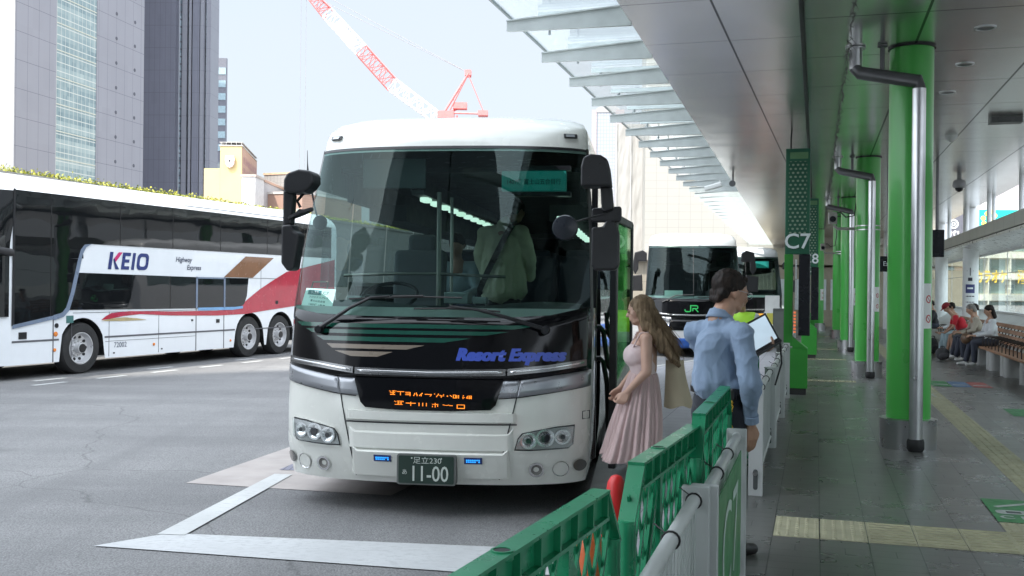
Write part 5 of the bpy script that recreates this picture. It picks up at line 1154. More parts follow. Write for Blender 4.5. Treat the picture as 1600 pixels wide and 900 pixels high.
# body shell: lower side wall with wheel arches
g = MB(); n = 160; ya, yb = -1.72, 9.6; arches = (0, 5.5, 6.84)
def zbot(y):
    for a in arches:
        d = abs(y - a)
        if d < .59: return max(.27, .5 + math.sqrt(max(0, .59 ** 2 - d * d)) * 1.0) if d < .585 else .27
    return .27
def prof(z): return 0 if z < 3.2 else -((z - 3.2) / .58) ** 3.2 * .55
rows = []
for i in range(n + 1):
    y = ya + (yb - ya) * i / n; rows.append([(0, y, zbot(y))] + [(0, y, max(zbot(y) + .001, 1.15 + .2 * k)) for k in range(0, 1)])
g.v = [v for r in rows for v in r]; g.f = [(i * 2, i * 2 + 2, i * 2 + 3, i * 2 + 1) for i in range(n)]
zz = [1.15, 2.0, 2.6, 3.2, 3.38, 3.5, 3.6, 3.68, 3.74, 3.775, 3.78]
b0 = len(g.v)
def noseY(x): return -1.72 - 1.05 * (1 - (abs(x + 1.25) / 1.25) ** 2.8) ** .5
def ring(z):
    k = prof(z); rf = 0 if z < 2.4 else (z - 2.4) * .18 + max(0, z - 3.3) ** 2 * 2.2
    P = [(k, yb, z), (k, ya, z)]
    for j in range(1, 20): x = -2.5 * j / 20; x2 = -1.25 + (x + 1.25) * (1.25 + k) / 1.25; P.append((x2, noseY(x) + rf, z))
    return P + [(-2.5 - k, ya, z), (-2.5 - k, yb, z)]
rg = [ring(z) for z in zz]; m_ = len(rg[0])
for r in rg: g.v += r
for j in range(len(zz) - 1): g.f += [(b0 + j * m_ + i, b0 + j * m_ + (i + 1) % m_, b0 + (j + 1) * m_ + (i + 1) % m_, b0 + (j + 1) * m_ + i) for i in range(m_)]
g.f.append(tuple(b0 + (len(zz) - 1) * m_ + i for i in range(m_)))
lo = ring(1.15); lo2 = [(x, y, .27) for x, y, z in lo]; b1 = len(g.v); g.v += lo2 + lo
g.f += [(b1 + i, b1 + i + 1, b1 + m_ + i + 1, b1 + m_ + i) for i in range(1, m_ - 1)]
g.build('body', KW, K, smooth=True)
g = MB(); g.box(-2.4, -.35, -1.5, 9.5, .3, .5)
for a in arches: g.box(-.9, -.32, a - .6, a + .6, .3, 1.1)
g.build('underbody', INT, K)
g = MB()
for a in arches:
    nn = 24; g.add([(x, a + .60 * math.cos(math.pi * k / nn), .48 + .60 * math.sin(math.pi * k / nn)) for x in (-.003, -.35) for k in range(nn + 1)], [(k, k + 1, nn + 2 + k, nn + 1 + k) for k in range(nn)])
g.build('wheel_arch', RUB, K, smooth=True)
# upper glass and front glass
side('upper_window', [(-1.70, 2.2), (-.0, 2.25), (-.02, 2.40), (.05, 2.50), (.2, 2.54), (9.3, 2.54), (9.3, 3.40), (6.8, 3.43), (3.3, 3.44), (-1.70, 3.44)], KG, .012, th=.01)
side('driver_window', [(-1.70, .99), (-.88, 1.12), (-.72, 1.13), (-.42, 1.26), (-.28, 1.60), (-.18, 1.98), (-.08, 2.24), (-1.70, 2.24)], KG, .0125, th=.01)
side('front_corner', [(-1.72, .98), (-1.70, 3.46), (-1.66, 3.46), (-1.66, .99)], BTRIM, .018)
ck = side('trim_curve', [(-.75, 1.06), (-.50, 1.12), (-.36, 1.24), (-.24, 1.56), (-.12, 1.98), (-.03, 2.33), (.06, 2.47), (.2, 2.54), (.02, 2.52), (-.08, 2.42), (-.16, 2.2), (-.22, 1.98), (-.33, 1.58), (-.44, 1.30), (-.54, 1.20), (-.75, 1.16)], KS, .022)
side('lower_sill_trim', [(-1.7, .93), (-.75, 1.08), (-.75, 1.15), (-1.7, 1.0)], KS, .0185)
lw = side('lower_window', [(-.16, 1.97), (3.45, 1.93), (5.42, 1.93), (5.36, 1.5), (5.25, 1.3), (5.05, 1.225), (3.45, 1.225), (-.38, 1.25)], KG, .012, th=.01)
# nose glass
g = MB()
def nose(x, z, o_=.045): 
    rf = 0 if z < 2.4 else (z - 2.4) * .18 + max(0, z - 3.3) ** 2 * 2.2; return (x + .014 * ((x + 1.25) / 1.25) ** 3, noseY(x) + rf - o_, z)
g.grid(lambda a, b: nose(-1.25 + 1.2499 * math.cos(math.pi * a), 2.3 + 1.12 * b), 40, 6); g.grid(lambda a, b: nose(-1.25 + 1.2499 * math.cos(math.pi * a), 1.15 + 1.1 * b), 40, 4); g.build('front_glass', KG, K, smooth='all')
g = MB(); g.grid(lambda a, b: nose(-.1 - .35 * a, .62 + .3 * b, .02), 6, 2); g.grid(lambda a, b: nose(-2.05 - .35 * a, .62 + .3 * b, .02), 6, 2); g.build('headlight', mat('lamp_bowl', (.2, .21, .21)), K, smooth='all')
# dividers and seams
g = MB()
for y in (-.82, 1.0, 2.62, 4.3, 6.2, 7.9): g.box(.0125, .015, y - .008, y + .008, 2.56 if y > 0 else 1.15, 3.43)
for y in (2.55,): g.box(.0125, .015, y - .006, y + .006, 1.24, 1.93)
g.build('glass_joint', mat('joint_black', (.004, .004, .004), .5), K)
g = MB()
for y in (3.45, 4.47, -.74): g.box(.001, .0055, y - .012, y + .012, .27, 1.93 if y > 0 else 1.1)
for y in (.72, -.28, 2.2): g.box(.001, .005, y - .005, y + .005, .30, 1.2 if y > .5 else 1.05)
for a, b in ((-1.7, -.60), (.60, 4.9)): g.box(.001, .007, a, b, .675, .71)
g.box(.001, .005, .62, 3.44, .60, .607); g.box(.001, .0045, -.25, 3.44, 1.185, 1.195); g.box(.001, .0055, 5.7, 9.5, .675, .70); g.box(.001, .005, 5.95, 5.96, 1.3, 2.3); g.box(.001, .005, 5.4, 9.5, 1.93, 1.94)
g.build('panel_gap', mat('gap_grey', (.10, .10, .11)), K)
g = MB(); g.box(.013, .02, 3.42, 3.48, 1.23, 1.94); g.box(.013, .02, 4.44, 4.50, 1.23, 1.94); g.box(.013, .02, 3.42, 4.5, 1.9, 1.935); g.build('door_frame', KS, K)
# swoosh
KR = mat('swoosh_red', (.42, .01, .035), .25, coat=.6); KGd = mat('swoosh_gold', (.42, .33, .16), .3, coat=.5); KB = mat('swoosh_brown', (.22, .10, .045), .25, coat=.6)
def strip(name, top, bot, m, off=.0085):
    ys = sorted(set([p[0] for p in top + bot])); yy = []
    for a, b in zip(ys, ys[1:]): yy += [a + (b - a) * k / 8 for k in range(8)]
    yy.append(ys[-1]); g = MB(); q = len(yy); g.add([(off, y, lerp(y, p)) for p in (bot, top) for y in yy], [(i, i + 1, q + i + 1, q + i) for i in range(q - 1)]); return g.build(name, m, K)
strip('red_swoosh', [(.50, 1.04), (.62, 1.11), (.78, 1.17), (1.3, 1.2), (2.6, 1.17), (4.2, 1.16), (5.0, 1.20), (5.4, 1.42), (5.9, 1.66), (6.5, 1.9), (7.1, 2.12), (9.5, 2.5)], [(.50, 1.035), (.72, 1.05), (1.1, 1.10), (1.6, 1.13), (2.6, 1.08), (4.2, 1.045), (5.3, 1.06), (6.3, 1.14), (7.4, 1.22), (9.5, 1.3)], KR)
strip('gold_swoosh', [(.5, 1.02), (.8, 1.06), (1.15, 1.075), (1.5, 1.05), (1.8, 1.01)], [(.5, 1.015), (1.1, 1.0), (1.8, 1.005)], KGd)
g = MB(); g.quad((.0085, 4.45, 1.945), (.0085, 5.60, 1.945), (.0085, 6.50, 2.46), (.0085, 5.30, 2.46)); g.build('brown_flash', KB, K)
strip('blue_sill', [(3.5, 1.24), (4.9, 1.24), (5.2, 1.26)], [(3.5, 1.175), (4.8, 1.17), (5.2, 1.20)], mat('sky_blue_trim', (.18, .36, .60), .3), .0165)
# lettering: K drawn as the wordmark, then EIO
NV = mat('logo_navy', (.02, .035, .16), .3); CM = mat('logo_crimson', (.55, .02, .14), .3)
yl, zl_, hh = .66, 2.055, .35
def KP(a, b, sh=.18): return (.0095, yl + (a + sh * b) * hh, zl_ + b * hh)
g = MB()
g.quad(KP(0, 0), KP(.26, 0), KP(.26, .38), KP(.0, .30)) if 0 else None
for q in ([(0, 0), (.27, 0), (.27, 1), (0, 1)], [(.33, .56), (.56, .40), (.92, 0), (.60, 0)], [(.33, .56), (.42, .66), (.56, .40), (.5, .3)],
          [(1.05, 0), (1.72, 0), (1.72, .2), (1.05, .2)], [(1.05, .2), (1.3, .2), (1.3, .8), (1.05, .8)], [(1.05, .8), (1.72, .8), (1.72, 1), (1.05, 1)], [(1.3, .41), (1.66, .41), (1.66, .6), (1.3, .6)],
          [(1.9, 0), (2.14, 0), (2.14, 1), (1.9, 1)]): g.quad(*[KP(*p) for p in q])
O1 = rrect(1.0, 1.0, .3, 5, 2.82, .5); O2 = rrect(.52, .58, .16, 5, 2.82, .5); k_ = len(O1)
g.add([KP(*p) for p in O1 + O2], [(i, (i + 1) % k_, k_ + (i + 1) % k_, k_ + i) for i in range(k_)]); g.build('wordmark', NV, K)
g = MB(); g.quad(KP(.33, .56), KP(.70, 1), KP(1.02, 1), KP(.56, .44)); g.build('wordmark_accent', CM, K)
LT_ = mat('lettering_grey', (.06, .07, .11))
for s_, y, z in (('Highway', 2.72, 2.31), ('Express', 3.10, 2.14)): text('lettering', s_, .155, LT_, K, lambda x, q, d, y=y, z=z: (.0095, y + x, z + q), align='LEFT', shear=.2, bold=.002, sx=1.02)
text('lettering', '72002', .15, LT_, K, lambda x, q, d: (.007, 1.04 + x, .515 + q), sx=1.0)
g = MB(); AMB = mat('amber_lens', (.75, .22, .03), .2, coat=.8)
for y, z, r in ((-.68, .80, .05), (-.70, .50, .035), (2.05, .48, .035), (4.73, .44, .03)): g.lathe([(r, 0), (r * .9, .012), (r * .4, .018)], 14, (.004, y, z), 'x')
g.build('side_marker', AMB, K, smooth=True)
g = MB()
for y, z, w_ in ((-1.46, .80, .09), (4.24, .92, .06), (3.31, .96, .03), (6.65, 1.33, .06), (2.3, .37, .02), (.86, .36, .02)): g.box(.002, .012, y - w_, y + w_, z - w_ * .7, z + w_ * .7)
g.lathe([(.045, .0), (.045, .014)], 16, (.0, -.66, .96), 'x'); g.build('handle', BTRIM, K)
g = MB(); g.box(.002, .009, -.42, -.24, 1.0, 1.14); g.build('sticker', mat('teal_sticker', (.05, .15, .14)), K)
# roof fairing lines and mirror
g = MB(); g.box(-.01, .02, 3.0, 7.0, 3.50, 3.53); g.build('gutter', mat('gutter_grey', (.45, .46, .47)), K)
g = MB(); g.tube([(.02, -1.75, 2.30), (.08, -2.1, 2.33), (.1, -2.5, 2.34), (.1, -2.9, 2.3)], .07, 12); g.build('mirror_arm', BLK, K, smooth=True)
# wheels
def kwheel(y, x=-.02):
    g = MB(); g.lathe([(.30, -.30), (.46, -.30), (.5, -.26), (.5, -.04), (.47, .0), (.33, .01), (.305, -.01)], 56, (x, y, .5), 'x', False); w_ = g.build('wheel', TYRE, K, smooth=True)
    g = MB(); g.lathe([(.31, -.02), (.312, .0), (.295, .0), (.285, -.05), (.26, -.10), (.17, -.13), (.16, -.09), (.105, -.085), (.10, .02), (.06, .035), (.0, .036)], 48, (x, y, .5), 'x', False); rim = g.build('rim', ALW, w_, smooth=True)
    g = MB()
    for k in range(10):
        a = 2 * math.pi * k / 10; c_ = Vector((x - .112, y + .222 * math.cos(a), .5 + .222 * math.sin(a))); g.lathe([(.030, -.01), (.030, .012)], 12, c_, 'x')
    g.lathe([(.09, 0), (.085, .038), (.0, .04)], 24, (x, y, .5), 'x'); g.build('rim_hole', BTRIM, rim)
    g = MB()
    for k in range(10):
        a = 2 * math.pi * (k + .5) / 10; g.lathe([(.017, 0), (.015, .03)], 6, (x - .095, y + .135 * math.cos(a), .5 + .135 * math.sin(a)), 'x')
    g.build('wheel_nut', STEEL, rim)
for a in arches: kwheel(a)
for a in arches: kwheel(a, -2.18)
# ============================================================= barriers and cones
FEN = mat('green_plastic', (.012, .21, .095), .3, var=.10, vs=5, bmp=.05, bs=30)
def fence(s, t0, t1, top, label, rot=0):
    c = pthing('plastic_fence', label, 'barrier', s, t0, .15, rot, group='green plastic crowd barriers'); L = t1 - t0; H = top - .15; ch = .15; dr = .19
    out = [(0, .08), (0, H - dr), (ch, H), (L - ch, H), (L, H - dr), (L, .08)]
    g = MB(); w_ = .07
    def rail(a, b, h=.07, ww=w_):
        a = Vector((0, *a)); b = Vector((0, *b)); g.bar(a, b, ww, h, (1, 0, 0)) if 0 else g.bar(a, b, ww, h, (0, 0, 1) if abs(a.y - b.y) > .01 else (0, 1, 0))
    # top channel: skin with inner ribs
    g.box(-.03, .03, ch - .01, L - ch + .01, H - .010, H); g.box(-.006, .006, ch, L - ch, H - .085, H - .011)
    g.box(-.024, .026, ch * .9, L - ch * .9, H - .098, H - .086)
    for k in range(9): y = ch + (L - 2 * ch) * k / 8; g.box(-.025, .026, y - .005, y + .005, H - .085, H - .011)
    for (a, b) in (((0, H - dr), (ch, H)), ((L, H - dr), (L - ch, H))):
        A_ = Vector((-.03, a[0], a[1])); B_ = Vector((-.03, b[0], b[1])); g.prism([A_, B_, B_ + Vector((.06, 0, 0)), A_ + Vector((.06, 0, 0))], (0, .012 if a[0] == 0 else -.012, -.004))
    g.box(-.026, .026, .0, .04, .05, H - dr); g.box(-.026, .026, L - .04, L, .05, H - dr); g.box(-.035, .035, 0, L, .10, .16)
    for k in (1, 2): y = L * k / 3; g.box(-.016, .022, y - .02, y + .02, .15, H - .10)
    g.box(-.02, .03, .05, L - .05, .55, .58)
    g.build('frame', FEN, c)
    for y in (.02, L - .02): g = MB(); g.tube([(0, y, 0), (0, y, H - dr + .01)], .031, 16); g.build('post', FEN, c, smooth=True)
    g = MB()
    for y in (L * .36,): g.lathe([(.028, H - .02), (.028, H + .004), (.022, H + .004), (.022, H - .02)], 20, (0, y, 0), capped=False)
    g.build('socket_rim', FEN, c, smooth=True)
    g = MB(); g.lathe([(.022, H + .002), (.0, H + .0022)], 18, (0, L * .36, 0), capped=False); g.build('socket_hole', RUB, c)
    g = MB(); p = .105                                            # diagonal lattice
    z0, z1 = .16, H - .10; hh_ = z1 - z0
    y = -hh_ * .5
    while y < L:
        for sg in (1, -1):
            ya, yb_ = (y, y + hh_ * .5); za, zb_ = (z0, z1) if sg == 1 else (z1, z0)
            # clip to panel
            t_a = max(0, (.04 - ya) / (yb_ - ya)); t_b = min(1, (L - .04 - ya) / (yb_ - ya))
            if t_b > t_a: g.bar((0.004 * sg, ya + (yb_ - ya) * t_a, za + (zb_ - za) * t_a), (0.004 * sg, ya + (yb_ - ya) * t_b, za + (zb_ - za) * t_b), .016, .009, (1, 0, 0))
        y += p
    g.build('lattice', FEN, c)
    for sg in (0, 1): 
        g = MB(); ya, yb_ = (.05, L * .33) if not sg else (L - .05, L * .67); g.bar((.0, ya, z0), (0, yb_, z1), .03, .028, (1, 0, 0)); g.build('brace', FEN, c)
    return c
fence(-.89, .26, 1.76, 1.13, 'green plastic barrier closest to the camera, cut by the lower edge', -.08)
fence(-.762, 1.80, 3.32, 1.13, 'first whole green plastic barrier, its top edge rising from the lower edge', -.087)
fence(-.612, 3.45, 4.84, 1.15, 'middle green plastic barrier beside the long-skirted woman', -.07)
fence(-.503, 4.56, 6.24, 1.20, 'green plastic barrier in front of the man in the blue shirt')
fence(-.62, 8.6, 10.1, 1.16, 'green plastic barrier beyond the man in the blue shirt')
fence(-.62, 10.12, 11.6, 1.16, 'farthest green plastic barrier behind the white railing')
# white tube railings
RW = mat('railing_white', (.52, .54, .53), .4, .1, var=.05, dirt=.15)
def railing(s, t0, t1, label, panel=False, skew=0):
    c = pthing('railing', label, 'railing', s, t0, .15, skew, group='white tube railings along the bays'); L = t1 - t0
    for y in (0, L):
        g = MB(); g.box(-.055, .055, y - .02, y + .02, 0, .83); po = g.build('post', RW, c, bev=.005)
        g = MB(); yy = y - .0205
        g.prism([(x, yy, z) for x, z in rrect(.035, .16, .016, 4, .0, .13)], (0, -.0015, 0)); g.build('slot', mat('slot_shade', (.08, .09, .09)), po)
        g = MB(); g.lathe([(.016, -.03), (.016, .0)], 12, (0, yy, .18), 'y'); g.build('bolt', STEEL, po)
    g = MB(); g.tube([(0, .0, .785), (0, L, .785)], .026, 20); g.build('top_rail', RW, c, smooth=True)
    g = MB(); g.tube([(0, .0, .12), (0, L, .12)], .018, 12); g.build('bottom_rail', RW, c, smooth=True)
    n = int(L / .085)
    for k in range(1, n):
        g = MB(); g.box(-.008, .008, k * L / n - .014, k * L / n + .014, .12, .77); g.build('baluster', RW, c)
    if panel:
        g = MB(); g.box(.03, .036, .12, L - .14, .06, .73); p = g.build('sign_panel', mat('panel_green', (.06, .24, .09), .45, var=.1, vs=2), c)
        text('lettering', 'C7', .62, mat('panel_lettering', (.50, .62, .54), .5), p, lambda x, y, d: (.0385, L * .5 + x * 1.0, .385 + y), bold=-.004, sx=1.3)
    for k in range(2 if L < 2 else 3):
        y = L * (.3 + .33 * k); g = MB(); nn = 14; g.tube([(.030 * math.cos(2 * math.pi * q / nn), y, .785 + .030 * math.sin(2 * math.pi * q / nn)) for q in range(nn + 1)], .004, 5, False); g.tube([(-.02, y, .81), (-.06, y + .03, .83)], .003, 4); g.build('cable_tie', RUB, c)
    return c
railing(-.45, .2, 2.1, 'white railing section nearest the camera, at the bottom edge')
railing(-.45, 2.12, 4.12, 'white railing of thin balusters beside the first green barrier')
railing(-.42, 4.16, 5.9, 'white railing carrying the green panel lettered C7', True)
railing(-.44, 8.25, 10.8, 'white railing just beyond the man in the blue shirt')
railing(-.43, 10.84, 13.4, 'white railing leading up to the tall stop pylon')
railing(-.42, 13.44, 15.9, 'white railing ending at the foot of the tall stop pylon')
railing(-.42, 17.2, 20.6, 'white railing behind the tall stop pylon')
# cones
CONE = mat('cone_red', (.60, .02, .02), .4); CONEO = mat('cone_orange', (.62, .12, .03), .45); WR = mat('reflective_white', (.75, .75, .72), .4)
def cone(s, t, label, m, h=.70, bands=False, z=.15):
    c = pthing('traffic_cone', label, 'cone', s, t, z, .3, group='traffic cones'); g = MB(); g.box(-.17, .17, -.17, .17, 0, .03); g.build('base', RUB if bands else m, c, bev=.01)
    g = MB(); g.lathe([(.125, .03), (.055, h - .09), (.048, h - .04), (.03, h - .008), (.012, h)], 28); g.build('body', m, c, smooth=True)
    if bands:
        for a, b in ((.22, .34), (.42, .52)):
            r = lambda z: .125 - .07 * (z - .03) / (h - .12) + .002
            g = MB(); g.lathe([(r(a), a), (r(b), b)], 28, capped=False); g.build('reflective_band', WR, c, smooth=True)
    return c
cone(-1.03, 5.5, 'plain red cone showing its tip between two green barriers', CONE, .60)
cone(-.86, 3.1, 'orange cone with white bands behind the first green barrier', CONEO, .72, True)
cone(-.80, 3.75, 'orange cone with white bands behind the middle green barrier', CONEO, .72, True)
def post(s, t, label, h=.95):
    c = pthing('delineator_post', label, 'post', s, t, .15, 0, group='orange delineator posts'); g = MB(); g.lathe([(.11, 0), (.10, .04), (.04, .05), (.04, h)], 20); g.build('post', CONEO, c, smooth=True)
    for z in (.5, .72): g = MB(); g.lathe([(.042, z), (.042, z + .09)], 20, capped=False); g.build('reflective_band', WR, c, smooth=True)
post(-.95, 12.2, 'orange post with white bands left of the distant railing', 1.05); post(-.80, 13.4, 'orange post with white bands nearest the stop pylon', 1.1)
c = pthing('control_box', 'grey steel control box beside the tall stop pylon', 'box', -.62, 18.6, .15); g = MB(); g.box(-.10, .10, -.1, .1, .6, 1.3); g.tube([(0, 0, 0), (0, 0, .9)], .04, 10); g.build('case', mat('box_grey', (.14, .15, .14), .5), c, bev=.01)
g = MB(); g.box(-.08, .08, -.105, -.1, .65, 1.25); g.build('door', mat('box_door', (.2, .21, .2), .5), c)
c = pthing('notice_board', 'white notice board with coloured print beyond the railing', 'sign', -.95, 24, .15); g = MB(); g.box(-.16, .16, 0, .03, .5, 1.5); b = g.build('board', WP, c)
g = MB(); g.box(-.12, .06, -.003, 0, .85, 1.1); g.build('yellow_print', mat('yellow_print', (.6, .55, .1)), b); g = MB(); g.box(-.13, .13, -.003, 0, .62, .75); g.build('print', mat('grey_print', (.35, .3, .3)), b)

# ============================================================= people
SKIN = mat('skin', (.42, .24, .16), .5, var=.08, vs=8); SKIN2 = mat('fair_skin', (.50, .31, .23), .5, var=.07, vs=8)
def strandm(name, a, b, sc, axis=(1, 1, .12)):
    m, nt, p = nodes(name); t, xyz = objxyz(nt); n = noise_(nt, t.outputs['Object'], sc, 4, .6, axis)
    nt.links.new(mixc(nt, ramp(nt, n, .35, .68), a, b), p.inputs['Base Color']); p.inputs['Roughness'].default_value = .62; p.inputs['Specular IOR Level'].default_value = .25; bump(nt, p, n, .6, .005); return m
HAIRD = strandm('dark_hair', (.008, .006, .005), (.028, .018, .013), 60); HAIRB = strandm('dark_blond_hair', (.10, .066, .037), (.28, .20, .12), 60, (1, 1, .06)); HAIRG = strandm('grey_hair', (.12, .11, .10), (.32, .30, .28), 60)
def cloth(name, col, fold=.5, sc=9, axis=(1, 1, .5), var=.1, weave=True):
    if name in MATS: return MATS[name]
    m, nt, p = nodes(name); t, xyz = objxyz(nt); n = noise_(nt, t.outputs['Object'], sc, 4, .55, axis)
    nt.links.new(mixc(nt, n, tuple(c * (1 - var) for c in col), tuple(min(1, c * (1 + var)) for c in col)), p.inputs['Base Color']); p.inputs['Roughness'].default_value = .85
    p.inputs['Sheen Weight'].default_value = .15
    bump(nt, p, n, fold, .03); MATS[name] = m; return m
def hand(w_, d, nrm, side, curl=.5, s=1.):
    """palm, four unequal fingers and a thumb: w_ wrist, d hand direction, nrm palm-side normal, side thumb direction"""
    w_, d, nrm, side = Vector(w_), Vector(d).normalized(), Vector(nrm).normalized(), Vector(side).normalized(); P = []
    for k in range(4):
        o = (1.5 - k) * .021 * s; kn = w_ + d * .088 * s + side * o
        P.append((w_ + d * .012 * s + side * o * .55, .017 * s, kn, .0135 * s))
        ln = (.040, .046, .043, .033)[k] * s; a = curl * .7; d1 = (d * math.cos(a) + nrm * math.sin(a)); p1 = kn + d1 * ln; a2 = a + curl; d2 = d * math.cos(a2) + nrm * math.sin(a2); p2 = p1 + d2 * ln * .72; a3 = a2 + curl * .7; d3 = d * math.cos(a3) + nrm * math.sin(a3); p3 = p2 + d3 * ln * .5
        P += [(kn, .0105 * s, p1, .0092 * s), (p1, .0092 * s, p2, .0085 * s), (p2, .0085 * s, p3, .0072 * s)]
    tb = w_ + d * .025 * s + side * .026 * s; t1 = tb + (side * .6 + d * .75 + nrm * .25).normalized() * .045 * s; t2 = t1 + (d + nrm * .35 + side * .1).normalized() * .036 * s
    P += [(tb, .016 * s, t1, .0125 * s), (t1, .0125 * s, t2, .0095 * s)]; return P
def head(c, f, up=Vector((0, 0, 1)), s=1.):
    """head looking along f; c is the skull centre"""
    c, f = Vector(c), Vector(f).normalized(); up = (up - f * up.dot(f)).normalized(); r = f.cross(up).normalized(); M = Matrix((r, f, up)).transposed()
    q = lambda x, y, z: c + r * x * s + f * y * s + up * z * s
    P = [('e', q(0, -.008, .022), (.078 * s, .098 * s, .095 * s), M), ('e', q(0, .025, -.035), (.062 * s, .066 * s, .078 * s), M), (q(0, .05, -.088), .024 * s, q(0, .062, -.085), .020 * s),
         (q(0, .088, .012), .010 * s, q(0, .108, -.024), .013 * s), (q(-.028, .082, .022), .014 * s, q(.028, .082, .022), .014 * s), (q(-.02, .086, -.055), .009 * s, q(.02, .086, -.055), .009 * s)]
    for sx in (-1, 1): P += [('e', q(sx * .080, -.012, -.008), (.011 * s, .022 * s, .033 * s), M), (q(sx * .05, .055, -.01), .024 * s, q(sx * .045, .045, -.03), .026 * s), (q(sx * .048, .02, -.065), .02 * s, q(sx * .03, .055, -.08), .018 * s)]
    return P, q, M
def eyes(q, par, s=1.):
    g = MB()
    for sx in (-1, 1): g.obb(q(sx * .03, .092, .008), (.022 * s, .008, .007 * s))
    g.build('eye', mat('eye_dark', (.03, .025, .02), .2), par)
    g = MB()
    for sx in (-1, 1): g.bar(q(sx * .014, .097, .028), q(sx * .05, .088, .03), .006, .006)
    g.build('eyebrow', mat('brow', (.04, .03, .02)), par)
    g = MB(); g.bar(q(-.02, .0955, -.052), q(.02, .0955, -.052), .005, .006); g.build('mouth', mat('lip', (.30, .12, .09)), par)
FOOT = lambda a, f, s=1.: [(a + Vector((0, 0, -.03)), .04 * s, a + Vector((f.x, f.y, 0)) * .10 + Vector((0, 0, -.045)), .038 * s, .9), (a + Vector((f.x, f.y, 0)) * .05 + Vector((0, 0, -.05)), .042 * s, a + Vector((f.x, f.y, 0)) * .17 + Vector((0, 0, -.055)), .033 * s)]

# ---- man in the blue shirt, seen from behind
yaw = R(48); W0 = Vector((1.27, 6.27, .15)); man = thing('person', 'man in a light blue shirt and dark trousers with his back turned, holding a tablet', 'person', W0, -yaw)
Rw = Matrix.Rotation(yaw, 3, 'Z')       # world offset to local
def Lw(p): return Rw @ (Vector(p) - W0)
f0 = Vector((.38, 1, -.25)).normalized(); hc = Vector((.02, .085, 1.595)); hp_, hq, hM = head(hc, f0, s=1.1)
wr_r = Vector((.20, .06, .80)); el_r = Vector((.25, -.03, 1.06)); sh_r = Vector((.172, -.01, 1.345))
tab_c = Lw(px(1191, 521, 6.5)); wr_l = tab_c + Vector((-.07, .03, -.10)); el_l = Vector((-.19, .20, 1.12)); sh_l = Vector((-.172, -.01, 1.345))
body = hp_ + [(Vector((0, -.005, 1.42)), .068, hc + Vector((0, -.025, -.06)), .066), (sh_l, .045, sh_r, .045), (Vector((0, 0, 1.25)), .09, Vector((0, .01, 1.0)), .11),
              (sh_r, .05, el_r, .042), (el_r, .041, wr_r, .027), (sh_l, .05, el_l, .042), (el_l, .04, wr_l, .027)]
body += hand(wr_r, (-.05, .12, -1), (-.9, .35, -.1), (.35, .9, .05), .42); body += hand(wr_l + Vector((.0, .01, 0)), (.95, .12, .3), (0, -1, .1), (-.3, .1, 1), .5)
sk = blob('body', body, SKIN, man, .0072, 5)
eyes(hq, man)
# hair: cap hugging the skull, fuller at the back
hair = [('e', hq(0, -.026, .042), (.094, .106, .100), hM), (hq(-.045, -.072, -.02), .036, hq(.045, -.072, -.02), .036), (hq(-.066, -.03, .035), .028, hq(-.066, .02, .055), .026), (hq(.066, -.03, .035), .028, hq(.066, .02, .055), .026), (hq(-.03, -.085, -.055), .022, hq(.03, -.085, -.055), .022), (hq(-.04, .045, .085), .024, hq(.04, .045, .085), .024), (hq(-.076, -.03, .012), .018, hq(-.074, .012, .03), .016), (hq(.076, -.03, .012), .018, hq(.074, .012, .03), .016)]
blob('hair', hair, HAIRD, man, .007, 3, lambda p, n: p + n * (.006 * noise.noise(Vector((p.x * 60, p.y * 60, p.z * 14))) + .004 * noise.noise(Vector((p.x * 160, p.y * 160, p.z * 30)))))
g = MB(); g.tube([hq(.084, .0, .012), hq(.080, .06, .014), hq(.072, .094, .010)], .0022, 6); g.tube([hq(-.084, 0, .012), hq(-.08, .06, .014), hq(-.072, .094, .010)], .0022, 6)
for sx in (-1, 1): g.tube([hq(sx * .033 + .026 * math.cos(a), .108, .005 + .018 * math.sin(a)) for a in [2 * math.pi * k / 14 for k in range(15)]], .002, 5, False)
g.build('glasses', STEEL, man, smooth=True)
SHIRT = cloth('blue_shirt', (.215, .29, .40), .45, 14, (1, 1, .35), .06)
def shirt_f(p, n):
    w1 = noise.noise(Vector((p.x * 5, p.y * 5, p.z * 9))); w2 = 1 - abs(noise.noise(Vector((p.x * 9 + p.z * 5, p.y * 9, p.z * 7 - p.x * 6)))) * 2
    bag = max(0, 1 - abs(p.z - 1.06) / .10)                        # blouse over the belt
    k = 1.6 if (abs(p.x) > .2) else 1
    w3 = 1 - abs(noise.noise(Vector((p.x * 16 - p.z * 9, p.y * 16, p.z * 10 + p.x * 8)))) * 2.4
    return p + n * (.007 * w1 + .0065 * k * max(0, w2) ** 3 + .0015 * k * max(0, w3) ** 2 + .012 * bag * (.6 + .8 * noise.noise(Vector((p.x * 18, p.y * 18, 0)))))
sh = [(Vector((-.13, -.005, 1.355)), .066, Vector((.13, -.005, 1.355)), .066), (Vector((-.05, -.0, 1.395)), .058, Vector((.05, -.0, 1.395)), .058), (Vector((0, -.005, 1.27)), .125, Vector((0, .03, 1.06)), .148, 1.38), ('e', Vector((0, .035, 1.03)), (.188, .155, .08)),
      (sh_r, .070, el_r + Vector((0, 0, .01)), .058), (el_r, .056, wr_r + Vector((0, -.01, .05)), .040), (sh_l, .070, el_l, .058), (el_l, .056, wr_l.lerp(el_l, .15), .043), (Vector((0, .0, 1.40)), .075, Vector((0, .012, 1.455)), .066)]
blob('shirt', sh, SHIRT, man, .0078, 9, shirt_f)
g = MB(); n = 28      # collar band with folded leaf
def colr(a, h, o_): x = math.cos(a) * (.066 + o_ - h * .12); y = math.sin(a) * (.070 + o_ - h * .12) + .012; return (x, y, 1.440 + h * .8 - .02 * math.sin(a))
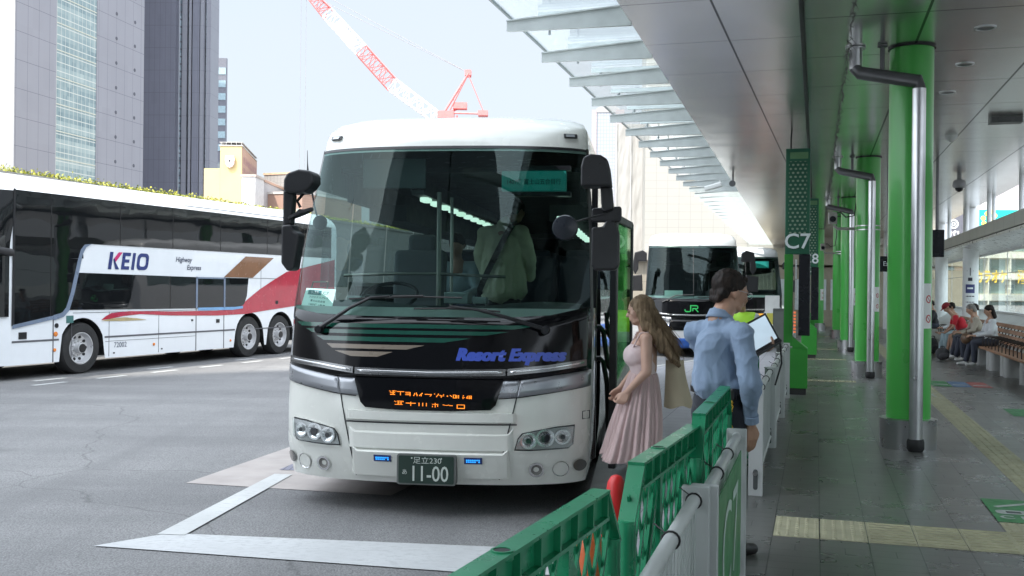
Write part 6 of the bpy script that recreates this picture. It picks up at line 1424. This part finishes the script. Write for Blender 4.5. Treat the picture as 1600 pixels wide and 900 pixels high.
g.grid(lambda u, v: colr(R(118) + u * R(304), .052 * v, .004 * (1 - v)), n, 2); g.grid(lambda u, v: colr(R(122) + u * R(296), .052 - .062 * v, .004 + .016 * v), n, 3); o = g.build('collar', SHIRT, man, smooth='all'); so_ = o.modifiers.new('t', 'SOLIDIFY'); so_.thickness = .004
g = MB(); g.lathe([(.047, -.022), (.046, .022), (.040, .024), (.040, -.022)], 24, capped=False); o = g.build('cuff', SHIRT, man, smooth=True); dq = (el_r - wr_r).normalized(); o.location = wr_r + dq * .045; o.rotation_euler = dq.to_track_quat('Z', 'Y').to_euler()
TRO = cloth('navy_trousers', (.012, .014, .022), .4, 8, (1, 1, .3), .2)
kl, kr, al_, ar_ = Vector((-.10, .02, .50)), Vector((.10, .03, .50)), Vector((-.11, -.02, .09)), Vector((.12, .0, .09))
tr = [('e', Vector((0, .005, .93)), (.178, .135, .12)), (Vector((-.09, 0, .86)), .098, kl, .072), (Vector((.09, 0, .86)), .098, kr, .072), (kl, .072, al_ + Vector((0, 0, .0)), .058), (kr, .072, ar_ + Vector((0, 0, 0)), .058)]
blob('trousers', tr, TRO, man, .012, 4, lambda p, n: p + n * .010 * noise.noise(Vector((p.x * 9, p.y * 9, p.z * 6))))
g = MB(); g.add([(math.cos(2 * math.pi * k / 36) * .187, .006 + math.sin(2 * math.pi * k / 36) * .146, z) for z in (.985, 1.02) for k in range(36)], [(k, (k + 1) % 36, 36 + (k + 1) % 36, 36 + k) for k in range(36)]); g.build('belt', mat('black_leather', (.015, .013, .012), .35), man, smooth='all')
SHOE = mat('black_leather', (.015, .013, .012)); fd = Vector((.25, 1, 0)).normalized()
blob('shoe', FOOT(al_ + Vector((0, -.02, 0)), fd, 1.05), SHOE, man, .008); blob('shoe', FOOT(ar_ + Vector((0, -.02, 0)), fd, 1.05), SHOE, man, .008)
# yellow key cord at the hip
g = MB(); rnd = random.Random(4); q0 = Lw(px(1143, 612, 6.12))
for k in range(5):
    P = [q0 + Vector((rnd.uniform(-.018, .018), rnd.uniform(-.01, .01), -.26 * j / 14 + (0 if j < 14 else 0) + rnd.uniform(-.01, .01))) for j in range(15)]; g.tube(P, .0045, 5)
g.build('cord', mat('yellow_cord', (.62, .38, .03), .6), man, smooth=True)
g = MB(); g.box(q0.x - .03, q0.x + .03, q0.y - .02, q0.y + .03, q0.z - .05, q0.z + .02); g.build('holster', SHOE, man, bev=.01)
# tablet: a thing of its own, held in his left hand
TQ = [px(1163, 509, 6.52), px(1196, 491, 6.62), px(1217, 529, 6.50), px(1181, 550, 6.40)]
tc_ = sum(TQ, Vector()) / 4; tb_ = thing('tablet', 'tablet computer with a blank bright screen held by the man in the blue shirt', 'tablet', tc_)
TQ = [p - tc_ for p in TQ]; nn = (TQ[1] - TQ[0]).cross(TQ[3] - TQ[0]).normalized(); nn = nn if nn.y < 0 else -nn
g = MB(); g.prism([p * 1.10 + nn * -.012 for p in TQ], nn * .012); g.build('case', BLK, tb_, bev=.004)
g = MB(); g.quad(*[p * .93 + nn * .0015 for p in TQ]); g.build('screen', mat('tablet_screen', (.42, .52, .60), .12, var=.06, vs=6, emit=.25), tb_)
g = MB(); g.prism([p + nn * -.02 for p in (TQ[3] * 1.12, TQ[2] * 1.12, TQ[2] * 1.12 + (TQ[2] - TQ[1]) * .10, TQ[3] * 1.12 + (TQ[3] - TQ[0]) * .10)], nn * .03); g.build('grip', BLK, tb_, bev=.006)
g = MB(); g.tube([TQ[2] * 1.05, TQ[2] + Vector((.02, .02, -.06)), TQ[2] + Vector((.03, .03, -.16)), TQ[2] + Vector((-.01, .03, -.30))], .006, 6); g.build('strap', RUB, tb_, smooth=True)

# ---- woman in the pink dress
V0 = Vector((1.02, 7.9, .15)); wo = thing('person', 'long-haired woman in a pale pink sleeveless dress boarding the coach', 'person', V0, R(90))     # local +y looks to world -x
# local x -> world +y (away), local y -> world -x (her front), so x<0 is her near (left) side
f1 = Vector((.12, 1, -.18)).normalized(); hc = Vector((.0, .035, 1.44)); hp_, hq, hM = head(hc, f1, s=.93)
shl, shr = Vector((-.15, .0, 1.235)), Vector((.15, .0, 1.235)); ell, elr = Vector((-.19, -.0, .99)), Vector((.19, .02, 1.0)); wl, wrr = Vector((-.13, .135, .835)), Vector((.13, .16, .84))
body = hp_ + [(Vector((0, -.01, 1.25)), .046, hc + Vector((0, -.025, -.05)), .044), (shl, .048, shr, .048), (Vector((0, 0, 1.15)), .105, Vector((0, 0, 1.0)), .105), (shl, .047, ell, .040), (ell, .038, wl, .024), (shr, .045, elr, .038), (elr, .036, wrr, .023),
              (Vector((-.05, 0, .8)), .06, Vector((-.07, .02, .42)), .048), (Vector((-.07, .02, .42)), .048, Vector((-.08, .0, .08)), .034), (Vector((.05, 0, .8)), .06, Vector((.07, .06, .44)), .048), (Vector((.07, .06, .44)), .048, Vector((.08, .08, .08)), .034)]
body += hand(wl, (.1, .45, -.85), (.8, .3, .3), (.3, .8, .2), .8, .92) + hand(wrr, (0, .45, -.85), (-.8, .3, .3), (-.3, .8, .2), .8, .92)
blob('body', body, SKIN2, wo, .0072, 5); eyes(hq, wo, .93)
# hair: crown and a long fall down the back with ragged ends
H = [('e', hq(0, -.028, .035), (.086, .100, .094), hM), (hq(-.06, -.05, -.02), .038, hq(-.055, -.09, -.18), .036), (hq(.06, -.05, -.02), .038, hq(.055, -.09, -.18), .036), (hq(-.07, .0, .0), .03, hq(-.078, -.03, -.14), .034),
     (hq(0, -.09, -.04), .06, hq(0, -.155, -.24), .055), (hq(-.05, -.12, -.2), .05, hq(-.06, -.21, -.44), .030), (hq(.04, -.12, -.2), .05, hq(.05, -.20, -.42), .03), (hq(-.01, -.15, -.24), .05, hq(-.02, -.245, -.49), .022), (hq(-.085, -.05, -.12), .034, hq(-.10, -.12, -.34), .022), (hq(-.08, -.10, -.2), .03, hq(-.095, -.20, -.42), .016)]
def hairf(p, n): k = min(1, max(0, (1.46 - p.z) / .3)); return p + n * ((.005 + .008 * k) * noise.noise(Vector((p.x * 50, p.y * 50 + p.z * 6, p.z * 2.2))) + .004 * noise.noise(Vector((p.x * 130, p.y * 130, p.z * 4))))
blob('hair', H, HAIRB, wo, .0075, 2, hairf)
SH_ = MB(); rnd = random.Random(9)
for i in range(520):
    a = rnd.uniform(-2.9, -.25) if rnd.random() < .8 else rnd.uniform(-3.3, .1); rr = 1.0; ln = rnd.uniform(.36, .50); jx, jy = rnd.gauss(0, .008), rnd.gauss(0, .01)
    P = []
    for j in range(9):
        f = j / 8
        if f < .25: q_ = f / .25; P.append(hq(.088 * math.cos(a) * math.sin(q_ * 1.5 + .1), -.02 + .10 * math.sin(a) * math.sin(q_ * 1.5 + .1), .045 + .092 * math.cos(q_ * 1.5 + .1)))
        else: q_ = (f - .25) / .75; P.append(hq(.088 * math.cos(a) * (1 - .25 * q_) + jx * q_ * 3, -.02 + .10 * math.sin(a) * (1 - .45 * q_) - .17 * q_ + jy * q_ * 3, .045 - ln * q_ ** .95))
    SH_.tube(P, [.0022] * 8 + [.0008], 3, False)
SH_.build('hair_strands', HAIRB, wo, smooth='all', fix=False)
DR = cloth('pink_bodice', (.62, .50, .49), .35, 10, (1, 1, .8), .06)
bod = [('e', Vector((0, .035, 1.10)), (.138, .125, .105)), ('e', Vector((0, .005, 1.02)), (.122, .105, .11)), ('e', Vector((0, .0, .965)), (.118, .10, .05)), (Vector((-.06, .075, 1.10)), .062, Vector((.06, .075, 1.10)), .062)]
bo = blob('bodice', bod, DR, wo, .009, 4, lambda p, n: p + n * .004 * noise.noise(p * 14))
g = MB()
for sx in (-1, 1): g.tube([(sx * .09, .09, 1.17), (sx * .105, .04, 1.275), (sx * .10, -.03, 1.285), (sx * .085, -.085, 1.17)], .007, 6)
g.build('shoulder_strap', DR, wo, smooth=True)
SK = cloth('pink_skirt', (.50, .37, .355), .35, 11, (1, 1, .16), .12)
def skirt(u, v):
    a = 2 * math.pi * u; pl = math.sin(a * 17 + 1.3 * math.sin(a * 3)) * .5 + .5 * math.sin(a * 29 + 2 + v); k = v ** .75
    rx = .112 + .075 * k; ry = .098 + .075 * k + .025 * math.sin(math.pi * min(1, v * 1.1))
    am = (.006 + .016 * v) * pl + .018 * v * math.sin(a * 5 + 3 * v) ; x = (rx + am) * math.cos(a); y = (ry + am) * math.sin(a) + .045 * v + .10 * v * v * (1 if math.sin(a) > 0 else .15) * abs(math.sin(a))
    return (x, y, .965 - .70 * v + .05 * v * v * math.sin(a) - .02 * v * math.cos(a * 3))
g = MB(); g.grid(skirt, 220, 44); sk_ = g.build('skirt', SK, wo, smooth='all', fix=False); sm_ = sk_.modifiers.new('t', 'SOLIDIFY'); sm_.thickness = .004
for a in (Vector((-.08, .0, .08)), Vector((.08, .08, .08))): blob('sandal', FOOT(a, Vector((0, 1, 0)), .9), mat('tan_leather', (.3, .2, .12)), wo, .008)
# tote bag
T0 = px(1058, 575, 7.9); tb2 = thing('tote_bag', 'natural canvas tote bag hanging from the shoulder of the woman in pink', 'bag', T0, R(8))
g = MB(); out = [(-.085, .06), (.01, .075), (.055, -.06), (.10, -.30), (-.02, -.325), (-.085, -.30), (-.095, -.1)]
g.grid(lambda u, v: (lambda x: Vector((x + .10 * v ** 1.5 * (u - .1), -.035 * math.sin(math.pi * u) * (1 + .5 * v), .07 - .37 * v - .012 * math.sin(u * 9))))(-.085 + .145 * u), 14, 20); g.grid(lambda u, v: (lambda x: Vector((x + .10 * v ** 1.5 * (u - .1), .035 * math.sin(math.pi * u) * (1 + .6 * v) + .002, .07 - .37 * v - .012 * math.sin(u * 9))))(-.085 + .145 * u), 14, 20)
CAN = cloth('canvas', (.42, .36, .25), .5, 7, (1, 1, 1), .08); g.build('pouch', CAN, tb2, smooth='all')
g = MB(); g.tube([(-.06, -.02, .06), (-.075, -.02, .2), (-.10, -.01, .30), (-.12, .05, .315)], .010, 6); g.tube([(.03, .02, .06), (.0, .03, .18), (-.08, .04, .31)], .010, 6); g.build('handle', CAN, tb2, smooth=True)

# ---- people inside the coach (coach frame -> world)
def BL(x, y, z): return Vector((-.60, 8.28, 0)) + Matrix.Rotation(RZ, 3, 'Z') @ Vector((x, y, z))
JK = cloth('cream_jacket', (.62, .64, .46), .6, 7, (1, 1, .7), .1)
pa = thing('person', 'standing passenger in a cream jacket with a black strap across the back, inside the coach', 'person', BL(.20, 2.35, 1.06), RZ - R(10))
hp_, hq, hM = head((.10, .12, 1.50), (.4, 1, -.3))
blob('body', hp_ + [(Vector((.0, 0, 1.35)), .05, Vector((.08, .08, 1.45)), .05), (Vector((0, 0, 1.2)), .12, Vector((0, 0, .9)), .12), (Vector((-.2, 0, 1.28)), .045, Vector((-.27, .05, 1.0)), .04), (Vector((-.27, .05, 1.0)), .04, Vector((-.2, .25, .9)), .03), (Vector((.2, 0, 1.28)), .045, Vector((.27, .05, 1.0)), .04), (Vector((.27, .05, 1.)), .04, Vector((.2, .25, .9)), .03)] + hand((-.2, .25, .9), (0, 1, 0), (1, 0, 0), (0, 0, 1)) + hand((.2, .25, .9), (0, 1, 0), (-1, 0, 0), (0, 0, 1)), SKIN, pa, .012)
blob('hair', [('e', hq(0, -.02, .04), (.09, .105, .095), hM), (hq(-.05, -.07, -.02), .04, hq(.05, -.07, -.02), .04)], HAIRD, pa, .01)
blob('jacket', [(Vector((-.17, 0, 1.26)), .085, Vector((.17, 0, 1.26)), .085), (Vector((0, 0, 1.19)), .125, Vector((0, 0, .68)), .155, 1.62), (Vector((-.2, 0, 1.26)), .078, Vector((-.265, .04, 1.0)), .066), (Vector((-.265, .04, 1.0)), .065, Vector((-.24, .16, .82)), .052), (Vector((.2, 0, 1.26)), .078, Vector((.265, .04, 1.0)), .066), (Vector((.265, .04, 1.0)), .065, Vector((.24, .16, .82)), .052), (Vector((0, 0, 1.3)), .08, Vector((.02, .02, 1.37)), .065)], JK, pa, .012, 3,
     lambda p, n: p + n * (.008 * noise.noise(p * 6) + .014 * max(0, 1 - 2.5 * abs(noise.noise(Vector((p.x * 8 + p.z * 4, p.y * 8, p.z * 5 - p.x * 4)))))))
g = MB(); pts = [(.13, .05, 1.37), (.12, -.08, 1.345), (.08, -.135, 1.25), (.0, -.17, 1.08), (-.10, -.178, .88), (-.20, -.15, .68), (-.24, -.02, .6)]
for a, b in zip(pts, pts[1:]): g.bar(a, Vector(b) + (Vector(b) - Vector(a)) * .04, .06, .008, (0, 1, .2))
g.build('strap', mat('black_webbing', (.012, .012, .013), .8), pa)
blob('trousers', [(Vector((-.09, 0, .7)), .11, Vector((-.1, 0, .05)), .07), (Vector((.09, 0, .7)), .11, Vector((.1, 0, .05)), .07)], TRO, pa, .016)
def seated(root, S, top, bottom, hairm, skin=SKIN, vox=.014, lean=.1, headf=(0, 1, -.3), handz=.60, hat=None, knees=.42, shoes=None, bare=False, extra=None, hl=0.):
    """sitting figure: origin on the floor under the seat front, local +y is where the knees point"""
    hip = Vector((0, -.28, S + .10)); sh_ = hip + Vector((0, lean, .44)); hd = sh_ + Vector((0, .03 + lean * .5, .24)); P, q, M = head(hd, headf)
    K_ = [Vector((sx * .12, .12, S + .06)) for sx in (-1, 1)]; An = [Vector((sx * .13, .16 + .05 * sx, .09)) for sx in (-1, 1)]; E = [sh_ + Vector((sx * .23, .08, -.25)) for sx in (-1, 1)]; Wr = [Vector((sx * .09, .10 + lean * .6, S + handz - .38)) for sx in (-1, 1)]; SH = [sh_ + Vector((sx * .17, 0, 0)) for sx in (-1, 1)]
    b = P + [(sh_, .055, hd + Vector((0, -.02, -.06)), .05), (hip, .11, sh_, .1)]
    for i in (0, 1): b += [(SH[i], .045, E[i], .038), (E[i], .037, Wr[i], .025), (hip + Vector(((-1, 1)[i] * .09, 0, 0)), .08, K_[i], .06), (K_[i], .056, An[i], .036)] + hand(Wr[i], (.4 * (1, -1)[i], .7, .1), (0, 0, -1), ((1, -1)[i], .3, 0), .6)
    blob('body', b, skin, root, vox, 3)
    hr = [('e', q(0, -.02, .04), (.09, .105, .095), M), (q(-.05, -.07, -.02), .04, q(.05, -.07, -.02), .04)]
    if hl: hr += [(q(-.05, -.06, 0), .05, q(-.06, -.07, -hl), .04), (q(.05, -.06, 0), .05, q(.06, -.07, -hl), .04), (q(0, -.08, 0), .05, q(0, -.10, -hl), .04)]
    if hat: 
        blob('cap', [('e', q(0, -.01, .06), (.096, .112, .085), M), (q(-.05, .10, .05), .02, q(.05, .10, .05), .02), (q(-.03, .15, .045), .015, q(.03, .15, .045), .015)], hat, root, .012); hr = hr[1:]
    blob('hair', hr, hairm, root, .012)
    t_ = [(SH[0], .07, SH[1], .07), ('e', hip.lerp(sh_, .6), (.19, .13, .2)), ('e', hip.lerp(sh_, .25), (.18, .14, .17))]
    for i in (0, 1): t_ += [(SH[i], .068, E[i] if not bare else SH[i].lerp(E[i], .6), .055)] + ([(E[i], .054, E[i].lerp(Wr[i], .8), .04)] if not bare else [])
    blob('top', t_, top, root, vox, 3, lambda p, n: p + n * .012 * noise.noise(p * 7))
    b_ = [('e', hip, (.18, .16, .12))]
    for i in (0, 1): b_ += [(hip + Vector(((-1, 1)[i] * .09, 0, 0)), .10, K_[i] if not bare else hip.lerp(K_[i], .85) + Vector(((-1, 1)[i] * .1, 0, 0)), .082)] + ([] if bare else [(K_[i], .08, An[i] + Vector((0, 0, .03)), .06)])
    blob('trousers' if not bare else 'shorts', b_, bottom, root, vox, 3, lambda p, n: p + n * .01 * noise.noise(p * 8))
    for i in (0, 1): blob('shoe', FOOT(An[i], Vector((0, 1, 0)), 1.), shoes or WP, root, .012)
NAVY = cloth('navy_cloth', (.03, .05, .12), .4); LBL = cloth('pale_blue_cloth', (.32, .42, .46), .4)
for x, y, lab, tm in ((-.38, 2.75, 'seated passenger in a pale blue top, dim behind the windscreen', LBL), (-.72, 2.9, 'seated passenger in a navy top, dim behind the windscreen', NAVY)):
    o = thing('person', lab, 'person', BL(x, y, 1.02), RZ + math.pi, group='passengers seated in the coach'); seated(o, .42, tm, NAVY, HAIRD, vox=.018)
# ---- people on the bench: knees point towards the columns (-s)
def bench_p(tt, label, **k):
    o = pthing('person', label, 'person', 3.44, tt, .15, R(90) + k.pop('rz', 0), group='people sitting on the long bench'); seated(o, .44, **k); return o
REDT = cloth('red_tshirt', (.50, .015, .03), .4); KHK = cloth('khaki_shorts', (.10, .085, .055), .4, 14, (1, 1, 1), .5); WTE = cloth('white_knit', (.60, .62, .64), .4); DEN = cloth('dark_denim', (.035, .04, .06), .4); BGE = cloth('beige_top', (.36, .32, .26), .4)
bench_p(24.6, 'woman in white knit top with dark shoulder-length hair, nearest on the bench', top=WTE, bottom=DEN, hairm=HAIRD, hl=.16, handz=.60, lean=.02, rz=R(10), headf=(0, 1, -.25))
bench_p(26.3, 'grey-haired person in a beige top between the woman in white and the man in red', top=BGE, bottom=DEN, hairm=HAIRG, lean=.12, rz=R(5), hl=.05)
bench_p(27.1, 'dark-haired person mostly hidden behind the grey-haired one', top=cloth('dark_red_cloth', (.12, .02, .03)), bottom=DEN, hairm=HAIRD, lean=.0)
bench_p(28.2, 'man in a red T-shirt and red cap bent over his phone', top=REDT, bottom=KHK, hairm=HAIRD, hat=cloth('dark_red_cap', (.22, .01, .02)), lean=.32, bare=True, rz=R(0), headf=(0, 1, -.9), handz=.52)
bench_p(29.6, 'person in white beyond the man in red, mostly behind the green column', top=WTE, bottom=LBL, hairm=HAIRD, lean=.15)
bench_p(36.0, 'person in black seen small between two green columns', top=cloth('black_cloth', (.015, .015, .017)), bottom=DEN, hairm=HAIRD, lean=.05)
bench_p(37.2, 'person with pale trousers seen small between two green columns', top=BGE, bottom=LBL, hairm=HAIRD, lean=.1)
def bag(s, t, label, m, sz=(.3, .2, .42)):
    c = pthing('backpack', label, 'bag', s, t, .15, R(20)); blob('pouch', [('e', (0, 0, sz[2] * .5), (sz[0] * .5, sz[1] * .55, sz[2] * .52)), ('e', (0, -sz[1] * .5, sz[2] * .35), (sz[0] * .38, sz[1] * .25, sz[2] * .25))], m, c, .014)
    g = MB(); g.tube([(-.05, .0, sz[2] * .95), (-.04, 0, sz[2] * 1.1), (.04, 0, sz[2] * 1.1), (.05, 0, sz[2] * .95)], .012, 6); g.build('handle', m, c, smooth=True)
bag(2.95, 28.9, 'black backpack on the floor by the man in the red shirt', cloth('black_cloth', (.015, .015, .017)))
bag(2.9, 26.3, 'dark bag on the floor below the grey-haired person', cloth('charcoal_cloth', (.05, .05, .055)), (.34, .2, .3))
b_ = pthing('shoulder_bag', 'brown bag on the lap of the woman in the white top', 'bag', 3.22, 24.75, .74); blob('pouch', [('e', (0, 0, .0), (.12, .17, .13))], mat('brown_leather', (.12, .07, .04), .5), b_, .014)
g = MB(); g.tube([(0, -.1, .1), (0, 0, .2), (0, .1, .1)], .01, 6); g.build('strap', MATS['brown_leather'], b_, smooth=True)
# ---- staff in a high visibility vest behind the man
o = thing('person', 'worker in a yellow-green safety vest, mostly hidden behind the tablet man', 'person', px(1160, 450, 13.5) * Vector((1, 1, 0)) + Vector((0, 0, .15)), R(150))
hp_, hq, hM = head((0, .05, 1.48), (0, 1, -.3), s=.95)
blob('body', hp_ + [(Vector((0, 0, 1.3)), .05, Vector((0, .02, 1.42)), .05), (Vector((0, 0, 1.2)), .1, Vector((0, 0, .9)), .11)] + [q for sx in (-1, 1) for q in ((Vector((sx * .17, 0, 1.26)), .045, Vector((sx * .24, .04, 1.0)), .04), (Vector((sx * .24, .04, 1.0)), .038, Vector((sx * .2, .2, .9)), .026))] + hand((-.2, .2, .9), (0, 1, 0), (1, 0, 0), (0, 0, 1)) + hand((.2, .2, .9), (0, 1, 0), (-1, 0, 0), (0, 0, 1)), SKIN, o, .014)
blob('hair', [('e', hq(0, -.02, .04), (.085, .10, .09), hM)], HAIRD, o, .012)
blob('vest', [('e', Vector((0, 0, 1.12)), (.2, .14, .22)), (Vector((-.15, 0, 1.26)), .07, Vector((.15, 0, 1.26)), .07)], mat('hi_vis', (.42, .80, .06), .6, emit=.05), o, .014)
blob('shirt', [('e', Vector((0, 0, .98)), (.19, .135, .2))] + [q for sx in (-1, 1) for q in ((Vector((sx * .18, 0, 1.26)), .06, Vector((sx * .24, .04, 1.0)), .052), (Vector((sx * .24, .04, 1.0)), .05, Vector((sx * .21, .17, .91)), .038))], WTE, o, .014)
blob('trousers', [('e', Vector((0, 0, .86)), (.17, .13, .12)), (Vector((-.09, 0, .8)), .09, Vector((-.1, 0, .08)), .06), (Vector((.09, 0, .8)), .09, Vector((.1, 0, .08)), .06)], DEN, o, .016)
for sx in (-1, 1): blob('shoe', FOOT(Vector((sx * .1, 0, .09)), Vector((0, 1, 0))), SHOE, o, .012)
# ---- cameras hanging at the canopy edge
c = pthing('security_camera', 'white bullet camera under the glass edge of the canopy', 'camera', -2.35, 24.5, 4.2, group='security cameras of the station'); g = MB(); g.obb((0, 0, 0), (.42, .12, .12), Matrix.Rotation(R(-15), 3, 'Y')); g.build('housing', WP, c, bev=.03)
g = MB(); g.tube([(.1, 0, 0), (.15, 0, .1), (.15, 0, .3)], .02, 8); g.build('bracket', WP, c, smooth=True)
c = pthing('loudspeaker', 'small dark horn loudspeaker under the outer soffit', 'speaker', -1.78, 23.0, 4.1); g = MB(); g.lathe([(.07, -.12), (.03, .0), (.03, .08)], 20, axis='y'); g.tube([(0, 0, 0), (0, 0, .2)], .02, 8); g.build('horn', DARKG, c, smooth=True)

bpy.data.scenes.remove(TMP)
